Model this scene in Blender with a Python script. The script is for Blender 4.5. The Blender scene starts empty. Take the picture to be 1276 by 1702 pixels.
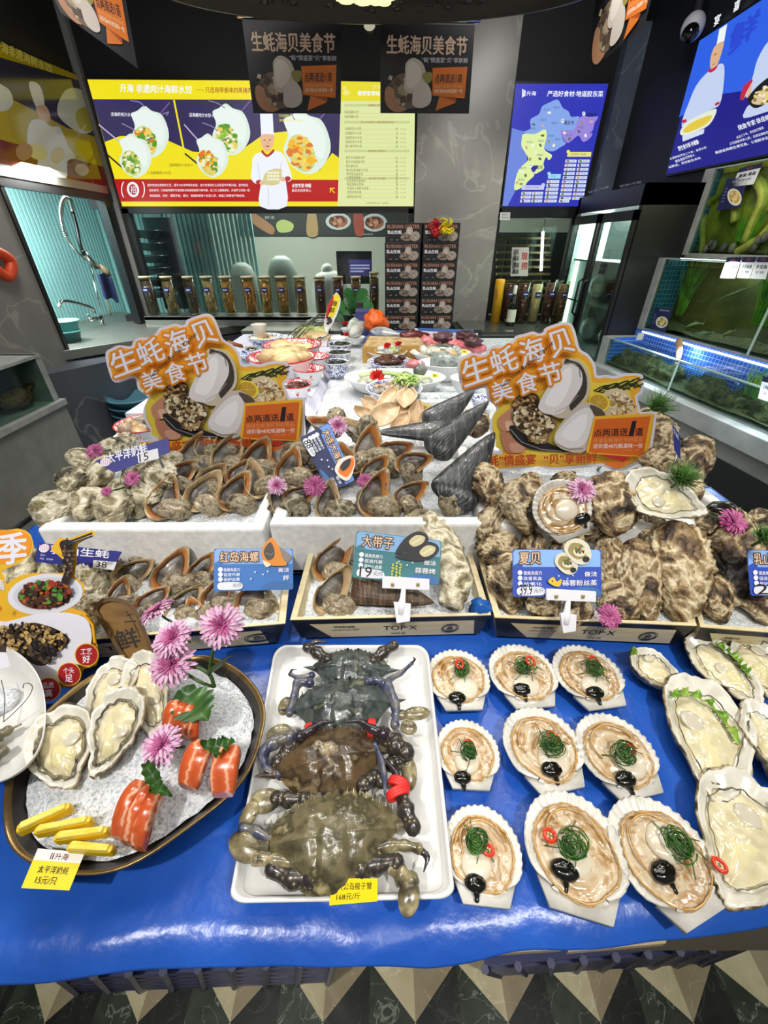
import bpy,math,random
from mathutils import Vector,Matrix,noise,Quaternion
random.seed(7)
C=bpy.context.scene.collection
scene=bpy.context.scene
PI=math.pi
def R(d):return d*PI/180
F=681.0
CAMZ,PITCH=1.45,R(33.5)
cam=bpy.data.cameras.new('camera');cam.sensor_fit='HORIZONTAL';cam.sensor_width=36;cam.lens=36*F/1276
cam.clip_start=0.02
co=bpy.data.objects.new('camera',cam);C.objects.link(co)
co.location=(0,0,CAMZ);co.rotation_euler=(PI/2-PITCH,0,0)
scene.camera=co
def lin(c):
 if isinstance(c,str):
  c=[int(c[i:i+2],16)for i in(0,2,4)]
 return tuple((x/255/12.92)if x/255<=0.04045 else((x/255+0.055)/1.055)**2.4 for x in c)+(1,)
w=bpy.data.worlds.new('world');scene.world=w;w.use_nodes=True
w.node_tree.nodes['Background'].inputs[0].default_value=(0.80,0.90,1.0,1)
w.node_tree.nodes['Background'].inputs[1].default_value=0.11
def area(x,y,z,tx,ty,tz,sx,sy,p,col=(1,.97,.92),spread=180):
 l=bpy.data.lights.new('area_light','AREA');l.shape='RECTANGLE';l.size=sx;l.size_y=sy;l.energy=p;l.color=col;l.spread=R(spread)
 o=bpy.data.objects.new('area_light',l);C.objects.link(o);o.location=(x,y,z)
 o.rotation_euler=(Vector((tx,ty,tz))-Vector((x,y,z))).to_track_quat('-Z','Y').to_euler()
def spot(x,y,z,tx,ty,tz,p,ang=70,r=.04,col=(1,.96,.9)):
 l=bpy.data.lights.new('spot_light','SPOT');l.energy=p;l.spot_size=R(ang);l.spot_blend=.6;l.shadow_soft_size=r;l.color=col
 o=bpy.data.objects.new('spot_light',l);C.objects.link(o);o.location=(x,y,z)
 o.rotation_euler=(Vector((tx,ty,tz))-Vector((x,y,z))).to_track_quat('-Z','Y').to_euler()
for sx,sp in((-.95,21),(-.3,22),(.35,22),(1.0,21)):
 spot(sx,1.6,2.75,sx*.75,.55,.8,sp*1.12,75)
for sx in(-.6,.45):
 spot(sx,1.85,2.75,sx*.8,2.2,.9,66,80)
for sx in(-.7,.7):spot(sx,-.5,2.75,sx,.1,0,110,60)  # spots added behind the camera to brighten the floor
area(0,-.35,2.4,0,1.4,1.0,2.2,.4,8,spread=90)  # fill light added in front to brighten the signs
area(0,.9,2.85,0,.6,0,1.8,.5,9)
for sx in(-1.3,-.3,.5,1.2):spot(sx,3.0,2.8,sx,3.95,.95,40,60)  # spots added to brighten the sill jars and back wall
area(-1.3,2.0,2.85,-2.1,2.4,.9,.3,1.2,34)  # unseen fill, raised to brighten the left marble wall
area(1.0,2.4,2.85,1.6,3.2,1.2,.3,1.0,22)  # unseen fill, raised to brighten the right corner panel
vs=scene.view_settings
scene.display_settings.display_device='sRGB'
vs.view_transform='Standard';vs.look='None';vs.gamma=1;vs.use_curve_mapping=False
vs.exposure=0.0
try:
 scene.cycles.use_denoising=True;scene.cycles.max_bounces=8;scene.cycles.transparent_max_bounces=16
 scene.cycles.caustics_reflective=False;scene.cycles.caustics_refractive=False
except Exception:pass
SP,CP=math.sin(PITCH),math.cos(PITCH)
def ray(px,py):
 u,v=(px-638)/F,(851-py)/F
 return Vector((u,CP+v*SP,-SP+v*CP))
O0=Vector((0,0,CAMZ))
def atz(px,py,z):d=ray(px,py);return O0+d*((z-CAMZ)/d.z)
def aty(px,py,y):d=ray(px,py);return O0+d*(y/d.y)
def atx(px,py,x):d=ray(px,py);return O0+d*(x/d.x)
class Pl:
 def __init__(s,p,n):s.p=Vector(p);s.n=Vector(n).normalized();s.n=s.n if s.n.dot(O0-s.p)>0 else-s.n
 def __call__(s,px,py,h=0):
  d=ray(px,py);q=s.p+s.n*h
  return O0+d*((q-O0).dot(s.n)/d.dot(s.n))
def depth(p):return(Vector(p)-O0).dot(Vector((0,CP,-SP)))
class MB:
 def __init__(s):s.v=[];s.f=[];s.m=[]
 def add(s,vs,fs,mi=0):
  n=len(s.v);s.v+=[tuple(v)for v in vs];s.f+=[tuple(i+n for i in f)for f in fs]
  s.m+=([mi]*len(fs)if isinstance(mi,int)else list(mi));return s
 def xf(s,M,start=0):
  for i in range(start,len(s.v)):s.v[i]=tuple(M@Vector(s.v[i]))
  return s
 def warp(s,fn,start=0):
  for i in range(start,len(s.v)):s.v[i]=tuple(fn(Vector(s.v[i])))
  return s
 def box(s,c,sz,mi=0,rz=0):
  x,y,z=(k/2 for k in sz);cr,sr=math.cos(rz),math.sin(rz)
  vs=[]
  for dz in(-z,z):
   for dx,dy in((-x,-y),(x,-y),(x,y),(-x,y)):
    vs.append((c[0]+dx*cr-dy*sr,c[1]+dx*sr+dy*cr,c[2]+dz))
  return s.add(vs,[(3,2,1,0),(4,5,6,7),(0,1,5,4),(1,2,6,5),(2,3,7,6),(3,0,4,7)],mi)
 def bx(s,a,b,mi=0):return s.box([(p+q)/2 for p,q in zip(a,b)],[abs(q-p)for p,q in zip(a,b)],mi)
 def quad(s,a,b,c,d,mi=0):return s.add([a,b,c,d],[(0,1,2,3)],mi)
 def hexa(s,bot,top,mi=0):
  return s.add(list(bot)+list(top),[(3,2,1,0),(4,5,6,7),(0,1,5,4),(1,2,6,5),(2,3,7,6),(3,0,4,7)],mi)
 def tube(s,pts,r,n=8,mi=0,caps=True,flat=1.0):
  pts=[Vector(p)for p in pts];k=len(pts);vs=[];fs=[]
  rs=r if isinstance(r,(list,tuple))else[r]*k
  t0=(pts[1]-pts[0]).normalized();a=t0.orthogonal().normalized()
  for i,p in enumerate(pts):
   t=(pts[min(i+1,k-1)]-pts[max(i-1,0)]).normalized()
   a=(a-t*a.dot(t));a=a.normalized()if a.length>1e-6 else t.orthogonal().normalized()
   b=t.cross(a)
   for j in range(n):
    q=2*PI*j/n;vs.append(p+(a*math.cos(q)+b*math.sin(q)*flat)*rs[i])
  for i in range(k-1):
   for j in range(n):
    fs.append((i*n+j,i*n+(j+1)%n,(i+1)*n+(j+1)%n,(i+1)*n+j))
  if caps:fs+=[tuple(range(n-1,-1,-1)),tuple((k-1)*n+j for j in range(n))]
  return s.add(vs,fs,mi)
 def lathe(s,prof,n=28,mi=0,c=(0,0,0),sx=1,sy=1,cap=False):
  vs=[];fs=[];k=len(prof)
  for r,z in prof:
   for j in range(n):
    q=2*PI*j/n;vs.append((c[0]+r*sx*math.cos(q),c[1]+r*sy*math.sin(q),c[2]+z))
  for i in range(k-1):
   for j in range(n):fs.append((i*n+j,i*n+(j+1)%n,(i+1)*n+(j+1)%n,(i+1)*n+j))
  mm=[mi]*len(fs)if isinstance(mi,int)else[mi[i]for i in range(k-1)for j in range(n)]
  if cap:
   fs+=[tuple(range(n-1,-1,-1)),tuple((k-1)*n+j for j in range(n))];mm+=[mm[0],mm[-1]]
  return s.add(vs,fs,mm)
 def ell(s,c,r,nu=16,nv=10,mi=0,fn=None):
  vs=[];fs=[]
  for i in range(nv+1):
   th=PI*i/nv
   for j in range(nu):
    ph=2*PI*j/nu
    d=Vector((math.sin(th)*math.cos(ph),math.sin(th)*math.sin(ph),math.cos(th)))
    k=fn(d)if fn else 1
    vs.append((c[0]+d.x*r[0]*k,c[1]+d.y*r[1]*k,c[2]+d.z*r[2]*k))
  for i in range(nv):
   for j in range(nu):fs.append((i*nu+j,(i+1)*nu+j,(i+1)*nu+(j+1)%nu,i*nu+(j+1)%nu))
  return s.add(vs,fs,mi)
 def grid(s,nx,ny,fn,mi=0):
  vs=[fn(i/nx,j/ny)for j in range(ny+1)for i in range(nx+1)]
  fs=[(j*(nx+1)+i,j*(nx+1)+i+1,(j+1)*(nx+1)+i+1,(j+1)*(nx+1)+i)for j in range(ny)for i in range(nx)]
  return s.add(vs,fs,mi)
 def poly(s,pts,mi=0):return s.add(pts,[tuple(range(len(pts)))],mi)
 def prism(s,lo,hi,mi=0,side=None):
  n=len(lo);side=mi if side is None else side
  return s.add(list(lo)+list(hi),[tuple(range(n-1,-1,-1)),tuple(range(n,2*n))]+[(i,(i+1)%n,n+(i+1)%n,n+i)for i in range(n)],[mi,mi]+[side]*n)
 def build(s,name,mats,parent=None,smooth=True,world=False,origin=True,bevel=0,sharp=None):
  if not isinstance(mats,(list,tuple)):mats=[mats]
  vs=s.v;loc=Vector((0,0,0))
  if parent is None and origin and vs:
   xs,ys,zs=zip(*vs);loc=Vector(((min(xs)+max(xs))/2,(min(ys)+max(ys))/2,min(zs)))
   vs=[(x-loc.x,y-loc.y,z-loc.z)for x,y,z in vs]
  me=bpy.data.meshes.new(name);me.from_pydata(vs,[],s.f)
  for m in mats:me.materials.append(m)
  me.polygons.foreach_set('material_index',s.m)
  me.polygons.foreach_set('use_smooth',[smooth]*len(s.f))
  me.update()
  if smooth and sharp:me.set_sharp_from_angle(angle=R(sharp))
  o=bpy.data.objects.new(name,me);C.objects.link(o);o.location=loc
  if parent is not None:
   o.parent=parent
   if world:
    L=Vector((0,0,0));q=parent
    while q:L+=q.location;q=q.parent
    o.location=-L
  if bevel:
   b=o.modifiers.new('bevel','BEVEL');b.width=bevel;b.segments=2;b.limit_method='ANGLE'
  return o
def tag(o,label,cat,group=None,kind=None):
 if label:o['label']=label
 if cat:o['category']=cat
 if group:o['group']=group
 if kind:o['kind']=kind
 return o
def thing(name,label,cat,loc=(0,0,0),group=None,rot=(0,0,0)):
 o=bpy.data.objects.new(name,None);C.objects.link(o);o.location=loc;o.rotation_euler=rot;o.empty_display_size=.02
 return tag(o,label,cat,group)
def struct(o):o['kind']='structure';return o
def copy_tree(o,parent=None):
 c=o.copy();C.objects.link(c);c.parent=parent
 for ch in list(o.children):copy_tree(ch,c)
 return c
def place(proto,used,loc,M=None,sc=1,label=None,cat=None,group=None):
 o=proto if not used.get(proto.name)else copy_tree(proto)
 used[proto.name]=1
 q=(M or Matrix.Identity(3)).to_quaternion()
 o.rotation_mode='QUATERNION';o.rotation_quaternion=q;o.location=loc
 o.scale=(sc,sc,sc)if not isinstance(sc,(tuple,list))else sc
 return tag(o,label,cat,group)
def ctrl(pts,n=8):
 P=[Vector(p)for p in pts];P=[P[0]*2-P[1]]+P+[P[-1]*2-P[-2]];out=[]
 for i in range(1,len(P)-2):
  for k in range(n):
   t=k/n;a,b,c,d=P[i-1:i+3]
   out.append(.5*((2*b)+(c-a)*t+(2*a-5*b+4*c-d)*t*t+(3*b-a-3*c+d)*t**3))
 out.append(P[-2]);return out
def smooth_loop(pts,n=4):
 k=len(pts);out=[]
 for i in range(k):
  a,b,c,d=(Vector(pts[(i+j-1)%k])for j in range(4))
  for q in range(n):
   t=q/n;p=.5*((2*b)+(c-a)*t+(2*a-5*b+4*c-d)*t*t+(3*b-a-3*c+d)*t**3);out.append((p.x,p.y))
 return out
def nz(p,s=1.0):return noise.noise(Vector(p)*s)
MATS={}
def mat(name,base=None,rough=.5,metal=0,cols=None,scale=8,detail=6,bump=None,coat=0,trans=0,sss=0,sssc=None,emit=None,es=1,vary=0,spec=.5,alpha=1,stretch=None,tex='noise',rand=True,dist=0):
 if name in MATS:return MATS[name]
 m=bpy.data.materials.new(name);m.use_nodes=True;nt=m.node_tree;N=nt.nodes;L=nt.links
 b=N['Principled BSDF'];MATS[name]=m
 if base:b.inputs['Base Color'].default_value=lin(base);m.diffuse_color=lin(base)
 b.inputs['Roughness'].default_value=rough;b.inputs['Metallic'].default_value=metal
 b.inputs['Specular IOR Level'].default_value=spec
 if coat:b.inputs['Coat Weight'].default_value=coat;b.inputs['Coat Roughness'].default_value=.08
 if trans:b.inputs['Transmission Weight'].default_value=trans
 if sss:
  b.inputs['Subsurface Weight'].default_value=sss;b.inputs['Subsurface Radius'].default_value=(.6,.4,.25);b.inputs['Subsurface Scale'].default_value=.01
 if alpha<1:b.inputs['Alpha'].default_value=alpha
 vec=None
 if cols or bump:
  tc=N.new('ShaderNodeTexCoord');vec=tc.outputs['Object']
  if rand:
   oi=N.new('ShaderNodeObjectInfo');mu=N.new('ShaderNodeMath');mu.operation='MULTIPLY';mu.inputs[1].default_value=37.0
   L.new(oi.outputs['Random'],mu.inputs[0]);ad=N.new('ShaderNodeVectorMath');ad.operation='ADD'
   L.new(vec,ad.inputs[0]);L.new(mu.outputs[0],ad.inputs[1]);vec=ad.outputs[0]
  if stretch:
   mp=N.new('ShaderNodeMapping');mp.inputs['Scale'].default_value=stretch;L.new(vec,mp.inputs['Vector']);vec=mp.outputs[0]
 if cols:
  if tex=='voronoi':
   t=N.new('ShaderNodeTexVoronoi');t.inputs['Scale'].default_value=scale;out=t.outputs['Distance']
  elif tex=='wave':
   t=N.new('ShaderNodeTexWave');t.inputs['Scale'].default_value=scale;t.inputs['Distortion'].default_value=dist;t.inputs['Detail'].default_value=3;out=t.outputs['Fac']
  else:
   t=N.new('ShaderNodeTexNoise');t.inputs['Scale'].default_value=scale;t.inputs['Detail'].default_value=detail;t.inputs['Distortion'].default_value=dist;out=t.outputs['Fac']
  L.new(vec,t.inputs['Vector'])
  cr=N.new('ShaderNodeValToRGB');e=cr.color_ramp.elements
  while len(e)<len(cols):e.new(.5)
  for i,(p,c)in enumerate(cols):e[i].position=p;e[i].color=lin(c)
  L.new(out,cr.inputs['Fac']);src=cr.outputs['Color']
  if vary:
   oi2=N.new('ShaderNodeObjectInfo');mr=N.new('ShaderNodeMapRange');mr.inputs['To Min'].default_value=1-vary;mr.inputs['To Max'].default_value=1+vary
   L.new(oi2.outputs['Random'],mr.inputs['Value']);hs=N.new('ShaderNodeHueSaturation');L.new(src,hs.inputs['Color']);L.new(mr.outputs[0],hs.inputs['Value']);src=hs.outputs['Color']
  L.new(src,b.inputs['Base Color'])
  if emit=='cols':L.new(src,b.inputs['Emission Color']);b.inputs['Emission Strength'].default_value=es
 if emit and emit!='cols':b.inputs['Emission Color'].default_value=lin(emit);b.inputs['Emission Strength'].default_value=es
 if bump:
  t2=N.new('ShaderNodeTexNoise');t2.inputs['Scale'].default_value=bump[0];t2.inputs['Detail'].default_value=5
  L.new(vec,t2.inputs['Vector']);bp=N.new('ShaderNodeBump');bp.inputs['Strength'].default_value=bump[1];bp.inputs['Distance'].default_value=bump[2]if len(bump)>2 else .004
  L.new(t2.outputs['Fac'],bp.inputs['Height']);L.new(bp.outputs[0],b.inputs['Normal'])
 return m
def clear(name,tint='e8f4f0',fac=.06,rough=.02,blend=None):
 if name in MATS:return MATS[name]
 m=bpy.data.materials.new(name);m.use_nodes=True;N=m.node_tree.nodes;L=m.node_tree.links
 N.remove(N['Principled BSDF']);t=N.new('ShaderNodeBsdfTransparent');t.inputs[0].default_value=lin(tint)
 g=N.new('ShaderNodeBsdfGlossy');g.inputs['Roughness'].default_value=rough
 mx=N.new('ShaderNodeMixShader');lw0=N.new('ShaderNodeLayerWeight');lw0.inputs['Blend'].default_value=.5;lw=N.new('ShaderNodeMath');lw.operation='POWER';lw.inputs[1].default_value=5;L.new(lw0.outputs['Facing'],lw.inputs[0])
 ad=N.new('ShaderNodeMath');ad.operation='ADD';ad.inputs[1].default_value=fac;ad.use_clamp=True
 L.new(lw.outputs[0],ad.inputs[0]);L.new(ad.outputs[0],mx.inputs[0]);L.new(t.outputs[0],mx.inputs[1]);L.new(g.outputs[0],mx.inputs[2])
 L.new(mx.outputs[0],N['Material Output'].inputs[0]);MATS[name]=m;return m
def flat(c,rough=.45):return mat('paint_'+c,c,rough)
def glow(c,es=1.0):return mat('lit_%s_%s'%(c,es),'000000',.4,emit=c,es=es)
TXT={}
def glyphs(s,res=3):
 k=(s,res)
 if k not in TXT:
  c=bpy.data.curves.new('t','FONT');c.body=s;c.resolution_u=res
  o=bpy.data.objects.new('t',c);me=bpy.data.meshes.new_from_object(o)
  vs=[(v.co.x,v.co.y)for v in me.vertices];fs=[tuple(p.vertices)for p in me.polygons]
  bpy.data.objects.remove(o);bpy.data.curves.remove(c);bpy.data.meshes.remove(me)
  x0,x1=min(v[0]for v in vs),max(v[0]for v in vs);y0,y1=min(v[1]for v in vs),max(v[1]for v in vs)
  TXT[k]=([((x-x0)/max(x1-x0,1e-6),(y-y0)/max(y1-y0,1e-6))for x,y in vs],fs)
 return TXT[k]
class Print:
 def __init__(s,pl,h0=.0006,step=.00015):s.mb=MB();s.pl=pl;s.h=h0;s.step=step;s.mats=[]
 def mi(s,m):
  if m not in s.mats:s.mats.append(m)
  return s.mats.index(m)
 def poly(s,pts,m):
  ps=[s.pl(x,y,s.h)for x,y in pts]
  s.mb.poly(ps,s.mi(m));s.h+=s.step;return s
 def blob(s,pts,m,n=4):return s.poly(smooth_loop(pts,n),m)
 def ell(s,cx,cy,rx,ry,m,rot=0,n=24):
  c,q=math.cos(R(rot)),math.sin(R(rot))
  return s.poly([(cx+rx*math.cos(t)*c-ry*math.sin(t)*q,cy+rx*math.cos(t)*q+ry*math.sin(t)*c)for t in(2*PI*i/n for i in range(n))],m)
 def line(s,pts,w,m):
  k=len(pts);a=[];b=[]
  for i,p in enumerate(pts):
   d=Vector(pts[min(i+1,k-1)])-Vector(pts[max(i-1,0)]);d=d.normalized()if d.length else Vector((1,0))
   ww=w[i]if isinstance(w,(list,tuple))else w
   a.append((p[0]-d.y*ww/2,p[1]+d.x*ww/2));b.append((p[0]+d.y*ww/2,p[1]-d.x*ww/2))
  vs=[s.pl(x,y,s.h)for x,y in a+b]
  s.mb.add(vs,[(i,i+1,k+i+1,k+i)for i in range(k-1)],s.mi(m));s.h+=s.step;return s
 def text(s,t,quad,m,bold=0.0,res=2):
  vs,fs=glyphs(t,res);(a,b,c,d)=quad
  H_=(Vector(a)-Vector(d)).length*bold*1.15;sh=[(0,0)]if bold<.006 else([(-H_*.5,0),(H_*.5,0),(0,H_*.4),(0,-H_*.4)]if bold<.07 else[(H_*math.cos(k*PI/6),H_*math.sin(k*PI/6))for k in range(12)])
  out=[];nv=len(vs);fs=[tuple(i+nv*k for i in f)for k in range(len(sh))for f in fs]
  for k,(ox,oy)in enumerate(sh):
   for x,y in vs:
    px=(a[0]*(1-x)+b[0]*x)*y+(d[0]*(1-x)+c[0]*x)*(1-y);py=(a[1]*(1-x)+b[1]*x)*y+(d[1]*(1-x)+c[1]*x)*(1-y)
    out.append(s.pl(px+ox,py+oy,s.h+k*1e-6))
  s.mb.add(out,fs,s.mi(m));s.h+=s.step;return s
 def tline(s,t,x0,y0,x1,y1,h,m,bold=0.0,res=2,sl=0):
  d=Vector((x1-x0,y1-y0)).normalized();n=Vector((d.y,-d.x))*h+d*sl
  return s.text(t,((x0+n.x,y0+n.y),(x1+n.x,y1+n.y),(x1,y1),(x0,y0)),m,bold,res)
 def specks(s,cx,cy,rx,ry,ms,n,r,rot=0,seed=1):
  rd=random.Random(seed);c,q=math.cos(R(rot)),math.sin(R(rot))
  for i in range(n):
   a,k=rd.random()*2*PI,math.sqrt(rd.random());x,y=rx*k*math.cos(a),ry*k*math.sin(a)
   m=ms[rd.randrange(len(ms))];rr=r*(.5+rd.random());k2=rd.randrange(5,8);o=rd.random()*6
   px,py=cx+x*c-y*q,cy+x*q+y*c;asp=.5+rd.random()*.7
   s.mb.poly([s.pl(px+rr*math.cos(o+2*PI*j/k2)*(.7+.5*rd.random()),py+rr*asp*math.sin(o+2*PI*j/k2),s.h)for j in range(k2)],s.mi(m));s.h+=s.step*.2
  return s
 def build(s,name,parent):return s.mb.build(name,s.mats,parent,smooth=False,world=True)
def board(name,pl,outline,thick,m,parent,edge=None):
 mb=MB();mb.prism([pl(x,y,-thick)for x,y in outline],[pl(x,y,0)for x,y in outline],0,1)
 return mb.build(name,[m,edge or m],parent,smooth=False,world=True)
# materials of the room
black=mat('black_paint','08080a',.6)
frameblk=mat('black_frame','0c0d0f',.4)
steel=mat('steel','b9b9b4',.3,1)
steel_d=mat('dull_steel','8f9088',.42,.9)
chrome=mat('chrome','d8d4cc',.12,1)
def marble(name,a,b,v,scale=1.6,rough=.28):
 if name in MATS:return MATS[name]
 m=mat(name,rough=rough,cols=[(.3,a),(.55,b),(.75,a)],scale=scale,detail=8,rand=False)
 nt=m.node_tree;N=nt.nodes;L=nt.links;bs=N['Principled BSDF'];src=bs.inputs['Base Color'].links[0].from_socket
 tc=N.new('ShaderNodeTexCoord');n1=N.new('ShaderNodeTexNoise');n1.inputs['Scale'].default_value=scale*.9;n1.inputs['Detail'].default_value=4;n1.inputs['Distortion'].default_value=1.2
 L.new(tc.outputs['Object'],n1.inputs['Vector'])
 s1=N.new('ShaderNodeMath');s1.operation='SUBTRACT';s1.inputs[1].default_value=.5;a1=N.new('ShaderNodeMath');a1.operation='ABSOLUTE'
 r=N.new('ShaderNodeMapRange');r.inputs['From Min'].default_value=0;r.inputs['From Max'].default_value=.012;r.inputs['To Min'].default_value=.55;r.inputs['To Max'].default_value=0
 L.new(n1.outputs['Fac'],s1.inputs[0]);L.new(s1.outputs[0],a1.inputs[0]);L.new(a1.outputs[0],r.inputs['Value'])
 mx=N.new('ShaderNodeMix');mx.data_type='RGBA';L.new(r.outputs[0],mx.inputs[0]);L.new(src,mx.inputs[6]);mx.inputs[7].default_value=lin(v);L.new(mx.outputs[2],bs.inputs['Base Color'])
 return m
mar=marble('grey_marble','6c6a66','7e7c77','a8a59c')
mar_d=marble('dark_marble','3f4248','4d5058','8a8c90')
mar_l=marble('warm_marble','84827a','94918a','b5b2a8')
con=mat('grey_concrete',rough=.6,cols=[(.3,'7a7b78'),(.7,'8d8e8a')],scale=9,rand=False)
con_rim=mat('stone_rim',rough=.5,cols=[(.3,'8d908e'),(.7,'a6a8a4')],scale=14,rand=False)
def tiles(name,a,b,g,scale,rot,rough=.15,mortar=.035,w=.5,hh=.5):
 m=bpy.data.materials.new(name);m.use_nodes=True;N=m.node_tree.nodes;L=m.node_tree.links;bs=N['Principled BSDF'];bs.inputs['Roughness'].default_value=rough
 tc=N.new('ShaderNodeTexCoord');mp=N.new('ShaderNodeMapping');mp.inputs['Rotation'].default_value=rot;br=N.new('ShaderNodeTexBrick')
 br.inputs['Color1'].default_value=lin(a);br.inputs['Color2'].default_value=lin(b);br.inputs['Mortar'].default_value=lin(g);br.inputs['Scale'].default_value=scale
 br.inputs['Mortar Size'].default_value=mortar;br.inputs['Brick Width'].default_value=w;br.inputs['Row Height'].default_value=hh;br.offset=0
 L.new(tc.outputs['Object'],mp.inputs['Vector']);L.new(mp.outputs[0],br.inputs['Vector']);L.new(br.outputs['Color'],bs.inputs['Base Color']);return m
# floor of cut marble triangles
fm=[marble('tile_cream','a9a07c','bdb493','d8d2b4',9,.25),marble('tile_taupe','857a62','94896f','b4aa8c',9,.25),marble('tile_black','1d1f1c','292b27','4e544c',12,.25),marble('tile_green','252c25','3a4238','98a294',14,.25)]
mb=MB();P_,RH,y0,x0=.206,.0925,.133,.173
for r in range(-10,46):
 ya,yb=y0+RH*r,y0+RH*(r+1)
 fl=r%2
 for k in range(-16,17):
  x=x0+P_*k
  near,far=(ya,yb)if fl==0 else(yb,ya)
  A,Bm,D,E_=(x-P_/2,near,0),(x,near,0),(x+P_/2,near,0),(x,far,0)
  G,H=(x+P_/2,far,0),(x+P_,far,0)
  def tri(a,b,c,m):
   mb.add([a,b,c],[(0,1,2)if fl==0 else(0,2,1)],m)
  tri(A,Bm,E_,2);tri(Bm,D,E_,3);tri(E_,D,G,0);tri(G,D,H,1)
fl_o=struct(mb.build('floor',fm,smooth=False,origin=False))
mb=MB();mb.bx((-3.6,-1,-.06),(3.6,6.6,-.004));struct(mb.build('floor_base',mar_d,smooth=False))
mb=MB();mb.bx((-3.6,-.3,2.9),(3.6,6.6,2.98));struct(mb.build('ceiling',black,smooth=False))
# back wall with two openings to the kitchen
BY=4.0
mb=MB()
mb.bx((-2.3,BY,1.66),(2.2,BY+.1,2.9));mb.bx((-2.3,BY,0),(2.2,BY+.1,.90))
mb.bx((.22,BY,.9),(.90,BY+.1,1.66));mb.bx((1.52,BY,.9),(2.2,BY+.1,1.66))
struct(mb.build('wall_back',black,smooth=False))
mb=MB();mb.bx((.235,BY-.09,0),(.885,BY,2.9));struct(mb.build('wall_back_pillar',mar_l,smooth=False))
mb=MB();mb.bx((1.585,BY-.09,0),(2.12,BY-.001,2.62));struct(mb.build('wall_back_panel',marble('blue_marble','4a5264','5a6274','8890a0'),smooth=False))
mb=MB();mb.bx((-1.55,BY-.05,0),(.20,BY-.005,.86));struct(mb.build('wall_back_plinth',mar_l,smooth=False))
kw=mat('kitchen_wall','b0b3a4',.5);teal=mat('teal_panel','8fc4c2',.35)
mb=MB();mb.bx((-3.4,6.3,0),(3.0,6.4,2.9));struct(mb.build('wall_kitchen',kw,smooth=False))
mb=MB();mb.bx((-2.3,BY+.1,2.3),(2.2,6.3,2.34));struct(mb.build('ceiling_kitchen',kw,smooth=False))
mb=MB()
for k in range(74):mb.box((-2.78,2.2+k*.045,1.3),(.035,.026,1.9))
mb.bx((-2.86,1.9,.3),(-2.775,5.6,2.3));struct(mb.build('wall_kitchen_left',teal,smooth=False))
mb=MB()
for k in range(34):mb.box((-2.78+k*.045,4.86,1.3),(.026,.035,1.6))
mb.bx((-2.9,4.86,.3),(-1.72,4.93,2.3));struct(mb.build('wall_kitchen_side',teal,smooth=False))
# left wall, corner post, marble below
mb=MB();mb.bx((-2.2,-.3,0),(-2.1,2.86,1.77));struct(mb.build('wall_left',mar,smooth=False))
mb=MB();mb.bx((-2.2,-.3,1.77),(-2.1,BY,2.9));struct(mb.build('wall_left_upper',black,smooth=False))
mb=MB()
for a,b in(((-2.13,2.84,.8),(-2.09,2.87,1.78)),((-2.13,2.84,1.70),(-2.085,3.97,1.80)),((-2.15,3.84,.86),(-2.09,3.94,1.76))):mb.bx(a,b)
struct(mb.build('trim_1',frameblk,smooth=False))
mb=MB();mb.bx((-2.12,3.955,.3),(-2.055,4.0,2.9));struct(mb.build('trim_2',mat('post_grey','7d7c78',.4),smooth=False))
mb=MB();mb.prism([(-2.1,2.5,0),(-2.09,2.4,0),(-1.22,3.88,0),(-1.22,4,0),(-2.1,4,0)],[(-2.1,2.5,.78),(-2.09,2.4,.78),(-1.22,3.88,.78),(-1.22,4,.78),(-2.1,4,.78)])
struct(mb.build('wall_left_corner',mar_d,smooth=False))
mb=MB()
for a,b in(((-2.05,BY-.03,1.63),(.23,BY+.03,1.69)),((-2.06,BY-.03,.9),(-2.0,BY+.03,1.66)),((.19,BY-.03,.9),(.235,BY+.03,1.66))):mb.bx(a,b)
wf=struct(mb.build('window_1',frameblk,smooth=False))
pane=MB();pane.bx((-2.0,BY,.92),(.19,BY+.008,1.63));pane.build('window_pane',clear('kitchen_glass','eef0ee',.05,.08),wf,smooth=False,world=True)
mb=MB()
for a,b in(((.88,BY-.03,1.6),(1.6,BY+.03,1.69)),((.88,BY-.03,.86),(.92,BY+.03,1.66)),((1.5,BY-.03,.86),(1.585,BY+.03,1.66))):mb.bx(a,b)
wf=struct(mb.build('window_2',frameblk,smooth=False))
pane=MB();pane.bx((.92,BY,.9),(1.5,BY+.008,1.6));pane.build('window_pane',clear('kitchen_glass2','e8f0ea',.02,.03),wf,smooth=False,world=True)
mb=MB();mb.bx((-2.0,BY-.26,.895),(.18,BY-.03,.925));mb.bx((-2.0,BY-.26,.85),(.18,BY-.245,.925));struct(mb.build('window_sill',steel,smooth=False,bevel=.003))
def tubelamp(name,label,a,b,r,p,group=None):
 mb=MB();mb.tube([a,b],r,10);o=mb.build(name,glow('f4fbff',6),None);mb=MB();mb.tube([b,(b[0],b[1],2.3)],.004,6);mb.build('hanger',steel,o,world=True);tag(o,label,'lamp',group)
area(-1.2,5.0,2.25,-1.2,5.2,0,1.6,.5,70,(.95,1,.97));area(1.2,4.9,2.25,1.2,5,0,.8,.5,30,(.95,1,.97));area(-2.45,3.2,1.95,-2.7,3.2,1.2,.25,1,85,(.95,1,1))  # unseen area lights, raised to brighten the kitchen behind the openings
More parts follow.
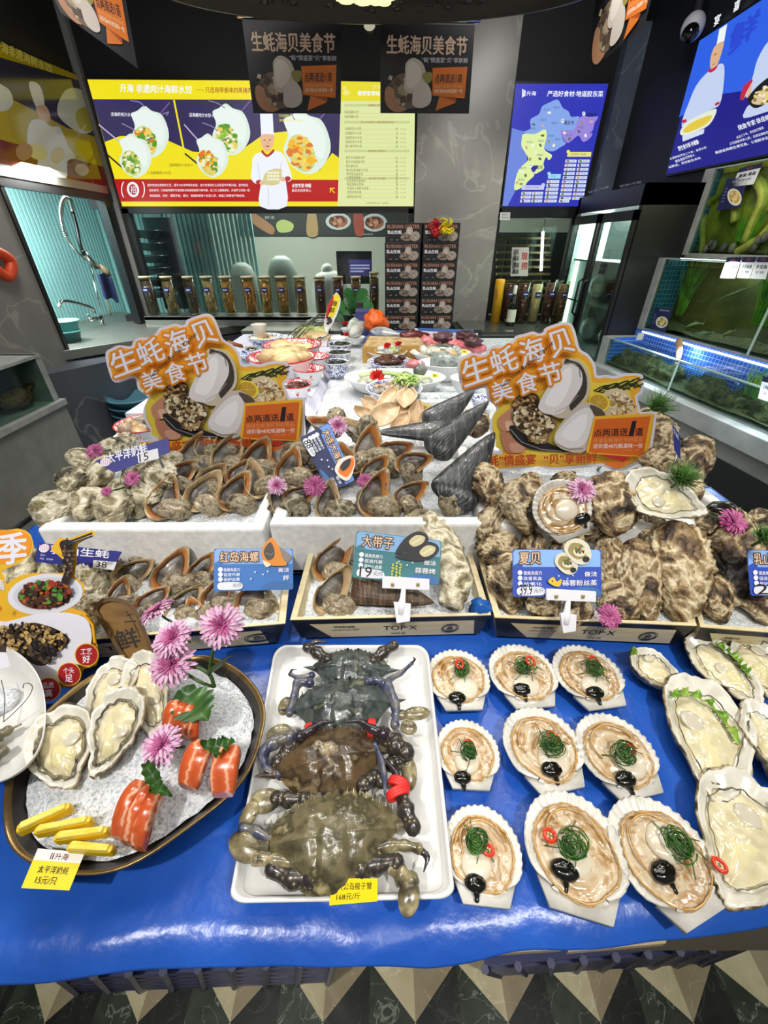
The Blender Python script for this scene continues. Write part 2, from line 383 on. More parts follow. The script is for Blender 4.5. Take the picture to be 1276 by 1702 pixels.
# stainless corner counter with taps
mb=MB();top=[(-2.72,2.6),(-2.14,2.72),(-2.08,2.84),(-1.2,3.86),(-1.2,3.95),(-2.72,4.6)]
mb.prism([(x,y,.79)for x,y in top],[(x,y,.85)for x,y in top]);o=mb.build('steel_counter',steel_d,smooth=False,bevel=.004);tag(o,'stainless steel corner counter below the teal panelled kitchen opening','counter')
def tapv(px,py,X):return atx(px,py,X)
t=thing('spray_tap','tall spring spray tap hanging over the steel counter','tap',(-2.4,3.35,.85))
mb=MB();q=[atx(100,345,-2.4),atx(107,330,-2.4),atx(117,333,-2.4),atx(122,370,-2.4),atx(128,400,-2.4)]
pts=ctrl([atx(105,440,-2.4),atx(98,400,-2.4),atx(97,345,-2.4),atx(106,327,-2.4),atx(119,336,-2.4),atx(124,372,-2.4)],8)
pts=ctrl([atx(142,432,-2.4),atx(122,412,-2.4),atx(107,388,-2.4),atx(101,360,-2.4),atx(102,340,-2.4),atx(107,330,-2.4),atx(115,332,-2.4),atx(121,352,-2.4)],8)
mb.tube(pts,.008,8);mb.build('hose',chrome,t,world=True)
mb=MB();sp=[]
for i in range(260):
 k=14+i/259*(len(pts)-15);a=pts[int(k)];b=pts[min(int(k)+1,len(pts)-1)];p=a.lerp(b,k-int(k));d=(b-a).normalized()if(b-a).length else Vector((0,0,1));e1=d.orthogonal().normalized();e2=d.cross(e1);an=i*1.1
 sp.append(p+(e1*math.cos(an)+e2*math.sin(an))*.016)
mb.tube(sp,.0035,5);mb.build('spring',chrome,t,world=True)
mb=MB();mb.tube(ctrl([atx(121,352,-2.4),atx(128,380,-2.4),atx(133,405,-2.4),atx(140,425,-2.4)],5),.013,8);mb.build('sleeve',frameblk,t,world=True)
mb=MB();mb.tube([atx(136,415,-2.4),atx(148,430,-2.4),atx(160,443,-2.4)],[.014,.02,.028],10);mb.build('spray_head',chrome,t,world=True)
mb=MB();mb.tube([atx(150,440,-2.4),atx(172,540,-2.4)],.007,8);mb.build('riser',chrome,t,world=True)
mb=MB();mb.tube([atx(165,442,-2.39),atx(175,450,-2.37),atx(181,458,-2.37)],[.02,.026,.02],10);o=mb.build('brush_ferrule',mat('tan_plastic','b09a78',.4),t,world=True)
mb=MB();mb.grid(6,8,lambda u,v:atx(160+26*u+12*v,452+8*u+42*v+3*math.sin(u*9),-2.36+.02*math.sin(u*8)));o=mb.build('hanging_cloth',mat('navy_cloth','1a2850',.8),None);tag(o,'navy blue cloth hanging from the spring spray tap','cloth')
mb=MB();mb.tube([atx(163,455,-2.37),atx(185,525,-2.37)],.006,6);o=mb.build('wooden_stick',mat('pale_wood','c2ae86',.5),None);tag(o,'thin wooden stick hanging beside the navy cloth','stick')
t=thing('basin_tap','chrome swan neck tap standing on the steel counter','tap',atx(172,548,-2.4))
mb=MB();mb.tube(ctrl([atx(158,522,-2.4),atx(153,512,-2.4),atx(130,504,-2.4),atx(108,500,-2.4),atx(100,503,-2.4),atx(98,512,-2.4)],6),.011,10);mb.build('spout',chrome,t,world=True)
mb=MB();mb.tube([atx(172,550,-2.4),atx(167,525,-2.4)],.017,10);mb.tube([atx(150,531,-2.4),atx(170,528,-2.4)],.015,10);mb.build('tap_body',chrome,t,world=True)
mb=MB();mb.tube([atx(150,531,-2.4),atx(145,521,-2.4)],[.01,.006],8);mb.build('tap_lever',chrome,t,world=True)
bk=mat('teal_plastic','7fc4c0',.4)
for i in range(2):
 c=atx(106+4*i,535+17*i,-2.25);mb=MB();mb.lathe([(.05,-.07),(.07,-.065),(.085,0),(.095,.002),(.095,.012),(.08,.006),(.06,-.06),(.02,-.06)],20,c=c);o=mb.build('plastic_basket',bk);tag(o,['mint plastic basket on top of its stack by the tap','mint plastic basket at the bottom of the stack by the tap'][i],'basket','mint baskets by the tap')
bb=mat('blue_grey_plastic','4f7f92',.45);base=atz(222,668,.52)
for i in range(11):
 z=.05*i;mb=MB();mb.lathe([(.02,z+.004),(.115,z+.004),(.15,z+.05),(.158,z+.052),(.158,z+.064),(.146,z+.06),(.11,z+.012),(.02,z+.012)],26,c=(base.x,base.y,0))
 o=mb.build('plastic_basin',bb);tag(o,'round blue grey basin, %s of the stack behind the left cut-out sign'%('topmost' if i==10 else '%s from the top'%['','second','third','fourth','fifth','sixth','seventh','eighth','ninth','tenth','eleventh'][10-i]),'basin','stacked blue grey basins')
mb=MB();mb.tube(ctrl([atx(-14,415,-2.06),atx(6,424,-2.06),atx(18,436,-2.06),atx(16,458,-2.06),atx(4,456,-2.06),atx(-16,440,-2.06)],6),.028,10);o=mb.build('orange_hose',mat('orange_rubber','d8481c',.5));tag(o,'coiled orange hose hanging on the grey marble wall','hose')
# right wall
ANG=math.atan2(-.9906,.137);RO=Vector((1.44,2.84,0));e_,n_=Vector((.137,-.9906,0)),Vector((.9906,.137,0))
def rw(x,y,z):return RO+e_*x+n_*y+Vector((0,0,z))
mb=MB();mb.hexa([rw(-1.2,.42,0),rw(3.2,.42,0),rw(3.2,.52,0),rw(-1.2,.52,0)],[rw(-1.2,.42,2.9),rw(3.2,.42,2.9),rw(3.2,.52,2.9),rw(-1.2,.52,2.9)])
struct(mb.build('wall_right',mat('wall_dark','14151a',.5),smooth=False))
# lit menu board above the kitchen window
yel,navy,red,wht='f2e21c','37305c','b81414','f6faff'
G=lambda c,e=1.0:glow(c,e)
def lightbox(name,label,pl,q,depth_dir,cat='sign',parts=True):
 t=thing(name,label,cat,sum((pl(*p)for p in q),Vector())/4)
 d=Vector(depth_dir);mb=MB();a=[pl(*p)for p in q]
 c=sum(a,Vector())/4;ex=[p+(p-c).normalized()*.018 for p in a]
 mb.hexa([p+d for p in ex],[p-pl.n*.001 for p in ex]);mb.build('frame',frameblk,t,smooth=False,world=True);return t
bp=Pl((0,BY-.03,0),(0,-1,0))
mq=[(145,132),(690,137),(687,345),(203,343)]
t=lightbox('menu_lightbox','wide lit yellow and navy dumpling menu above the kitchen window',bp,mq,(0,.03,0))
pr=Print(bp)
def lx(y,x0=145,x1=203):return x0+(y-132)*(x1-x0)/211
pr.poly([(145,132),(567,135),(561,343),(203,343)],G(yel))
pr.poly([(154,165),(566,166),(563,262),(500,216),(440,222),(400,250),(360,256),(320,252),(262,226),(200,226),(174,236)],G(navy))
pr.poly([(189,297.5),(563,299),(561,335),(200,335)],G(red))
pr.line([(289,166),(306,252)],3,G(yel))
pr.tline('升海 非遗肉汁海鲜水饺',199,153,319,156,14,G(wht),.03)
pr.line([(325,149.5),(339,150)],.8,G('9a8a10'));pr.tline('只选用带香味的黑猪肉',341,154,418,155,9.5,G('a02020'),.015)
def dump(cx,cy,s,fill,seed,stickc='2a1c30'):
 pr.line([(cx+16*s,cy-34*s),(cx+36*s,cy-(58 if s>=1 else 44)*s)],2.2*s,G('7a5a9c'))
 pr.blob([(cx-28*s,cy-38*s),(cx-18*s,cy-44*s),(cx-6*s,cy-52*s),(cx+6*s,cy-44*s),(cx+22*s,cy-38*s),(cx+32*s,cy-18*s),(cx+34*s,cy+4*s),(cx+22*s,cy+26*s),(cx+4*s,cy+34*s),(cx-16*s,cy+24*s),(cx-28*s,cy+2*s),(cx-22*s,cy-18*s)],G('dfeee2'))
 pr.blob([(cx-26*s,cy-36*s),(cx-8*s,cy-46*s),(cx+18*s,cy-34*s),(cx+28*s,cy-10*s),(cx+22*s,cy+14*s),(cx+2*s,cy-8*s),(cx-16*s,cy-14*s)],G('eaf5ee'))
 pr.ell(cx-4*s,cy+6*s,17*s,26*s,G('c8d890'),-22)
 pr.specks(cx-4*s,cy+6*s,15*s,23*s,[G(c)for c in fill],int(70),4.2*s,-22,seed)
gr,og,ye,lt='5c9c30','e07a28','ecd060','f2eecb'
pr.line([(164,207),(199,236)],2,G('c8b8d8'));pr.line([(306,207),(330,234)],2,G('c8b8d8'))
pr.line([(177,256),(220,293)],2.6,G('241830'));pr.line([(307,255),(350,290)],2.6,G('241830'));pr.line([(272,240),(293,198)],3,G('3a3050'));pr.line([(402,250),(428,205)],3,G('3a3050'));pr.line([(530,282),(560,240)],3.2,G('3a3050'))
dump(246,228,1.0,[gr,og,ye,lt,ye],3);dump(381,224,1.0,[gr,'8cc040',lt,ye],4);dump(222,266,.85,[ye,lt,gr,'9cb850'],5);dump(350,266,.85,['f0c020',og,ye,lt,gr],6);dump(506,247,1.25,['f0b828','f6d860',ye,og],7)
smoke=G('8f88a8')
for a in(((216,167),(232,170),(240,178)),((202,205),(216,212),(226,218)),((346,167),(362,172),(374,180)),((336,204),(352,210),(362,218)),((270,190),(280,186),(276,192)),((455,182),(480,186),(490,200))):pr.line(ctrl([(x,y,0)for x,y in a],5)and[(p.x,p.y)for p in ctrl([(x,y,0)for x,y in a],5)],1.6,smoke)
for s_,a in(('活海虾肉汁水饺→',(184,193,227,194)),('活海螺肉汁水饺→',(314,194,355,195))):pr.tline(s_,*a,6.5,G(wht),.02)
pr.tline('活鲜鲍肉汁水饺→',281,277,320,277,5.5,G('4a4010'));pr.tline('←活鲅鲷肉汁水饺',245,290,284,290,5.5,G('4a4010'))
pr.tline('只选用鲜活',463,195,485,195,5,G(yel));pr.tline('整条虾肉滑入口即化',464,202,502,203,4.5,G(yel))
pr.ell(221,315,10,13,G('eef2f6'),-14);pr.ell(221,315,6.5,9,G('b02c2c'),-14);pr.text('招',((217,309),(226,309),(226,321),(217,321)),G(wht))
for sg in(-1,1):pr.line([(221+sg*(13+6*math.cos(q)),315+14*math.sin(q))for q in[(-1.2+.24*i)for i in range(11)]],1.6,G(wht))
pr.tline('胶东传统水饺制作工艺，源于1921年李家水饺店，迄今传承四代人历经百年不断升级，坚守鲜活',245,310,412,310,4.5,G(wht),.012)
pr.tline('鱼饺系列，口味独特营养丰富老胶东味道保留鲜汁精华秘，在工艺上精细讲究，多道手工肉馅一起',248,318.5,415,318.5,4.5,G(wht),.012)
pr.tline('制成面团、饺皮：薄而不破、煮出：保留鲜美等十五道工序，每道工序都有严格标准。',249,327.5,407,327.5,4.5,G(wht),.012)
sk=G('e8b890');wc=G('eef3fb');sh=G('c3cfe2')
pr.poly([(432,189),(453,189),(455,226),(434,226)],wc);pr.blob([(434,224),(454,224),(455,236),(450,248),(443,252),(437,246),(433,236)],sk)
pr.ell(439.5,233,1.8,.8,G('3a2420'));pr.ell(448.5,232.5,1.8,.8,G('3a2420'));pr.ell(444.5,243,3.4,1.2,G('a05048'));pr.line([(444,234),(445,239)],.8,G('c89070'))
pr.blob([(420,262),(432,253),(444,262),(456,251),(470,256),(478,272),(485,296),(478,302),(474,296),(476,343),(432,343),(434,300),(426,306),(417,296),(419,276)],wc,3)
pr.blob([(436,249),(444,257),(454,248),(455,253),(444,261),(435,254)],G('b02838'))
for a in([(428,270),(432,300)],[(468,268),(464,290)],[(446,310),(446,342)]):pr.line(a,1.1,sh)
pr.ell(430,303,5,4,G('b02838'));pr.ell(478,297,5,4,G('b02838'));pr.blob([(437,298),(444,284),(468,281),(463,306),(440,307)],G('d8cc90'),2)
for i in range(12):pr.ell(446+(i%4)*5.2,287+(i//4)*5.6,2.6,2.2,G('f2ecd0'))
pr.ell(435,304,4,4,sk);pr.ell(470,298,4,4,sk)
pr.tline('水饺专家·钟毅',485,312,517,312,7,G(wht),.03);pr.tline('胶东水饺传承人',485,319,517,319,5,G(wht),.01)
pr.line([(556,321),(549,313)],1.6,G(yel));pr.line([(549,320),(548.5,313),(556,313)],1.6,G(yel))
pr.poly([(567,135),(690,137),(687,343),(561,343)],G('dfe8a4'));pr.poly([(567,135),(690,137),(689.5,168),(565.5,168)],G('e8dc30'))
pr.tline('升海',619,148,634,148,7,G('f8f4c0'));pr.tline('做更家常味的水饺',594,159,654,160,8.5,G(wht),.04)
pr.ell(575,154,6,5,G('f0e880'));pr.ell(572,146,3.4,3,G('f0e880'))
for y,s_ in((175,'经典水饺系列'),(203,'肉汁水饺系列（烟台鲜猪肉系列）'),(251,'家常水饺系列'),(296.5,'水饺拼盘')):
 pr.line([(572,y),(681,y)],4.4,G('c8d290'));pr.tline(s_,600 if y==203 else 612,y+2,655 if y==203 else 640,y+2,3.8,G('a83020'))
rows=[(187,'活鲜海胆水饺',''),(194.5,'活鲜海肠水饺',''),(214.5,'活海虾肉汁水饺','43'),(222,'活海螺肉汁水饺','33'),(229.5,'活蛏鲜肉汁水饺','39'),(236.5,'活鲜花肉汁水饺','38'),(243.5,'酱汁鲜牛肉水饺','35'),(262.5,'胶东大馅鲅鱼水饺','42'),(269.5,'胶东大馅墨鱼水饺','49'),(276.5,'黄瓜素水饺','33'),(283.5,'胶州白菜海蛎子水饺','33'),(290,'荠荠菜花蛤水饺','38'),(295.5,'三鲜韭菜海米','28'),(301.5,'有机菠菜鸡蛋素饺','36'),(307,'精品海鲜全家福','78'),(313.5,'非遗肉汁海鲜全家福','78'),(320,'老胶东地瓜面','12'),(327.5,'鲅肉白菜水饺','28')]
for y,s_,p_ in rows:
 xl=572+(y-187)*.035;pr.tline(s_,xl,y+2,xl+len(s_)*3.95,y+2,5.2,G('6a6a38'));pr.line([(xl+len(s_)*4.2,y+1.4),(654,y+1.4)],.35,G('b4bc88'))
 if p_:pr.tline(p_,657,y+2,661,y+2,4.2,G('6a6a38'));pr.tline('元/份',664,y+1.6,675,y+1.6,2.6,G('9aa070'))
pr.tline('水饺有素有荤可选，欢迎品尝',608,339,645,339,3,G('6a6a38'))
pr.build('printed_face',t)
# lit map board
mq=[(857,139),(1011,139),(966,343),(836,343)]
t=lightbox('map_lightbox','lit blue board with a coloured coastline map beside the marble pillar',bp,mq,(0,.03,0))
pr=Print(bp);pr.poly(mq,G('2f34b4'))
def mp(l):return[(830+x/6.716,130+y/6.716)for x,y in l]
pr.poly(mp([(140,555),(215,580),(262,590),(250,700),(250,790),(310,870),(300,930),(215,1010),(165,1200),(180,1250),(90,1425),(32,1425)]),G('6c86dc'))
pr.blob(mp([(262,600),(345,560),(345,460),(440,400),(475,315),(560,270),(650,240),(705,330),(770,370),(800,430),(890,430),(860,520),(820,580),(690,590),(710,690),(740,730),(680,770),(600,815),(510,790),(480,690),(400,640),(300,620)]),G('84a6e8'))
pr.blob(mp([(685,580),(820,580),(870,470),(930,420),(1010,430),(1100,430),(1060,500),(1040,580),(1000,620),(960,690),(920,700),(880,640),(800,700),(750,720),(700,650)]),G('9a86dc'));pr.blob(mp([(1030,610),(1025,650),(960,705),(920,700),(960,650)]),G('9a86dc'))
pr.blob(mp([(270,620),(400,620),(505,570),(525,650),(500,790),(585,860),(550,915),(520,880),(490,950),(495,1010),(420,1060),(380,1070),(385,1090),(310,1160),(280,1200),(180,1250),(165,1190),(215,1020),(320,910),(290,840),(245,760),(250,660)]),G('dff0a0'))
pr.blob(mp([(350,1000),(400,975),(430,985),(385,1050),(365,1040)]),G('2f34b4'),3)
for x,y,s_ in((525,350,'龙口市'),(635,328,'蓬莱市'),(490,465,'招远市'),(612,502,'栖霞市'),(372,563,'莱州市'),(575,645,'莱阳市'),(650,685,'海阳市'),(335,715,'平度市'),(465,700,'莱西市'),(450,860,'即墨市'),(265,1005,'胶州市'),(245,1135,'黄岛区'),(905,548,'文登区'),(775,635,'乳山市')):
 a,b=mp([(x-34,y+12),(x+34,y+12)]);pr.tline(s_,*a,*b,4,G('4a5aa0'))
for x,y,s_ in((770,500,'烟台市'),(1020,415,'威海市'),(420,1000,'青岛市')):
 a,b=mp([(x-52,y+18),(x+62,y+18)]);pr.tline(s_,*a,*b,7,G('161a3c'),.02)
for x,y in((705,475),(940,395),(350,975)):a=mp([(x,y)])[0];pr.ell(a[0],a[1],2.6,3.4,G('f4f6ff'));pr.ell(a[0],a[1]-.5,1,1,G('3040a0'))
for i,(x,y)in enumerate(((555,385),(380,515),(480,525),(550,705),(605,750),(480,640),(370,750),(455,748),(300,775),(340,905),(400,825),(450,900),(250,1045),(290,1085),(195,1165),(240,1180),(725,610),(885,595),(960,640),(780,675),(1025,485),(915,500))):
 a=mp([(x,y)])[0];pr.ell(a[0],a[1],3,2,G(['f0f2f8','5a7050','d8a8a0','8a9a50','f4e8d8','6a5c50'][i%6]),30*(i%5))
for(x,y,w_,c,s_)in((760,850,265,'e8e27a','威海特产海鲜'),(545,1095,140,'9adcf0','烟台海鲜'),(250,1220,250,'c8ccf4','青岛特产海鲜')):
 pr.poly(mp([(x,y-26),(x+w_,y-26),(x+w_-6,y+26),(x-6,y+26)]),G(c));pr.ell(*mp([(x+8 if c!='c8ccf4' else x+w_-12,y-30)])[0],3,3,G(c));a,b=mp([(x+35,y+10),(x+w_-60,y+10)]);pr.tline(s_,*a,*b,3.4,G('6a70a0'))
def chip(x,y,w_,i):
 pr.poly(mp([(x,y-16),(x+w_,y-16),(x+w_-6,y+16),(x-6,y+16)]),G('d4def6'));a=mp([(x+25,y)])[0];pr.ell(a[0],a[1],2.6,1.8,G(['8a7460','6a8a40','d89a80','4a4a58','c8b060'][i%5]),20*i)
 a=mp([(x+50,y+7)])[0];b=mp([(x+w_-20,y+7)])[0];pr.tline(['海参','鲍鱼','对虾','鲅鱼','牡蛎','海胆','扇贝'][i%7],*a,*b,2.6,G('8088b0'))
n=0
for r in range(10):
 chip(738-7.3*r,925+46*r,125,n);n+=1
 if r<10:chip(880-7.3*r,925+46*r,128,n);n+=1
chip(665,1372,115,n)
for r in range(6):chip(532-6*r,1153+43.5*r,138,r+2)
for r in range(3):chip(246-6*r,1284+43*r,112,r+1);chip(366-5*r,1284+43*r,122,r+4)
a=mp([(300,195),(405,195)]);pr.tline('升海',*a[0],*a[1],7.5,G(wht),.03,sl=.6)
for k in range(3):a=mp([(258+14*k,120+8*k),(254+14*k,215-8*k)]);pr.line(a,1.6,G(wht))
a=mp([(530,205),(1152,208)]);pr.tline('严选好食材·地道胶东菜',*a[0],*a[1],10,G(wht),.03,sl=1.2)
pr.build('printed_face',t)
# lit board on the right wall with two cooks printed on it
rp=Pl(rw(0,.39,0),-n_)
mq=[(1163,68),(1400,-90),(1400,231),(1107,290)]
t=lightbox('cook_lightbox','lit blue board with printed cooks above the right tanks',rp,mq,n_*.028)
pr=Print(rp);pr.poly(mq,G('1c1a86'));pr.poly([(1162,68),(1400,-88),(1400,130),(1276,152),(1236,151),(1200,156),(1128,195)],G('2f62e4'))
def rp_(l):return[(1100+x/5.676,y/5.673)for x,y in l]
pr.poly(rp_([(540,275),(615,225),(585,390),(510,440)]),wc);pr.blob(rp_([(495,440),(580,390),(560,500),(520,610),(460,650),(455,560)]),G('dcb088'));pr.line(rp_([(485,520),(520,505)]),1,G('503830'));pr.line(rp_([(475,610),(500,600)]),1,G('a05848'))
pr.blob(rp_([(430,680),(500,650),(535,605),(585,620),(580,800),(545,980),(470,1030),(270,1130),(190,1200),(195,1120),(240,1000),(320,810)]),G('c4d2f0'),3)
pr.blob(rp_([(430,655),(470,650),(525,615),(500,660),(450,685)]),G('c02848'))
pr.line(rp_([(500,990),(540,965)]),4,G('c02848'));pr.line(rp_([(190,1150),(230,1135)]),5,G('c02848'))
pr.blob(rp_([(170,1240),(250,1140),(480,1030),(510,1060),(440,1180),(300,1250),(200,1280)]),G('e4ead8'));pr.blob(rp_([(200,1225),(290,1150),(440,1090),(470,1105),(400,1180),(240,1250)]),G('e4c83c'));pr.poly(rp_([(190,1285),(400,1215),(390,1260),(195,1335)]),G('d4def0'))
pr.blob(rp_([(770,930),(780,850),(850,740),(900,560),(1010,380),(1180,260),(1200,1000),(1000,1050),(770,1115),(800,1010),(830,980),(800,900)]),G('c4d2f0'),3)
pr.blob(rp_([(735,930),(770,810),(845,750),(850,770),(790,880),(770,940)]),G('c02848'),3);pr.blob(rp_([(790,900),(850,770),(840,860),(810,920)]),G('e0b898'),3)
pr.blob(rp_([(810,960),(830,890),(960,760),(1100,690),(1150,800),(1000,960),(880,1020)]),G('181818'));pr.blob(rp_([(845,970),(880,910),(1000,810),(1100,760),(1080,850),(950,980)]),G('d8c49c'));a=rp_([(960,900)])[0];pr.specks(a[0],a[1],18,13,[G('f0e4c8'),G('a07840'),G('e8d070')],40,2.6,-35,4)
a=rp_([(620,545),(930,60)])
pr.text('鲜',rp_([(660,260),(950,60),(860,330),(620,545)]),G('2a48d0'),.06)
for x,y,s_ in((520,190,'宴'),(705,55,'嘉'),(880,-60,'会')):pr.text(s_,rp_([(x-20,y-35),(x+40,y-70),(x+15,y+30),(x-35,y+65)]),G(wht),.03)
def rl(s_,x0,y0,x1,y1,h,c=wht,b=.01):a=rp_([(x0,y0),(x1,y1)]);pr.tline(s_,*a[0],*a[1],h,G(c),b)
rl('野生鱼专家·孙德静',160,1425,350,1355,8,wht,.03);rl('从事鲜鱼烹饪二十年，鲁菜大师',75,1510,420,1400,4);rl('野生鱼技艺传承人',130,1535,310,1470,4.4,wht,.02);rl('以鲜活，烹饪胶东本味',65,1590,365,1500,4.4,wht,.02)
rl('烧鱼专家·徐佳相传',725,1230,1060,1110,9,wht,.03);rl('从业三十年，烹饪技艺精湛',705,1310,960,1215,4.6);rl('三代烧鱼传承人家，名厨坐镇胶东菜',640,1370,1030,1250,4.6);rl('善烧各种野生黄花鱼，七道胶东名菜',505,1455,1040,1300,5,wht,.02)
pr.build('printed_face',t)
# unlit reflective board on the left wall
lp=Pl((-2.085,0,0),(1,0,0))
t=lightbox('food_board','dim glossy yellow and maroon food board above the left opening',lp,[(-60,45),(142,131),(182,318),(-60,256)],(-.012,0,0))
pr=Print(lp);D=lambda c:mat('print_'+c,c,.12)
pr.poly([(-60,45),(142,131),(182,318),(-60,256)],D('a08c14'));pr.poly([(-60,78),(146,138),(160,228),(110,212),(70,190),(20,165),(-60,170)],D('2c2838'));pr.poly([(-60,222),(0,232),(176,278),(182,318),(-60,256)],D('6a1c18'))
pr.blob([(48,138),(66,142),(74,176),(60,178)],D('c8c8c4'));pr.blob([(60,178),(76,176),(84,196),(76,206),(66,200)],D('c09a78'));pr.blob([(48,206),(66,198),(84,210),(100,212),(112,240),(126,262),(112,268),(108,300),(66,288),(62,254),(46,246)],D('c2c2c0'),3)
pr.blob([(98,168),(112,148),(136,150),(142,172),(156,190),(154,216),(136,222),(112,208),(96,190)],D('b8bcae'));pr.blob([(126,186),(146,178),(156,200),(150,218),(132,212)],D('a8a030'));pr.blob([(-10,140),(14,148),(22,170),(10,184),(-10,180)],D('b8bcae'));pr.ell(62,252,18,13,D('c8bc7c'),25);pr.ell(40,252,14,15,D('9a6a58'),20);pr.ell(96,258,11,14,D('c0ac70'),20);pr.ell(136,282,12,10,D('b09a88'),20)
pr.text('升海非遗海鲜水饺',((-10,62),(86,108),(88,122),(-10,82)),D('d8cc60'),.02)
pr.build('printed_face',t)
mb=MB();mb.bx((-2.11,.2,1.745),(-2.075,3.9,1.79));struct(mb.build('trim_3',steel_d,smooth=False))
# hanging festival posters
pp=lambda c:mat('print_'+c,c,.5)
def fest(pr,q,dim=1):
 def m(x,y):return((q[0][0]*(1-x)+q[1][0]*x)*(1-y)+(q[3][0]*(1-x)+q[2][0]*x)*y,(q[0][1]*(1-x)+q[1][1]*x)*(1-y)+(q[3][1]*(1-x)+q[2][1]*x)*y)
 M=lambda l:[m(*p)for p in l]
 pr.text('生蚝海贝美食节',M([(.07,.13),(.93,.13),(.93,.34),(.07,.34)]),pp('cdb096'),.035)
 pr.text('“蚝”情盛宴“贝”享新鲜',M([(.45,.37),(.95,.37),(.95,.43),(.45,.43)]),pp('c4c0c8'),.01)
 pr.blob(M([(.1,.68),(.22,.56),(.34,.6),(.44,.78),(.44,.92),(.3,.95),(.14,.93),(.06,.8)]),pp('6a5846'))
 rd=random.Random(2)
 for i in range(26):
  x,y=.1+rd.random()*.3,.6+rd.random()*.3;a,s=rd.random()*6,.02+rd.random()*.03
  pr.poly(M([(x+s*math.cos(a+k),y+s*1.1*math.sin(a+k))for k in(0,1.7,3.0,4.6)]),pp(['a08c70','4a3a2c','b8a68c'][i%3]))
 pr.blob(M([(.06,.72),(.13,.72),(.2,.9),(.3,.95),(.2,.99),(.1,.95),(.05,.85)]),pp('a87858'))
 pr.blob(M([(.28,.44),(.36,.38),(.46,.44),(.5,.58),(.44,.7),(.34,.78),(.26,.72),(.27,.58)]),pp('bdb2a4'));pr.blob(M([(.3,.46),(.36,.42),(.43,.48),(.45,.6),(.36,.72),(.29,.68)]),pp('d0c8bc'))
 pr.blob(M([(.38,.72),(.48,.64),(.56,.74),(.56,.88),(.46,.94),(.36,.9)]),pp('c4bab0'));pr.blob(M([(.46,.56),(.56,.54),(.56,.64),(.5,.66)]),pp('8a8444'))
 pr.poly(M([(.57,.49),(.95,.47),(.94,.83),(.58,.8)]),pp('d4701c'));pr.poly(M([(.66,.8),(.85,.84),(.84,.88),(.62,.97)]),pp('d07020'));pr.poly(M([(.64,.8),(.85,.83),(.84,.87)]),pp('a84810'))
 pr.text('点两道送1道',M([(.6,.56),(.9,.55),(.9,.65),(.6,.66)]),pp('1c1420'),.02);pr.text('两道生蚝海贝节的菜品',M([(.6,.68),(.91,.675),(.91,.71),(.6,.715)]),pp('e8a860'));pr.text('送价值48元蚝滋味一份',M([(.6,.725),(.91,.72),(.91,.765),(.6,.77)]),pp('f0e0c8'),.01)
darkp=mat('poster_black','121016',.5)
def hang(label,q,Y=None,pl=None,rod=True,rodq=None,grp=None):
 pl=pl or Pl((0,Y,0),(0,-1,0));t=thing('hanging_poster',label,'poster',sum((pl(*p)for p in q),Vector())/4,grp)
 board('board',pl,q,.006,darkp,t);pr=Print(pl);fest(pr,q);pr.build('printed_face',t)
 if rod:
  a,b=pl(*rodq[0],.004),pl(*rodq[1],.004);mb=MB();mb.tube([a,b],.009,8);mb.build('rail',chrome,t,world=True)
  mb=MB()
  for k in(.06,.94):
   p=a.lerp(b,k);mb.tube([p,(p.x,p.y,2.9)],.003,6)
  mb.build('wires',steel,t,world=True)
hang('black festival poster hanging in front of the yellow menu, left of the pair',[(402,32),(568,36),(566,189),(421,188)],3.0,rodq=[(394,26),(568,31)],grp=None)
hang('black festival poster hanging in front of the marble pillar, right of the pair',[(632,38),(789,42),(779,189),(632,188)],3.0,rodq=[(624,32),(798,35)],grp=None)
lpp=Pl((-1.75,2.6,2.2),(.55,-.83,0));hang('black festival poster hanging at the upper left, cut by the frame',[(40,-120),(190,-110),(229,114),(100,20)],pl=lpp,rod=False)
lpp=Pl((1.15,2.2,2.1),(-.75,-.66,0));hang('black festival poster hanging at the upper right, cut by the frame',[(1005,-120),(1120,-150),(1071,43),(974,124)],pl=lpp,rod=False)
for o in bpy.data.objects:
 if o.name.startswith('hanging_poster')and 'upper' in o['label']:
  ps=[o.location];mb=MB()
  for dx in(-.12,.12):mb.tube([(o.location.x+dx*.5,o.location.y+dx*.4,o.location.z+.1),(o.location.x+dx*.5,o.location.y+dx*.4,2.9)],.003,6)
  mb.build('wires',steel,o,world=True)
t=thing('ceiling_lamp','round dark ceiling fitting with glowing cream petals along the top edge','lamp',(-.02,2.15,2.18))
c=Vector((-.03,2.5,2.372));mb=MB()
mb.lathe([(.02,.10),(.62,.10),(.70,.03),(.705,.0),(.69,.0),(.66,.03),(.02,.04)],60,c=(c.x,c.y,c.z-.08),sx=1.3,sy=.5);mb.build('rim',mat('bronze_rim','3a342c',.35,.6),t,world=True)
mb=MB()
for i in range(420):
 a,r=random.random()*2*PI,.64*math.sqrt(random.random());s=.012+.014*random.random()
 mb.ell((c.x+1.3*r*math.cos(a),c.y+.5*r*math.sin(a),c.z-.045+random.random()*.012),(s,s,s*.6),6,4,0)
mb.build('bead_cluster',mat('dark_beads','1c1a18',.25),t,world=True)['kind']='stuff'
mb=MB()
for i in range(60):
 a,r=random.random()*2*PI,.16*math.sqrt(random.random());q=aty(595,8,c.y-.35)
 mb.ell((c.x-.06+r*.8*math.cos(a),c.y+.15+r*.6*math.sin(a),c.z-.06+random.random()*.01),(.02+.02*random.random(),.014+.02*random.random(),.008),7,5,0)
mb.build('petals',glow('f0ecb0',1.3),t,world=True)['kind']='stuff'
mb=MB();mb.tube([(c.x,c.y,c.z),(c.x,c.y,2.9)],.02,8);mb.build('stem',frameblk,t,world=True)
t=thing('spotlight','small round spotlight between the two hanging posters','lamp',aty(614,38,3.3));q=t.location
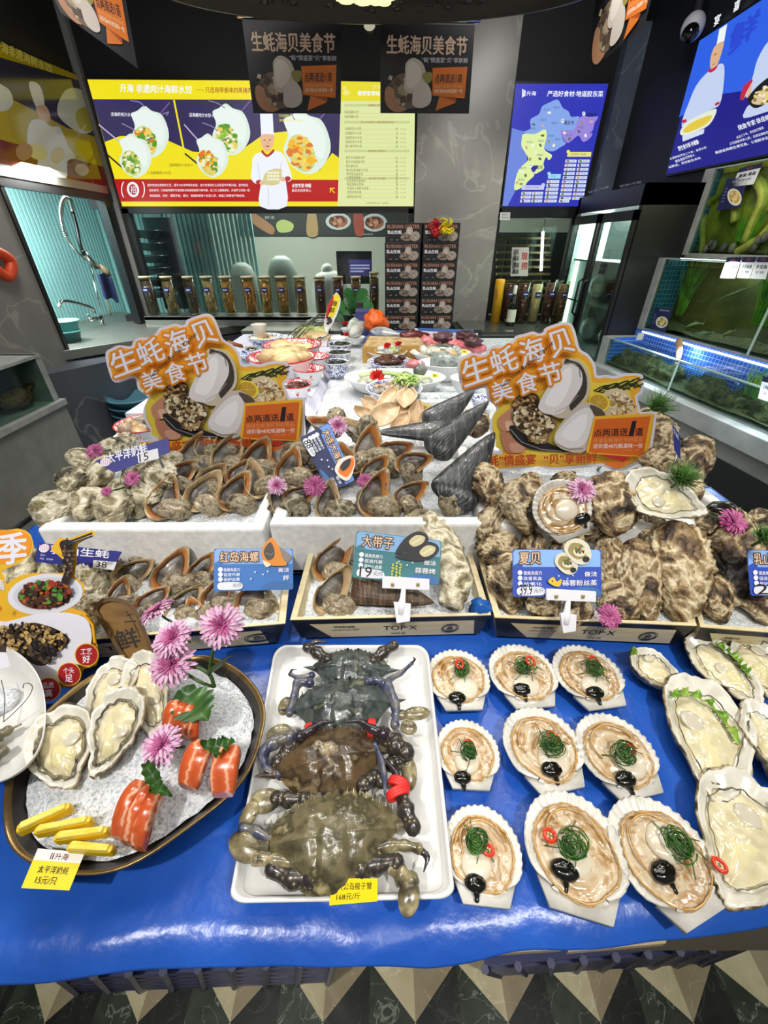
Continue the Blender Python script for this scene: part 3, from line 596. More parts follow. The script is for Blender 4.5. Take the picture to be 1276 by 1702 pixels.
mb=MB();mb.tube([q+Vector((0,-.03,-.02)),q+Vector((0,.05,.08))],[.035,.03],14);mb.build('housing',frameblk,t,world=True)
mb=MB();mb.ell(q+Vector((0,-.03,-.015)),(.032,.012,.024),12,8);mb.build('lens',glow('b8b49c',.9),t,world=True)
mb=MB();mb.tube([q+Vector((0,.05,.08)),(q.x,q.y+.05,2.9)],.008,6);mb.build('stem',frameblk,t,world=True)
q=aty(1151,45,3.3);t=thing('security_camera','white dome security camera at the corner of the cook board','camera',q)
mb=MB();mb.ell(q,(.055,.06,.06),18,12);mb.build('shell',mat('camera_white','b4b6bc',.4),t,world=True)
mb=MB();mb.ell(q+Vector((-.02,-.03,-.03)),(.04,.045,.04),14,10);mb.build('lens',mat('lens_black','0a0a0c',.1),t,world=True)
mb=MB();mb.tube([q,(q.x+.02,q.y+.02,2.9)],.02,8);mb.build('mount',frameblk,t,world=True)
# things seen through the kitchen window
jl=mat('jar_lid','b8a888',.5);jg=clear('jar_glass','f2f0e4',.03)
JB=BY-.14
def jar(px,top,bot,wpx,cols,label,kind='root',lid=True,Y=JB,badge=True,group='jars on the kitchen window sill'):
 a,b=aty(px,bot,Y),aty(px,top,Y);z0=.926 if Y==JB else .882;h=b.z-z0;r=wpx/F*depth(a)/2
 t=thing('storage_jar',label,'jar',(a.x,Y,z0),group);n=22
 mb=MB();mb.lathe([(.001,.002),(r*.96,.002),(r,.008),(r,h-.012),(r*.985,h-.012),(r*.985,.012),(.001,.01)],n);mb.build('glass',jg,t)
 if lid:mb=MB();mb.lathe([(.001,h-.02),(r*.96,h-.02),(r*.96,h-.012),(r*1.03,h-.012),(r*1.03,h),(.001,h)],n);mb.build('lid',jl,t)
 m=mat('jar_fill_'+cols[0],rough=.5,cols=[(.3,cols[0]),(.5,cols[1]),(.7,cols[2])],scale=30,bump=(60,.8,.01));mb=MB();rd=random.Random(int(px))
 if kind=='root':
  mb.lathe([(.001,.014),(r*.8,.014),(r*.8,h*.86),(.001,h*.9)],12)
  for i in range(26):
   an,ra=rd.random()*2*PI,r*.84;p0=Vector((ra*math.cos(an),ra*math.sin(an),.02+rd.random()*h*.5));an2=an+rd.uniform(-1,1)
   mid=Vector((r*.86*math.cos((an+an2)/2+.1),r*.86*math.sin((an+an2)/2+.1),p0.z+h*.12));p1=Vector((r*.8*math.cos(an2),r*.8*math.sin(an2),min(p0.z+h*(.2+.25*rd.random()),h*.9)))
   mb.tube(ctrl([p0,mid,p1],3),[r*.07,r*.1,r*.12,r*.1,r*.09,r*.07,r*.03][:7],5)
 else:
  mb.lathe([(.001,.014),(r*.93,.014),(r*.93,h*.88),(.001,h*.9)],20)
 mb.build('contents',m,t)
 if badge:
  mb=MB()
  mb.grid(6,4,lambda u,v:(1.012*r*math.sin((u-.5)*1.1),-1.012*r*math.cos((u-.5)*1.1),h*(.60+.12*v)));mb.build('round_badge',mat('badge_navy','1c2058',.4),t)
  mb=MB()
  for k in(-1,0,1):mb.box((k*r*.22,-1.03*r,h*.66),(r*.14,.001,h*.025))
  mb.build('badge_mark',mat('badge_white','e8e8f0',.5),t,smooth=False)
pale,gold,dk,rd_=('b8a27c','d8c8a0','8a7048'),('a87828','d8a848','70481c'),('201812','3c2c20','141010'),('2c0e0a','4a1810','1c0806')
for px,wd,c,k,l in((258,18,dk,'fill','dark filled jar, the leftmost jar on the window sill'),(291,18,('8a7a58','a89870','5c4c34'),'root','jar of dull pale roots, second jar from the left on the sill'),(326,17,dk,'fill','dark filled jar, third from the left on the sill'),(355,18,pale,'root','jar of pale cream roots, fourth from the left on the sill'),(385,19,gold,'root','jar of golden roots, fifth from the left on the sill'),(420,19,('a8701c','d89c3c','744818'),'root','jar of amber roots, sixth from the left on the sill'),(447,18,('b08030','dcb050','7c5420'),'root','jar of tangled golden roots, seventh from the left on the sill'),(474,18,('a07830','c8a050','6c4c20'),'root','jar of twisted golden roots, eighth from the left on the sill'),(503,18,('6c5028','94703c','44301a'),'root','jar of brown roots, ninth from the left on the sill'),(535,17,rd_,'fill','jar of dark red liquid, tenth from the left on the sill'),(564,17,('3a140e','5c2014','240a08'),'fill','jar of red brown liquid, eleventh from the left on the sill'),(593,16,('5a3a20','74502c','3c2616'),'fill','jar of brown filling behind the green plant'),(622,15,('4c381c','6c5430','30200f'),'root','tall brown jar at the right end of the sill')):
 jar(px,452 if px==622 else 459,524,wd,c,l,k)
cov=mat('pale_form','9cab9f',.5)
for px,w_,yt,l in((400,46,436,'pale rounded grey cover standing in the kitchen, left of the two'),(466,52,425,'pale rounded grey cover standing in the kitchen, right of the two')):
 a=aty(px,yt,4.75);r=w_/F*depth(a)/2;h=a.z-.75;mb=MB();mb.lathe([(r,0),(r*1.02,h*.5),(r*.95,h*.75),(r*.72,h*.93),(r*.3,h),(.001,h)],24,c=(a.x,4.75,.75),sy=.6);o=mb.build('blurred_form',cov);tag(o,l,'form')  # rounded stand-ins for blurred pale figures behind the steamy glass
a=aty(548,449,4.7);mb=MB();h=a.z-.752;mb.lathe([(.17,0),(.17,h*.75),(.13,h*.93),(.05,h),(.001,h)],20,c=(a.x,4.66,.752),sy=.7);mb.ell((a.x-.02,4.66,a.z),(.06,.05,.06),10,8);o=mb.build('white_mass',mat('white_mass','d8dcd4',.6));tag(o,'white rounded bundle on the kitchen bench beside the screen','mass')  # rounded stand-in for a white figure beside the screen
mb=MB();mb.bx((-1.66,4.5,0),(.3,4.84,.75));o=mb.build('kitchen_bench',steel_d,smooth=False);tag(o,'stainless kitchen bench seen through the steamy window','bench')
a,b=aty(575,430,4.5),aty(618,460,4.5);t=thing('order_screen','small order screen with purple rows behind the steamy window','screen',(a.x,4.5,b.z));mb=MB();mb.bx((a.x-.09,4.5,b.z-.06),(b.x,4.54,a.z+.06));mb.tube([(a.x+.1,4.52,.75),(a.x+.1,4.52,b.z)],.02,8);mb.build('housing',frameblk,t,smooth=False,world=True)
spl=Pl((0,4.497,0),(0,-1,0));pr=Print(spl);pr.poly([(579,431),(617,431),(617,459),(579,459)],G('2a2a64',1));pr.poly([(580,432),(616,432),(616,437),(580,437)],G('3c3c80'))
for y in(441,446,451):pr.line([(582,y),(614 if y<450 else 604,y)],2.6,G('aab0e0'))
pr.build('lit_display',t)
kp=Pl((0,6.28,0),(0,-1,0));t=thing('kitchen_poster','long dark poster strip of dishes on the far kitchen wall','poster',kp(530,372))
board('board',kp,[(395,347),(690,347),(690,392),(395,392)],.01,pp('30322e'),t);pr=Print(kp)
for cx,cy,rx,ry,c in((562,368,21,14,'c8d0cc'),(622,370,21,15,'c8d0cc')):pr.ell(cx,cy,rx,ry,pp(c));pr.ell(cx,cy,rx*.75,ry*.7,pp('8a4030' if cx<600 else '5c3c2c'));pr.specks(cx,cy,rx*.6,ry*.55,[pp('b06848'),pp('c89878'),pp('58301e')],30,4,0,3)
pr.blob([(415,352),(432,360),(455,378),(452,390),(432,380),(418,368)],pp('a87858'));pr.blob([(459,372),(470,365),(487,372),(484,384),(464,386)],pp('b4c070'));pr.blob([(512,352),(524,352),(528,390),(510,390)],pp('b09060'));pr.blob([(588,352),(602,352),(604,390),(590,388)],pp('a84c38'))
pr.tline('鲜活',440,364,456,364,5,pp('c8c8c0'));pr.tline('经典菜',603,391,620,391,3,pp('c8c8c0'));pr.build('printed_face',t)
mb=MB();a=aty(240,360,4.4);mb.bx((a.x-.03,4.4,.9),(a.x+.2,4.46,1.62));o=mb.build('steel_rack',mat('dark_metal','30343a',.4,.6),smooth=False);tag(o,'dark metal rack upright seen at the left of the steamy window','rack')
for i in range(6):
 mb=MB();mb.lathe([(.001,0),(.1,.0),(.15,.05),(.155,.05),(.155,.056),(.145,.055),(.095,.01),(.001,.01)],16,c=(a.x+.02,4.25,1.02+.09*i));mb.box((a.x+.02,4.36,1.02+.09*i),(.03,.18,.012));o=mb.build('steel_bowl',mat('dark_metal2','5a5c60',.3,.8));tag(o,'dim steel bowl on the rack behind the steamy window, %s from the top'%['sixth','fifth','fourth','third','second','first'][i],'bowl','bowls on the kitchen rack')
dpl=Pl((0,4.84,0),(0,-1,0));t=thing('warning_sign','yellow triangle warning sign on the pale kitchen door panel','sign',dpl(265,426));board('door_panel',dpl,[(240,352),(262,352),(292,484),(270,484)],.02,pp('a8c4bc'),t);pr=Print(dpl);pr.poly([(265,419),(271,431),(259,431)],pp('e0c020'));pr.text('!',((264,422),(266.4,422),(266.4,429.5),(264,429.5)),pp('181818'),.03);pr.build('printed_face',t)
a=aty(415,540,3.55);mb=MB();mb.bx((a.x,3.3,a.z-.03),(a.x+.75,3.7,a.z));o=mb.build('side_table',steel_d,smooth=False,bevel=.003)
for x in(a.x+.03,a.x+.72):
 for y in(3.33,3.67):l=MB();l.bx((x-.02,y-.02,0),(x+.02,y+.02,a.z-.03));l.build('leg',steel_d,o,smooth=False,world=True)
tag(o,'narrow steel side table under the window sill','table')
# oyster cartons in two columns
def carton_proto():
 w_,d_,h_=.265,.22,.119;mb=MB();mb.bx((-w_/2,-d_/2,0),(w_/2,d_/2,h_));o=mb.build('oyster_carton',mat('carton_black','15151a',.5),smooth=False,origin=False,bevel=.002)
 pr=Print(lambda x,y,h=0:(-w_/2+x*w_,-d_/2-h,h_*(1-y)))
 pr.text('RUSHAN OYSTER',((.05,.1),(.93,.1),(.93,.29),(.05,.29)),pp('c08468'),.02);pr.text('乳山生蚝',((.05,.38),(.44,.38),(.44,.57),(.05,.57)),pp('e8e6e8'),.05)
 pr.text('6斤装',((.12,.84),(.2,.84),(.2,.9),(.12,.9)),pp('c8c8c8'));pr.text('鲜',((.3,.84),(.36,.84),(.36,.9),(.3,.9)),pp('c8c8c8'));pr.poly([(.05,.68),(.08,.68),(.08,.73),(.05,.73)],pp('b04030'))
 pr.blob([(.44,.62),(.52,.5),(.64,.52),(.72,.7),(.68,.9),(.54,.92),(.42,.8)],pp('8a7868'));pr.blob([(.58,.3),(.66,.2),(.74,.3),(.74,.6),(.66,.76),(.56,.66)],pp('b4a498'));pr.blob([(.74,.5),(.86,.44),(.95,.6),(.92,.84),(.8,.94),(.7,.84)],pp('aa9a8e'))
 pr.blob([(.6,.36),(.66,.28),(.7,.4),(.68,.6),(.61,.6)],pp('cbbcb0'));pr.specks(.56,.72,.11,.17,[pp('6a5848'),pp('a8988a'),pp('4c3c30')],22,.035,0,2);pr.specks(.82,.7,.09,.18,[pp('c4b4a8'),pp('8a7868')],12,.03,0,2)
 pr.mb.build('printed_face',pr.mats,o,smooth=False);return o
cp=carton_proto();used={}
mb=MB();mb.bx((.0,3.58,0),(.56,3.86,.72));struct(mb.build('trim_4',black,smooth=False))
ords=['topmost','second','third','fourth','fifth','sixth','lowest']
for cidx,cx in enumerate((.141,.419)):
 for r in range(7):
  z=.72+.12*r;place(cp,used,(cx+random.uniform(-.002,.002),3.72,z),Matrix.Rotation(random.uniform(-.01,.01),3,'Z'),1,'black oyster carton, %s in the %s column of cartons'%(ords[6-r]+('' if r in(0,6)else ' from the top'),['left','right'][cidx]),'carton','stacked oyster cartons')
t=thing('paper_rosette','red and yellow rosette on top of the right carton column','rosette',aty(733,377,3.6));rd=random.Random(3)
for nm,dx,c in(('red_bow',-.035,'c02028'),('yellow_bow',.03,'e8d020')):
 mb=MB()
 for i in range(26):
  a=rd.random()*2*PI;r=.03+.035*rd.random();mb.tube(ctrl([(dx,0,0),(dx+r*.6*math.cos(a),-.03,r*.8*math.sin(a)),(dx+r*math.cos(a+.5),-.015,r*math.sin(a+.5))],4),.006,5)
 mb.build(nm,flat(c),t)
# freezer with dark lid
t=thing('chest_freezer','white chest freezer with black glass lid left of the door fridge','freezer',(.98,3.55,0))
mb=MB();mb.bx((.58,3.28,0),(1.40,3.86,.80));mb.build('cabinet',mat('freezer_white','c4c8cc',.35),t,smooth=False,world=True,bevel=.01)
mb=MB();mb.bx((.57,3.26,.80),(1.41,3.87,.865));mb.build('lid',frameblk,t,smooth=False,world=True,bevel=.01)
mb=MB();mb.bx((.62,3.33,.865),(1.38,3.84,.878));mb.build('lid_glass',mat('dark_glass','4a4c48',.06,spec=1),t,smooth=False,world=True)
mb=MB();mb.bx((.66,3.3,.865),(.72,3.34,.89));mb.build('lid_handle',frameblk,t,smooth=False,world=True)
fp=Pl((0,3.277,0),(0,-1,0));pr=Print(fp);pr.text('JM',((802,562),(848,562),(848,592),(802,592)),mat('print_black','0c0c0c',.5),.05);pr.build('lettering',t)
def tubej(px,top,w_,cols,l,kind='fill',badge=True):jar(px,top,521,w_,cols,l,kind,False,3.72,badge,'tubes on the freezer lid')
def plaint(px,top,w_,c,l,nm='tube_tin',cat='tin'):
 a,b=aty(px,521,3.72),aty(px,top,3.72);r=w_/F*depth(a)/2;h=b.z-.879;mb=MB();mb.lathe([(.001,0),(r,0),(r,h*.97),(r*.9,h),(.001,h)],20,c=(a.x,3.72,.879));o=mb.build(nm,flat(c));tag(o,l,cat);return o
yt=plaint(824,464,15,'e0a81c','yellow cylindrical tin standing on the freezer lid');mb=MB();a=aty(824,490,3.7)
pr=Print(Pl((0,aty(824,490,3.72).y-.0405,0),(0,-1,0)));pr.text('海参',((821,476),(827,476),(827,500),(821,500)),pp('8a4810'));pr.build('lettering',yt)
tubej(841,462,18,('2c1410','4c2018','180a08'),'tube of dark red beans beside the yellow tin');tubej(865,462,20,('3a1c14','5c2c20','20100c'),'tube of brown red beans behind the small wine bottle');tubej(886,464,17,('c8bc98','e0d6b4','a8986c'),'tube of cream grain on the freezer lid');tubej(908,462,18,('34160f','542418','1c0c08'),'tube of dark red beans right of the cream grain');tubej(928,464,17,('5a4426','7a6038','3c2c18'),'tube of brown grain at the right end of the freezer lid')
a,b=aty(850,521,3.6),aty(856,475,3.6);t=thing('wine_bottle','small dark bottle with white label on the freezer lid','bottle',(a.x,3.6,.879));h=b.z-.879
mb=MB();mb.lathe([(.001,0),(.032,0),(.034,.01),(.034,h*.55),(.028,h*.66),(.013,h*.75),(.012,h),(.001,h)],20);mb.build('glass',mat('bottle_dark','14180f',.08),t)
mb=MB();mb.lathe([(.0345,h*.1),(.0345,h*.42)],20);mb.build('paper_label',flat('d8d4c4'),t);mb=MB();mb.lathe([(.0135,h*.8),(.0135,h*1.01),(.001,h*1.01)],16);mb.build('foil_cap',flat('c8c4b8'),t)
t=thing('wooden_rack','slatted wooden rack behind the right kitchen window','rack',aty(865,440,4.5))
for i in range(9):
 y=396+12*i;mb=MB();mb.bx(*(lambda p,q:((p.x,4.5,p.z-.008),(q.x,4.56,p.z+.008)))(aty(826,y,4.5),aty(915,y,4.5)));mb.build('slat',mat('rack_wood','a89468',.6),t,smooth=False,world=True)
for px in(838,872,905):p=aty(px,440,4.58);mb=MB();mb.bx((p.x-.012,4.57,0),(p.x+.012,4.6,1.5));mb.build('upright',mat('rack_dark','3c3428',.6),t,smooth=False,world=True)
mb=MB();mb.bx((.9,4.95,0),(2.0,5.0,1.52));struct(mb.build('wall_kitchen_right',mat('kitchen_dark','2c312e',.6),smooth=False))
tubelamp('tube_lamp','upright white tube lamp behind the right kitchen window',aty(899,450,4.45),aty(902,385,4.45),.012,0)
npl=Pl((0,BY-.035,0),(0,-1,0));t=thing('notice_sheet','pinkish handwritten notice on the right kitchen window','notice',npl(863,435));board('sheet',npl,[(851,411),(879,411),(877,459),(848,459)],.002,pp('b8b0a8'),t);pr=Print(npl)
pr.text('小心台阶',((852,414),(857.5,414),(856,456),(850,456)),pp('202020'),.03)
for i,ch in enumerate('活鲜海味'):pr.text(ch,((853,414+11*i),(863,414+11*i),(862,423+11*i),(852,423+11*i)),pp('201c20'),.04)
for i,ch in enumerate('现捞'):pr.text(ch,((867,420+16*i),(877,420+16*i),(876,432+16*i),(866,432+16*i)),pp('a82c30'),.05)
pr.build('printed_face',t)
a=aty(838,359,BY-.035);t=thing('paper_notice','small white notice at the top of the right kitchen window','notice',a);board('sheet',npl,[(831,353),(848,353),(847,366),(830,366)],.002,pp('c8ccc8'),t);pr=Print(npl);pr.tline('油烟净化',833,358,845,358,3,pp('505450'));pr.tline('食品安全',833,363,845,363,3,pp('505450'));pr.build('printed_face',t)
# two-door display fridge
t=thing('display_fridge','tall black display fridge with two glass doors in the right corner','fridge',(1.7,3.38,0))
FX,FY0,FY1,FZ=1.47,2.9,3.87,1.72
mb=MB();mb.bx((FX,FY0,0),(FX+.5,FY0+.04,FZ));mb.bx((FX,FY1-.04,0),(FX+.5,FY1,FZ));mb.bx((FX+.46,FY0,0),(FX+.5,FY1,FZ));mb.bx((FX,FY0,0),(FX+.5,FY1,.1));mb.bx((FX,FY0,FZ-.1),(FX+.5,FY1,FZ))
mb.build('cabinet',mat('fridge_black','0e0f11',.35),t,smooth=False,world=True)
mb=MB();mb.bx((FX+.44,FY0+.04,.1),(FX+.458,FY1-.04,FZ-.1));mb.build('liner',mat('fridge_liner','d0dcd8',.4),t,smooth=False,world=True)
for ya,yb in((FY0+.042,FY0+.05),(FY1-.05,FY1-.042)):mb=MB();mb.bx((FX+.02,ya,.1),(FX+.44,yb,FZ-.1));mb.build('side_liner',mat('fridge_liner','aebfbb',.4),t,smooth=False,world=True)
mid=(FY0+FY1)/2
for i,(a,b)in enumerate(((FY0+.01,mid-.01),(mid+.01,FY1-.01))):
 d=MB()
 for p,q in(((FX-.02,a,.12),(FX,a+.035,FZ-.12)),((FX-.02,b-.035,.12),(FX,b,FZ-.12)),((FX-.02,a,.12),(FX,b,.16)),((FX-.02,a,FZ-.17),(FX,b,FZ-.12))):d.bx(p,q)
 dd=d.build('door',frameblk,t,smooth=False,world=True)
 g_=MB();g_.bx((FX-.012,a+.035,.16),(FX-.008,b-.035,FZ-.17));g_.build('glass',clear('fridge_glass','d4e6de',.05,.03),dd,smooth=False,world=True)
 h_=MB();y=b-.03 if i==0 else a+.03;h_.tube([(FX-.02,y,.98),(FX-.045,y,1.0),(FX-.045,y,1.2),(FX-.02,y,1.22)],.008,8);h_.build('handle',frameblk,dd,world=True)
for z in(.45,.75,1.05,1.32):
 mb=MB();mb.bx((FX+.04,FY0+.05,z),(FX+.42,FY1-.05,z+.012));mb.build('shelf',mat('shelf_grey','aab4b2',.3,.3),t,smooth=False,world=True)
for y in(FY1-.08,FY0+.09):
 mb=MB();mb.tube([(FX+.06,y,.3),(FX+.06,y,1.5)],.014,10);mb.build('lamp_tube',glow('f4fffa',7),t,world=True)
area(FX+.2,3.385,FZ-.12,FX+.2,3.385,0,.2,.8,24,(.93,1,.97))  # area light added inside the fridge to brighten its shelves
pr=Print(Pl((FX-.022,0,0),(-1,0,0)));pr.tline('新鲜冷藏',978,322,1012,312,4,pp('9aa4b0'));pr.tline('新鲜冷藏',1030,312,1066,304,4,pp('9aa4b0'));pr.build('lettering',t)
rd=random.Random(5)
def bag(x,y,z,w_,h_,c,l):
 mb=MB();mb.ell((x,y,z+h_/2),(w_*.35,w_/2,h_/2),14,10,0,lambda d:1+.15*noise.noise(d*3+Vector((x*9,y*7,z))));o=mb.build('food_bag',mat('bag_'+c,rough=.25,cols=[(.35,c),(.6,'d8dcd8'),(.75,c)],scale=14));tag(o,l,'bag','bags in the display fridge')
for i,(y,z,c,l)in enumerate(((3.02,.765,'d8c02c','yellow and clear food bag on the second shelf of the fridge'),(3.08,1.065,'d8c430','yellow food bag on the third shelf of the fridge'),(3.25,1.065,'c8ccb8','pale food bag on the third shelf of the fridge'),(3.28,.765,'b8a890','tan food bag on the second shelf of the fridge'),(3.1,1.335,'b0b4b0','pale food bag on the top shelf of the fridge'),(3.62,.765,'c0c8c0','clear food bag behind the far fridge door'),(3.65,1.065,'c8ccc8','clear food bag on the third shelf behind the far fridge door'))):bag(FX+.2,y,z,.17,.17,c,l)
# stepped fish tanks on the right wall (built in the wall's own frame)
blue_t=tiles('tile_blue','2f62d4','3a70e0','9cc0f0',22,(R(90),0,0));teal_t=tiles('tile_teal','2c5a70','34688a','6f98a4',20,(R(90),0,0));teal_s=tiles('tile_teal_side','2c5a70','34688a','6f98a4',20,(0,R(90),R(90)))
gl=clear('tank_glass','dcebe4',.02,.01);seal=mat('glass_edge','9fb4ac',.2)
bedm=mat('tank_bed',rough=.8,cols=[(.3,'2e2818'),(.5,'6a5c34'),(.68,'3c3622')],scale=26,bump=(40,.8,.02))
backm=mat('tank_back',rough=.7,cols=[(.3,'4a3e18'),(.55,'6a5a24'),(.75,'3a3418')],scale=4)
def tank(name,label,y0,y1,z0,z1,L,water,back,side,bed,joints,rimw=.03,x0=0):
 t=thing(name,label,'fish tank',RO,None,(0,0,ANG));zb=z0+.015
 def P(nm,m,*bxs,**k):
  mb=MB()
  for a,b in bxs:mb.bx(a,b)
  return mb.build(nm,m,t,smooth=False,**k)
 P('end_pillar',con_rim,((x0-.05,y0-.01,z0),(x0+.02,y1,z1)))
 P('tank_floor',con,((x0,y0,z0-.02),(L,y1,z0+.01)))
 P('back_tiles',back,((x0+.02,y1-.02,z0),(L,y1,z1)))
 P('side_tiles',side,((x0+.02,y0+.012,z0),(x0+.03,y1-.02,z1)))
 P('front_glass',gl,((x0+.02,y0,z0+.01),(L,y0+.008,z1)))
 mb=MB();mb.grid(60,14,lambda u,v:(x0+.03+u*(L-x0-.03),y0+.012+v*(y1-y0-.035),zb+bed*(.35+.65*v)*(1+1.1*noise.noise(Vector((u*14,v*4,z0*9))))));mb.build('gravel_bed',bedm,t)
 for x in joints:P('glass_joint',seal,((x,y0-.003,z0+.01),(x+.012,y0+.0,z1)))
 P('top_edge',seal,((x0+.02,y0-.002,z1-.006),(L,y0+.01,z1)))
 if water:
  mb=MB();mb.grid(80,12,lambda u,v:(x0+.03+u*(L-x0-.03),y0+.012+v*(y1-y0-.035),water+.004*noise.noise(Vector((u*30,v*6,3)))));mb.build('water_surface',clear('water_'+name,'b8d4e0',.10,.03),t)
 return t
LT=2.4
t1=tank('lower_tank','lowest long fish tank with blue tiled back above the stone ledge',0.02,.24,.76,.93,LT,.905,blue_t,blue_t,.03,(.62,1.28,1.95))
mb=MB();mb.bx((-.05,.22,.93),(LT,.235,.975));mb.build('blue_tile_band',blue_t,t1,smooth=False)
t2=tank('middle_tank','middle fish tank with teal side tiles and dark murky water',.23,.40,.975,1.365,LT,1.325,backm,teal_s,.03,(.78,1.55))
t3=tank('upper_tank','topmost fish tank with yellow lit back and pebbles',.36,.415,1.38,1.78,LT,1.75,mat('tank_back_yellow',rough=.6,cols=[(.3,'6a6418'),(.5,'b8a830'),(.7,'4a4a18')],scale=5),teal_s,.015,(1.1,))
mb=MB();mb.bx((-.05,-.045,.68),(LT+.8,.02,.765));o=mb.build('ledge',con_rim,None,smooth=False,bevel=.004);o.name='stone_ledge';o.location=RO+Matrix.Rotation(ANG,3,'Z')@o.location;o.rotation_euler.z=ANG;tag(o,'long pale stone ledge under the right tanks','ledge')
mb=MB();mb.bx((-.05,-.02,0),(LT+.8,.41,.68));o=struct(mb.build('wall_right_base',con,smooth=False));o.location=RO+Matrix.Rotation(ANG,3,'Z')@o.location;o.rotation_euler.z=ANG
a,b,c,d=(Pl(rw(0,-.024,0),-n_)(*p)for p in((1205,722),(1500,880),(1500,1120),(1160,812)))
mb=MB();mb.hexa([rw(.78,-.03,.08),rw(2.0,-.03,.08),rw(2.0,-.022,.08),rw(.78,-.022,.08)],[rw(.78,-.03,.60),rw(2.0,-.03,.60),rw(2.0,-.022,.60),rw(.78,-.022,.60)]);o=mb.build('access_panel',mat('panel_black','0d0e0f',.5),smooth=False);tag(o,'matt black access panel in the concrete under the right tanks','panel')
def rl_light(x,y,z,sx,p,col):
 q=rw(x,y,z);area(q.x,q.y,q.z,q.x-n_.x*.05,q.y-n_.y*.05,z-1,.05,sx,p,col)
def strip(x0,x1,y,z,label,col,es):
 mb=MB();mb.tube([rw(x0,y,z),rw(x1,y,z)],.005,8);o=mb.build('tank_glow_strip',glow(col,es));tag(o,label,'lamp')
strip(.05,LT,.205,.966,'thin blue white glowing strip added along the lower tank','d0e4ff',2.5);strip(.1,LT,.26,1.362,'thin white glowing strip added along the middle tank','eaf6ff',4);strip(.3,LT,.385,1.79,'thin warm glowing strip added along the upper tank','fff0b0',4)  # glowing strips added to go with the tank area lights
for x in(.5,1.2,1.9):rl_light(x,.13,.97,.6,4,(.75,.87,1));rl_light(x,.32,1.36,.6,4.5,(.95,1,.9));rl_light(x,.385,1.77,.6,3.8,(1,.95,.6))  # area lights added inside the tanks to brighten them
rd=random.Random(8)
pw=['leftmost','second','third','fourth','fifth','sixth','seventh','eighth','ninth']
for i,(px,py,w_,c)in enumerate(((1173,413,13,'7c7060'),(1186,408,16,'4a423e'),(1203,411,15,'4c4444'),(1217,412,16,'8a7c66'),(1254,410,17,'4a4240'),(1262,398,20,'3c3634'),(1273,392,20,'463e3c'),(1181,404,12,'40403c'))):
 q=Pl(rw(0,.376,0),-n_)(px,py);r=w_/F*depth(q)/2;mb=MB();mb.ell(q,(r*.6,r*.9,r*1.0),14,10,0,lambda d:1+.12*noise.noise(d*1.6+Vector((i,0,0))));o=mb.build('pebble',mat('pebble_'+c,rough=.6,cols=[(.3,c),(.7,'6a6058')],scale=20));tag(o,'smooth %s pebble in the upper tank, %s from the left'%('pale tan' if c in('7c7060','8a7c66')else 'dark grey',pw[i]),'pebble','pebbles in the upper tank')
def weed(px,py,w_,h_,pl_,c,l,n=60,sd=1):
 rd=random.Random(sd);q=pl_(px,py);s=depth(q)/F;mb=MB();right=e_*-1
 for i in range(n):
  x0=rd.uniform(-.35,.35)*w_*s;a=rd.uniform(-.5,.5);L_=h_*s*(.5+.5*rd.random());p0=q+right*x0+n_*rd.uniform(-.01,.01);
  mb.tube(ctrl([p0,p0+right*a*L_*.3+Vector((0,0,L_*.5)),p0+right*a*L_*.8+n_*rd.uniform(-.015,.015)+Vector((0,0,L_))],3),[.003,.004,.004,.004,.003,.002,.001],4,0,False,.4)
 o=mb.build('water_weed',mat('weed_'+c,rough=.5,cols=[(.3,c),(.7,'8fbf30')],scale=20));tag(o,l,'water plant')
U,M_,Lw=Pl(rw(0,.385,0),-n_),Pl(rw(0,.33,0),-n_),Pl(rw(0,.12,0),-n_)
weed(1235,402,44,45,U,'4c9a20','bright green weed among the pebbles of the upper tank',90,2);weed(1262,540,40,110,M_,'3c7a1c','tall green weed at the right of the middle tank',90,3);weed(1248,660,40,50,Lw,'3c8a24','green weed in the lower tank near the right edge',70,4);weed(1128,525,18,90,M_,'4a5a30','dim green weed in the left of the middle tank',40,5)
for i,(pts,l)in enumerate((([(1166,425),(1172,350),(1200,320),(1218,312),(1230,330)],'thin yellow driftwood arch in the upper tank'),([(1238,405),(1256,360),(1268,330),(1262,305),(1248,300),(1228,318),(1222,370)],'thick yellow driftwood arch in the upper tank'),([(1225,420),(1258,400),(1290,372)],'pale yellow slanting driftwood at the right of the upper tank'))):
 mb=MB();mb.tube(ctrl([U(*p)for p in pts],6),.016 if i==0 else .024,10);mb.warp(lambda v:v+Vector((0,0,.006*noise.noise(v*40))));o=mb.build('driftwood',mat('wood_yellow',rough=.7,cols=[(.3,'8a7c1c'),(.6,'b0a44c')],scale=24,bump=(40,.6)));tag(o,l,'driftwood')
fish_m=mat('tank_fish',rough=.35,cols=[(.35,'3a3826'),(.6,'6a6448')],scale=14);fish_t=mat('tank_fish_tan',rough=.35,cols=[(.35,'7a6a38'),(.6,'a8985c')],scale=16)
def fish(name,pl_,a,b,r,m,l,cat='fish',bend=0):
 p,q=pl_(*a),pl_(*b);d=q-p;mb=MB();pts=[p+d*k+Vector((0,0,bend*math.sin(k*PI)))for k in[i/10 for i in range(11)]]
 mb.tube(pts,[r*.25,r*.7,r*.95,r,r*.95,r*.8,r*.6,r*.42,r*.3,r*.22,r*.1],10,flat=.6);up=Vector((0,0,1))
 mb.add([pts[9],pts[10]+d*.08+up*r*.9,pts[10]+d*.03,pts[10]+d*.08-up*r*.9],[(0,1,2),(0,2,3)]);mb.add([pts[3]+up*r*.55,pts[5]+up*r*1.5,pts[7]+up*r*.5],[(0,1,2)])
 o=mb.build(name,m);tag(o,l,cat)
fish('swimming_fish',M_,(1196,497),(1262,472),.011,fish_m,'slender dark fish swimming across the middle tank')
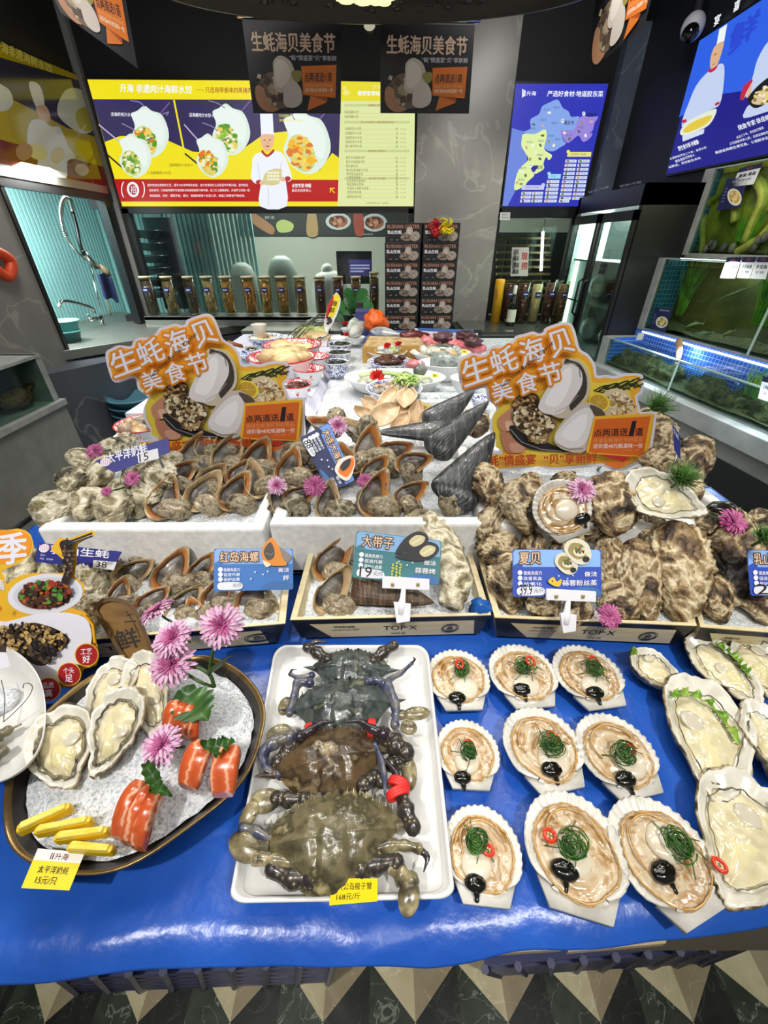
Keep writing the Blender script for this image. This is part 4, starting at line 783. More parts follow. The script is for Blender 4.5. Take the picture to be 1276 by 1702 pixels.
fish('bottom_fish',M_,(1196,560),(1222,548),.013,fish_t,'small tan fish resting at the middle tank front')
fish('bottom_fish',M_,(1138,545),(1168,538),.012,mat('fish_pale','b4ae98',.4),'pale fish lying on the bed of the middle tank',bend=.01);fish('bottom_fish',M_,(1150,556),(1185,552),.012,mat('fish_grey','8a8878',.4),'grey fish lying on the bed of the middle tank');fish('bottom_fish',M_,(1125,547),(1148,556),.011,mat('fish_dim','6a685a',.4),'dim grey fish at the left of the middle tank bed');fish('spotted_fish',M_,(1225,590),(1272,580),.018,fish_t,'spotted tan fish on the bed at the right of the middle tank')
rock=mat('tank_rock',rough=.85,cols=[(.28,'1c1a10'),(.45,'4c4424'),(.58,'7a6a3c'),(.7,'2c2818')],scale=22,bump=(50,1,.02))
for i,(x,w_)in enumerate(((.1,.12),(.28,.1),(.45,.13),(.75,.14),(.95,.1),(1.1,.12),(1.4,.13),(1.6,.1),(1.8,.13))):
 q=rw(x,.13,.79);mb=MB();mb.ell((0,0,0),(w_,.07,.06+.03*rd.random()),26,16,0,lambda d:1+.5*noise.noise(d*2.2+Vector((i*3,0,0)))+.25*noise.noise(d*6+Vector((i,0,0))));mb.xf(Matrix.Translation(q)@Matrix.Rotation(ANG,4,'Z'));o=mb.build('oyster_reef',rock);tag(o,'rough brown shellfish clump in the lower tank, %s from the far end'%['first','second','third','fourth','fifth','sixth','seventh','eighth','ninth'][i],'shellfish','clumps in the lower tank')
q0,q1=Pl(rw(0,.09,0),-n_)(1127,600),Pl(rw(0,.2,0),-n_)(1128,566);mb=MB();mb.tube(ctrl([q0,(q0+q1)/2+Vector((0,0,.01)),q1],5),[.014]*3+[.017]*5+[.019]*3,10,flat=.6);o=mb.build('wood_paddle',mat('rusty_wood',rough=.6,cols=[(.35,'5a4634'),(.65,'8a6c4c')],scale=12));tag(o,'brown wooden paddle leaning in the lower tank','paddle')
def tcard(pl_,q,lines,l,top=True,dish=None):
 t=thing('price_card',l,'price card',sum((pl_(*p)for p in q),Vector())/4,'tank price cards' if top else None);board('card',pl_,q,.002,pp('d8dae2')if top else pp('1c2250'),t);pr=Print(pl_)
 def m(x,y):return((q[0][0]*(1-x)+q[1][0]*x)*(1-y)+(q[3][0]*(1-x)+q[2][0]*x)*y,(q[0][1]*(1-x)+q[1][1]*x)*(1-y)+(q[3][1]*(1-x)+q[2][1]*x)*y)
 if top:
  pr.poly([m(0,0),m(1,0),m(1,.24),m(0,.24)],pp('1e2046'));pr.text('鲜活',[m(.35,.08),m(.6,.08),m(.6,.18),m(.35,.18)],pp('c85050'))
  pr.text(lines[0],[m(.12,.36),m(.88,.36),m(.88,.54),m(.12,.54)],pp('2a2a34'),.03);pr.text(lines[1],[m(.2,.64),m(.75,.64),m(.75,.76),m(.2,.76)],pp('60626c'),.02)
 else:
  pr.text(lines[0],[m(.3,.08),m(.85,.08),m(.85,.15),m(.3,.15)],pp('c8ccd8'))
  for k in range(5):pr.text('鲜',[m(.08,.3+.1*k),m(.2,.3+.1*k),m(.2,.36+.1*k),m(.08,.36+.1*k)],pp('8a90b0'))
  c=m(.62,.62);s=abs(q[1][0]-q[0][0]);hgt=abs(q[3][1]-q[0][1]);pr.ell(c[0],c[1],s*.34,hgt*.27,pp('d8d4c4'),-20);pr.ell(c[0],c[1],s*.26,hgt*.2,pp('c09a48' if 'fish soup' in l else '8a7430'),-20);pr.specks(c[0],c[1],s*.22,hgt*.17,[pp('e0c070'),pp('7a5428'),pp('d8c8a0')],24,s*.07,0,4)
 pr.build('printed_face',t)
pu,pm,plw=Pl(rw(0,.352,0),-n_),Pl(rw(0,.222,0),-n_),Pl(rw(0,.012,0),-n_)
tcard(pu,[(1229,280),(1268,270),(1252,306),(1215,311)],('黑鱼 黄鱼','￥158 ￥98'),'white fish price card with two prices on the upper tank')
tcard(pm,[(1208,428),(1233,427),(1221,463),(1196,462)],('牙片口鲽鱼','￥158'),'white price card on the middle tank, first from the far end');tcard(pm,[(1234,427),(1258,427),(1245,463),(1224,462)],('活老板鱼','￥98'),'white price card on the middle tank, second from the far end');tcard(pm,[(1259,427),(1282,427),(1272,464),(1246,463)],('多宝鱼','￥98'),'white price card on the middle tank, third from the far end')
tcard(plw,[(1268,625),(1300,632),(1290,672),(1259,662)],('海肠','￥98'),'white price card on the lower tank at the right picture edge')
tcard(pu,[(1208,296),(1242,296),(1230,345),(1190,350)],('水煮黑鱼',),'dark blue dish card with fish soup on the upper tank',False);tcard(pm,[(1088,510),(1118,513),(1105,553),(1079,545)],('清蒸多宝鱼',),'dark blue dish card with a yellow dish at the foot of the middle tank',False)
mb=MB();q=plw(1068,545);mb.box((q.x,q.y,.985),(.035,.01,.035));o=mb.build('small_meter',mat('meter','b0b4b8',.4),smooth=False);tag(o,'small pale tag on the corner pillar of the lower tank','tag')
# small left tank
t=thing('left_tank','small dark blue tiled tank set in the left concrete ledge','fish tank',(-2.0,1.9,.6))
mb=MB();mb.bx((-2.1,-.3,0),(-1.9,2.39,.64));struct(mb.build('wall_left_base',con,smooth=False))
mb=MB();mb.bx((-2.1,-.3,.64),(-1.88,2.39,.675));mb.build('ledge',con_rim,t,smooth=False,world=True,bevel=.003)
mb=MB();mb.bx((-2.1,2.33,.675),(-1.905,2.37,.93));mb.build('end_pillar',con_rim,t,smooth=False,world=True)
mb=MB();mb.bx((-2.099,.2,.675),(-2.09,2.33,.92));mb.build('back_tiles',tiles('tile_navy','16244c','1c2e5c','3a5080',22,(0,R(90),R(90))),t,smooth=False,world=True)
mb=MB();mb.bx((-1.915,.2,.675),(-1.908,2.33,.92));mb.build('front_glass',gl,t,smooth=False,world=True)
mb=MB();mb.bx((-2.1,.2,.915),(-1.9,2.36,.93));mb.build('top_edge',con_rim,t,smooth=False,world=True)
cm=mat('crab_brown',rough=.6,cols=[(.35,'4a2e16'),(.55,'8a5c2c'),(.7,'3a2412')],scale=26,bump=(40,.7))
q=atx(28,668,-2.0);mb=MB();mb.ell((q.x,q.y,.735),(.06,.1,.045),20,12,0,lambda d:1+.25*noise.noise(d*4))
for i in range(8):
 a=-.9+.6*(i%4);s=1 if i<4 else-1;p=Vector((q.x,q.y+s*.07,.735));mb.tube(ctrl([p,p+Vector((.03*math.sin(a),s*.07,.04)),p+Vector((.05*math.sin(a),s*.13,-.05))],4),[.011,.01,.01,.009,.008,.007,.006,.004,.003],6)
o=mb.build('brown_crab',cm);tag(o,'brown crab resting in the small left tank','crab')
mb=MB();p=atz(0,895,.35);mb.tube([atz(-30,920,.4),atz(58,856,.4)],.012,8);o=mb.build('dark_rail',frameblk);
tag(o,'dark metal rail running beside the left foam box','rail')
# shellfish builders
def fbm(p,s,o=3):
 r=0;a=1
 for i in range(o):r+=a*noise.noise(p*s);s*=2.1;a*=.5
 return r
oy_b=mat('oyster_brown',rough=.5,cols=[(.34,'1e1711'),(.42,'5a442c'),(.48,'9c845c'),(.54,'d6c8a6'),(.60,'8f7650'),(.70,'3e2f20')],scale=26,detail=12,bump=(150,1,.005),vary=.14,dist=.8,spec=.6)
oy_p=mat('oyster_pale',rough=.5,cols=[(.32,'3a3528'),(.41,'857a5c'),(.48,'bdb498'),(.55,'e2dcc6'),(.63,'a2966c'),(.74,'5a5240')],scale=24,detail=12,bump=(150,1,.005),vary=.12,dist=.8,spec=.6)
def oyster_mesh(name,m,seed,ln=.06,wd=.038,th=.022):
 mb=MB();rd=random.Random(seed);off=Vector((seed*7.3,seed*3.1,seed));nu,nv=96,72
 bend=rd.uniform(-.25,.25);nst=rd.uniform(10,13)
 vs=[];fs=[]
 for i in range(nv+1):
  th_=PI*i/nv
  for j in range(nu):
   ph=2*PI*j/nu;d=Vector((math.sin(th_)*math.cos(ph),math.cos(th_),math.sin(th_)*math.sin(ph)))
   t=(d.y+1)/2
   w_=.55+.5*math.sin(min(t*1.25,1)*PI/2)
   p=Vector((d.x*w_,d.y,d.z*(.85+.3*t)))
   lay=(p+Vector((0,1.05,0))).length*nst/2+1.5*fbm(p+off,2.2)
   saw=lay-math.floor(lay)
   k=1+.20*fbm(p+off,1.3)+(.20*(saw**2-.4)*(.6+.8*noise.noise((p+off)*3)))*min(1,2.2*math.hypot(d.x,d.z)+.1)+.09*(1-2*abs(noise.noise((p+off)*5)))+.05*(1-2*abs(noise.noise((p+off)*11)))+.03*noise.noise((p+off)*22)
   q=Vector((p.x*wd*k+bend*wd*d.y*d.y,p.y*ln*(1+.12*noise.noise((p+off)*1.8)),p.z*th*k*(1.15 if d.z>0 else 1)))
   vs.append(q)
 for i in range(nv):
  for j in range(nu):fs.append((i*nu+j,i*nu+(j+1)%nu,(i+1)*nu+(j+1)%nu,(i+1)*nu+j))
 mb.add(vs,fs);return mb.build(name,m,None,origin=False)
nacre=mat('nacre',rough=.22,cols=[(.3,'c4c1b0'),(.5,'dfdcd0'),(.7,'b3ae98')],scale=16,coat=.5)
oy_meat=mat('oyster_meat',rough=.12,cols=[(.3,'cfc39a'),(.5,'e3dab8'),(.7,'bfb288')],scale=26,detail=3,coat=.7,sss=.25)
oy_belly=mat('oyster_belly',rough=.10,cols=[(.3,'e6dcb0'),(.6,'d9cf9e')],scale=12,coat=.8,sss=.3)
oy_dark=mat('oyster_mantle',rough=.2,cols=[(.35,'3b362a'),(.6,'877d60')],scale=40,coat=.5)
oy_musc=mat('oyster_muscle','cdc6b2',.12,coat=.8,sss=.3)
oy_out=mat('oyster_outer',rough=.55,cols=[(.30,'2c2419'),(.42,'6b5a40'),(.52,'cfc4a8'),(.62,'8a7650'),(.75,'3c3122')],scale=34,detail=8,bump=(110,.9,.003),dist=.6)
def lettuce(mb,pts,w_,seed):
 rd=random.Random(seed);P=ctrl(pts,8);k=len(P);nv=5;off=seed*3.3
 def f(u,v):
  p=P[min(int(u*(k-1)),k-1)];q=P[min(int(u*(k-1))+1,k-1)];t=(q-P[max(int(u*(k-1))-1,0)]);t=t.normalized()if t.length else Vector((1,0,0));s=Vector((-t.y,t.x,0))
  return p+s*(v-.2)*w_*(.7+.5*noise.noise(Vector((u*9+off,0,0))))+Vector((0,0,.004+.010*v*math.sin(u*40+off)+.004*noise.noise(Vector((u*18,v*4,off)))))
 mb.grid(44,nv,f)
lett=mat('lettuce',rough=.35,cols=[(.3,'4a7a1c'),(.5,'7fae34'),(.7,'b8d468')],scale=40)
def open_oyster(name,label,ln=.075,wd=.043,dep=.016,seed=1,belly=True,green=None,group='opened oysters',dark=False,mus=(.25,.1)):
 t=thing(name,label,'oyster',(0,0,0),group);rd=random.Random(seed);off=Vector((seed*5.1,seed*2.7,seed));nu=72
 def O(a,nzk=.10):
  y=math.sin(a);x=math.cos(a);tt=(y+1)/2;w_=.42+.62*math.sin(min(tt*1.15,1)*PI/2)
  k=1+nzk*noise.noise(Vector((x*1.7,y*1.7,0))+off)+.035*noise.noise(Vector((x*6,y*6,3))+off)
  return Vector((x*w_*wd*k*1.05+.10*wd*math.sin(y*2+seed),y*ln*k,0))
 mb=MB();rings=[]
 for s in(0,.25,.5,.7,.84,.93,1.0):rings.append((s,-dep*(1-s**2.4),0))
 for s,z in((1.035,-.0035),(1.0,-.007),(.93,-.6),(.8,-.85),(.6,-1.05),(.3,-1.15),(0,-1.2)):rings.append((s,z if z>-.1 else z*dep*1.25,1))
 vs=[];mis=[]
 for s,z,o in rings:
  for j in range(nu):
   a=2*PI*j/nu;p=O(a)*s;rim=.008*noise.noise(Vector((math.cos(a)*2.6,math.sin(a)*2.6,9))+off)*s*s+.003*noise.noise(Vector((math.cos(a)*9,math.sin(a)*9,5))+off)*s**6;q=p+Vector((0,0,z+rim))
   if o and s>.1:
    lay=(p.length*170+3*noise.noise(p*60+off));q*=1+.04*((lay%1)-.5)+.05*noise.noise(q*90+off)
   elif s>.2:q.z+=.0016*noise.noise(p*70+off)
   vs.append(q)
 n=len(rings);fs=[(i*nu+j,(i+1)*nu+j,(i+1)*nu+(j+1)%nu,i*nu+(j+1)%nu)for i in range(n-1)for j in range(nu)]
 fs=[f[::-1]for f in fs];mb.add(vs,fs,[rings[i+1][2]for i in range(n-1)for j in range(nu)])
 mb.build('shell',[nacre,oy_out],t)
 cx,cy,kk=0,-.06*ln,.78
 def heap(sc,h,oy,nzs,amp,nr=14):
  mb=MB();vs=[]
  for i in range(nr+1):
   s=i/nr
   for j in range(nu):
    a=2*PI*j/nu;p=O(a,.16)*sc*s*(1+.06*noise.noise(Vector((math.cos(a)*3,math.sin(a)*3,oy*99))+off));p.y+=oy
    z=-dep*.72+h*(1-s**2.6)+amp*(fbm(p+off*.01,nzs,2))*(1 if s<.97 else .3)
    vs.append(Vector((p.x,p.y,z)))
  return mb.add(vs,[(i*nu+j,(i+1)*nu+j,(i+1)*nu+(j+1)%nu,i*nu+(j+1)%nu)for i in range(nr)for j in range(nu)])
 heap(kk,dep*.72,-.04*ln,48,.0042).build('meat',oy_meat,t)
 mb=MB();fr=[]
 for j in range(nu*2+1):
  a=2*PI*j/(nu*2);p=O(a,.16)*kk*(.93+.05*noise.noise(Vector((a*4,seed,3))));fr.append((p.x,p.y-.04*ln,-dep*.22+.0012*math.sin(a*19+seed)+.003*noise.noise(Vector((a*3,0,seed)))))
 mb.tube(fr,[(.0011 if not dark else .0024)*(1+.7*noise.noise(Vector((j*.15,seed,1))))for j in range(len(fr))],6,caps=False,flat=.6);mb.build('mantle_edge',oy_dark,t)
 if belly:heap(.5,dep*.78,-.22*ln,40,.003).build('belly',oy_belly,t)
 mb=MB();mb.ell((mus[0]*wd,mus[1]*ln,-dep*.1),(wd*.27,ln*.15,dep*.15),18,10,0,lambda d:1+.12*noise.noise(d*2+off));mb.build('muscle',oy_musc,t)
 if green:
  mb=MB();lettuce(mb,[(x*wd,y*ln,dep*.1)for x,y in green],.014,seed);mb.build('lettuce_leaf',lett,t)
 return t
sc_shell=mat('scallop_shell',rough=.35,cols=[(.35,'bdbab0'),(.6,'dedbd2')],scale=22,coat=.2)
sc_mant=mat('scallop_mantle',rough=.10,cols=[(.30,'94703f'),(.41,'bfa27a'),(.50,'d2c4aa'),(.58,'ae8a5c'),(.68,'d2c6b4')],scale=24,detail=4,coat=.9,sss=.2,dist=1.2)
sc_edge=mat('scallop_frill',rough=.2,cols=[(.3,'a37a3c'),(.6,'d2a868')],scale=50,coat=.6)
sc_add=mat('scallop_adductor','dcd2bc',.12,coat=.9,sss=.35)
sc_gut=mat('scallop_gut','14140f',.12,coat=.8)
scal=mat('scallion',rough=.3,cols=[(.35,'1f4216'),(.6,'3c6b22')],scale=60)
chil=mat('chili','d8361a',.2,coat=.6);chil_s=mat('chili_seed','e8c98c',.4)
def fan(a,k=1.0):
 c,s=math.cos(a),math.sin(a)
 r=1.0
 if s<-.45:r=1.0-.13*((-.45-s)/.55)
 x,y=c*r*.97,s*r
 if s<-.62:
  y=max(y,-.94);x=max(-.5,min(.5,x*1.0))if s<-.8 else x*(.78+.22*max(0,(s+.8)/.18))
 return x,y
def scallop(name,label,r=.055,seed=1,addp=(.18,-.18),gut=(.05,-.62),tuft=(.2,-.02),ring=(.18,.12),ringrot=0,group='scallops on half shells',ears=True,swirl=1):
 t=thing(name,label,'scallop',(0,0,0),group);off=Vector((seed*4.7,seed,seed*2));nu=120
 mb=MB();vs=[];prof=[(0,-.004),(.3,-.0035),(.6,-.001),(.8,.003),(.93,.006),(1,.0065),(1.0,.004),(.9,.0015),(.7,-.003),(.4,-.007),(0,-.008)]
 for s,z in prof:
  for j in range(nu):
   a=2*PI*j/nu;x,y=fan(a);rib=.014*math.cos(a*34)*(1 if y>-.5 else 0)*s*s;rib2=.0018*math.cos(a*34)*s*(1 if y>-.5 else 0)
   k=1+rib*.6+.02*noise.noise(Vector((x*3,y*3,0))+off);zz=z*r/.055+rib2 if y>-.8 else .001+rib2
   vs.append(Vector((x*r*s*k,y*r*s*k,zz)))
 n=len(prof);mb.add(vs,[(i*nu+(j+1)%nu,(i+1)*nu+(j+1)%nu,(i+1)*nu+j,i*nu+j)[::-1]for i in range(n-1)for j in range(nu)])
 if ears:
  for q in([(-.74,-.56),(-.53,-1.02),(.53,-1.02),(.74,-.56)],):
   mb.prism([(x*r,y*r,-.005)for x,y in q],[(x*r,y*r,.0042 if y<-.8 else .002)for x,y in q])
 mb.build('shell',sc_shell,t)
 mb=MB();nr=26;vs=[]
 for i in range(nr+1):
  s=i/nr
  for j in range(nu):
   a=2*PI*j/nu;w_=.85+.06*noise.noise(Vector((math.cos(a)*1.5,math.sin(a)*1.5,2))+off)
   x,y=math.cos(a)*w_*s*.95,math.sin(a)*w_*s*.95-.06
   tw=s*6.2+.8*noise.noise(Vector((x*1.6,y*1.6,5))+off)+swirl*a*.16
   z=.0055+.0042*(math.sin(tw*2.1)*.5+.5)*(1-.5*s)+.0014*noise.noise(Vector((x*5,y*5,1))+off)-.004*max(0,s-.88)*8
   vs.append(Vector((x*r,y*r,z*r/.055)))
 mb.add(vs,[(i*nu+j,(i+1)*nu+j,(i+1)*nu+(j+1)%nu,i*nu+(j+1)%nu)for i in range(nr)for j in range(nu)]);mb.build('mantle',sc_mant,t)
 mb=MB();pts=[]
 for j in range(201):
  a=2*PI*j/200;w_=(.81+.06*noise.noise(Vector((math.cos(a)*1.5,math.sin(a)*1.5,2))+off))*(1+.03*noise.noise(Vector((a*7,seed,0))));pts.append((math.cos(a)*w_*r*.96,(math.sin(a)*w_*.96-.06)*r,.0082*r/.055+.0006*math.sin(a*23)))
 mb.tube(pts,[.0012*(1+.6*noise.noise(Vector((j*.2,seed,0))))for j in range(201)],5,caps=False)
 pts=[(math.cos(a)*r*(.56+.03*math.sin(a*3+seed)),r*(.07+.55*math.sin(a)),.0112*r/.055)for a in[(.2+i*.09)for i in range(38)]];mb.tube(pts,.0013,5)
 mb.build('frill',sc_edge,t)
 mb=MB();z0=.0075*r/.055;mb.ell((addp[0]*r,addp[1]*r,z0),(r*.38,r*.36,.0085),28,14,0,lambda d:1+.04*noise.noise(d*2+off));mb.build('adductor',sc_add,t)
 mb=MB();mb.ell((gut[0]*r,gut[1]*r,z0+.003),(r*.26,r*.19,.007),20,12,0,lambda d:1+.12*noise.noise(d*2.5+off));mb.tube(ctrl([(gut[0]*r,(gut[1]-.12)*r,z0+.003),(gut[0]*r+.001,(gut[1]-.24)*r,.007),(gut[0]*r,(gut[1]-.33)*r,.006)],4),[.004]*4+[.003]*4+[.0015],7);mb.build('gut',sc_gut,t)
 if tuft:
  mb=MB();rd=random.Random(seed);zt=z0+.011
  for i in range(26):
   c=Vector((tuft[0]*r+rd.gauss(0,.055)*r,tuft[1]*r+rd.gauss(0,.055)*r,zt+rd.random()*.006));rr=r*(.10+.13*rd.random());a0=rd.random()*6;ti=Vector((rd.gauss(0,.5),rd.gauss(0,.5),1)).normalized();e1=ti.orthogonal().normalized();e2=ti.cross(e1);span=rd.uniform(2.4,6.0)
   mb.tube([c+(e1*math.cos(a0+span*k/9)+e2*math.sin(a0+span*k/9))*rr*(1+.25*k/9)for k in range(10)],.00085,4)
  for i in range(4):
   a=rd.random()*6;c=Vector((tuft[0]*r,tuft[1]*r,zt));d=Vector((math.cos(a),math.sin(a),0));mb.tube(ctrl([c,c+d*r*.25+Vector((0,0,.001)),c+d*r*.5+Vector((d.y,-d.x,0))*r*.12-Vector((0,0,.006))],5),.0007,4)
  mb.build('scallion_curls',scal,t)
 if ring:
  c=Vector((ring[0]*r,ring[1]*r,z0+(.021 if tuft and math.hypot(ring[0]-tuft[0],ring[1]-tuft[1])<.25 else .009)));M=Matrix.Translation(c)@Matrix.Rotation(ringrot,4,'Z')@Matrix.Rotation(.35,4,'X');mb=MB()
  mb.tube([(r*.105*math.cos(a),r*.13*math.sin(a),0)for a in[2*PI*i/20 for i in range(21)]],.0024,7,caps=False);mb.xf(M);cr=mb.build('chili_ring',chil,t)
  mb=MB()
  for i in range(4):mb.ell((r*.05*math.cos(i*1.7),r*.06*math.sin(i*1.7),-.0005),(.0016,.0013,.0009),7,5)
  mb.xf(M);mb.build('chili_seeds',chil_s,cr)
 return t
wh_out=mat('whelk_shell',rough=.5,cols=[(.32,'3a3228'),(.42,'6e614c'),(.50,'a69a80'),(.57,'766850'),(.66,'c8bc9e')],scale=64,detail=10,bump=(110,1,.005),vary=.15,dist=.5)
wh_rough=mat('whelk_crusted',rough=.6,cols=[(.30,'2c271f'),(.43,'6a614f'),(.52,'b1a88e'),(.60,'5e5544'),(.75,'8e8468')],scale=46,detail=9,bump=(80,1,.006),vary=.12)
wh_lip=mat('whelk_mouth',rough=.3,cols=[(.3,'b0622a'),(.5,'d08a4c'),(.7,'96501e')],scale=14,coat=.25)
wh_lip2=mat('whelk_mouth_pale',rough=.35,cols=[(.3,'b48a5c'),(.5,'d8bd92'),(.7,'8f6a44')],scale=14,coat=.2)
wh_edge=mat('whelk_lip_edge',rough=.4,cols=[(.35,'7c6646'),(.6,'c4ae86')],scale=50)
wh_op=mat('operculum',rough=.4,cols=[(.30,'2b2824'),(.5,'5c5750'),(.66,'8a847a'),(.8,'3d3833')],scale=9,detail=5,stretch=(1,5,1),bump=(30,.5,.003),coat=.15)
def whelk(name,label,S=.05,seed=1,rough=False,pale=False,opz=.55,group='whelks'):
 t=thing(name,label,'whelk',(0,0,0),group);off=Vector((seed*3.9,seed*1.7,seed));b=math.log(1.85)/(2*PI);nt,nc=90,60;TT=2.9*2*PI
 def ring(th,sc=1.0,fwd=0.0,sh=0.0):
  g=math.exp(b*th);c,s=math.cos(th),math.sin(th);er=Vector((c,s,0));et=Vector((-s,c,0));ez=Vector((0,0,1))
  ctr=er*(.52*S*g)-ez*(.80*S*g);out=[];m=max(0,min(1,1+th/2.2))
  for j in range(nc):
   ph=2*PI*j/nc;x=math.cos(ph)*(.72-.16*m);z=math.sin(ph)*(.78+.10*m)
   if z<0:x*=1-.45*m*(-z)**1.5;z*=1+.35*m
   if x>0 and 0<z:x*=1+.12*m;
   sh_=1+.10*max(0,math.cos(ph-.9))**6*(1+.8*math.sin(th*9))
   p=ctr+(er*x*sh_+ez*z*sh_)*S*g*sc+et*(fwd*S)
   out.append(p)
  return ctr,out
 mb=MB();vs=[]
 for i in range(nt+1):
  th=-TT+TT*i/nt;_,r_=ring(th);g=math.exp(b*th)
  for j,p in enumerate(r_):
   d=fbm(p+off*.1,45,2)*.0035*g*(2.6 if rough else 1);ribs=.05*S*g*math.sin(2*PI*j/nc*12)*(.6+.6*noise.noise(p*50+off))+.02*S*g*math.sin(th*26+2*noise.noise(p*60))if not rough else .0045*g*noise.noise(p*160+off)+.003*g*(1-2*abs(noise.noise(p*90+off)))
   n_v=Vector((p.x,p.y,0));n_v=n_v.normalized()if n_v.length else Vector((1,0,0));vs.append(p+n_v*(d+ribs))
 lip=[(1.10,.05,0),(1.16,.12,0),(1.12,.13,1),(1.02,.07,1),(.90,-.05,2),(.83,-.2,2),(.78,-.36,2),(.5,-.5,2)];mis=[0]*(nt*nc);k=nt
 for sc,fw,m in lip:
  _,r_=ring(0,sc,fw)
  for j,p in enumerate(r_):vs.append(p+Vector((0,.10*S*noise.noise(Vector((j*.21,seed,0))),0))if sc>.95 else p)
  mis+=[m]*nc;k+=1
 fs=[(i*nc+j,i*nc+(j+1)%nc,(i+1)*nc+(j+1)%nc,(i+1)*nc+j)for i in range(k)for j in range(nc)]
 mb.add(vs,fs,mis)
 M=Matrix.Rotation(R(90),4,'X');ctr,_=ring(0);M=Matrix.Scale(-1,4,Vector((1,0,0)))@M@Matrix.Translation(-ctr);mb.xf(M);mb.f=[f[::-1]for f in mb.f];sh_o=mb.build('shell',[wh_rough if rough else wh_out,wh_edge,wh_lip2 if pale else wh_lip],t)
 mb=MB();_,r_=ring(0,.80,-.22);c2=sum(r_,Vector())/nc;vs=[]
 for q in(0,.25,.5,.75,.92,1.0):
  for p in r_:vs.append(c2.lerp(p,q)+Vector((0,(.14*S)*(1-q*q)*(1-.5*q)+.0012*math.sin(q*30),0)))
 mb.add(vs,[(i*nc+j,i*nc+(j+1)%nc,(i+1)*nc+(j+1)%nc,(i+1)*nc+j)for i in range(5)for j in range(nc)]);mb.xf(M);mb.f=[f[::-1]for f in mb.f];mb.build('operculum',wh_op,t)
 return t
pen_m=mat('pen_shell',rough=.32,cols=[(.3,'17191a'),(.5,'34383a'),(.7,'5a5c58')],scale=16,stretch=(9,.8,1),detail=6,bump=(50,.5,.003),coat=.2)
pen_b=mat('pen_shell_brown',rough=.4,cols=[(.3,'2c211a'),(.5,'54402f'),(.7,'83694f')],scale=16,stretch=(9,.8,1),detail=6,bump=(50,.6,.003))
def pen_shell(name,tip,base,width,thick,m,label,up=(0,-.6,.8),seed=1):
 tip,base=Vector(tip),Vector(base);d=base-tip;L_=d.length;y=d/L_;z=Vector(up);z=(z-y*z.dot(y)).normalized();x=y.cross(z);t=thing(name,label,'pen shell',tip);nu,nv=28,40;off=seed*3.1
 for sg,nm in((1,'upper_valve'),(-1,'lower_valve')):
  mb=MB()
  def f(u,v):
   s=v;w_=width*.5*(s**.72)*(1 if s<.86 else math.sqrt(max(0.02,1-((s-.86)/.15)**2)));a=(u-.5)*2
   h=thick*.5*(s**.6)*math.sqrt(max(0,1-a*a*.97))*(1 if s<.8 else math.cos((s-.8)/.2*1.3));rib=.0011*math.sin(a*34+2*noise.noise(Vector((s*3,off,0))))*s
   gr=.0012*noise.noise(Vector((a*3,s*26,off)))
   return x*(a*w_)+y*(s*L_)+z*sg*(h+rib+gr)
  mb.grid(nu,nv,f)
  if sg<0:mb.f=[q[::-1]for q in mb.f]
  mb.build(nm,m,t)
 return t
pet_o=mat('petal_pale',rough=.5,cols=[(.3,'c08aae'),(.6,'dcb2cc')],scale=60);pet_i=mat('petal_deep',rough=.5,cols=[(.3,'a03a78'),(.6,'c06898')],scale=60);stemg=mat('stem_green','3e5a26',.5);leafg=mat('leaf_green',rough=.4,cols=[(.3,'1e3c18'),(.6,'3c6428')],scale=30)
def mum(name,label,r=.025,seed=1,deep=False,group='pink chrysanthemums',stem=None):
 t=thing(name,label,'flower',(0,0,0),group);rd=random.Random(seed)
 def petals(rings,m,nm):
  mb=MB()
  for n,L_,tilt,w_ in rings:
   for i in range(n):
    a=2*PI*(i+rd.random()*.5)/n;l=L_*r*(.88+.24*rd.random());tl=tilt+rd.uniform(-.1,.1);d=Vector((math.cos(a),math.sin(a),0));s=Vector((-d.y,d.x,0));vs=[]
    for k,(q,ww)in enumerate(((.08,.3),(.4,.7),(.75,1),(.95,.75),(1.03,.15))):
     p=d*l*q*math.cos(tl)+Vector((0,0,l*q*math.sin(tl)+.12*l*math.sin(q*3)-.10*l*q*q));c_=Vector((0,0,.05*l))
     vs+=[p-s*w_*r*ww+c_,p,p+s*w_*r*ww+c_]
    mb.add(vs,[(3*k+o,3*k+o+1,3*k+o+4,3*k+o+3)for k in range(4)for o in(0,1)])
  mb.build(nm,m,t)
 petals([(24,1,.05,.10),(24,.95,.25,.095),(20,.82,.45,.085)],pet_i if deep else pet_o,'outer_petals');petals([(16,.66,.65,.06),(14,.48,.9,.05),(10,.3,1.2,.04)],pet_i,'inner_petals')
 if stem:
  mb=MB();mb.tube(ctrl(stem,6),.0022,6);mb.build('stem',stemg,t)
 return t
def conifer(name,label,r=.03,seed=1):
 t=thing(name,label,'sprig',(0,0,0),'conifer sprigs');rd=random.Random(seed);mb=MB()
 for i in range(190):
  a=rd.random()*2*PI;el=rd.uniform(.1,1.4);d=Vector((math.cos(a)*math.cos(el),math.sin(a)*math.cos(el),math.sin(el)));p=Vector((rd.gauss(0,.15),rd.gauss(0,.15),rd.random()*.3))*r;mb.tube([p,p+d*r*(.7+.4*rd.random())],[.0011,.0004],4)
 mb.build('needles',mat('needle_green',rough=.45,cols=[(.3,'24471c'),(.6,'5c8a3a')],scale=50),t);mb=MB();mb.tube([(0,0,-.02),(0,0,.2*r)],.003,6);mb.build('stem',stemg,t);return t
def rot(z=0,x=0,y=0):return(Matrix.Rotation(R(z),3,'Z')@Matrix.Rotation(R(x),3,'X')@Matrix.Rotation(R(y),3,'Y'))
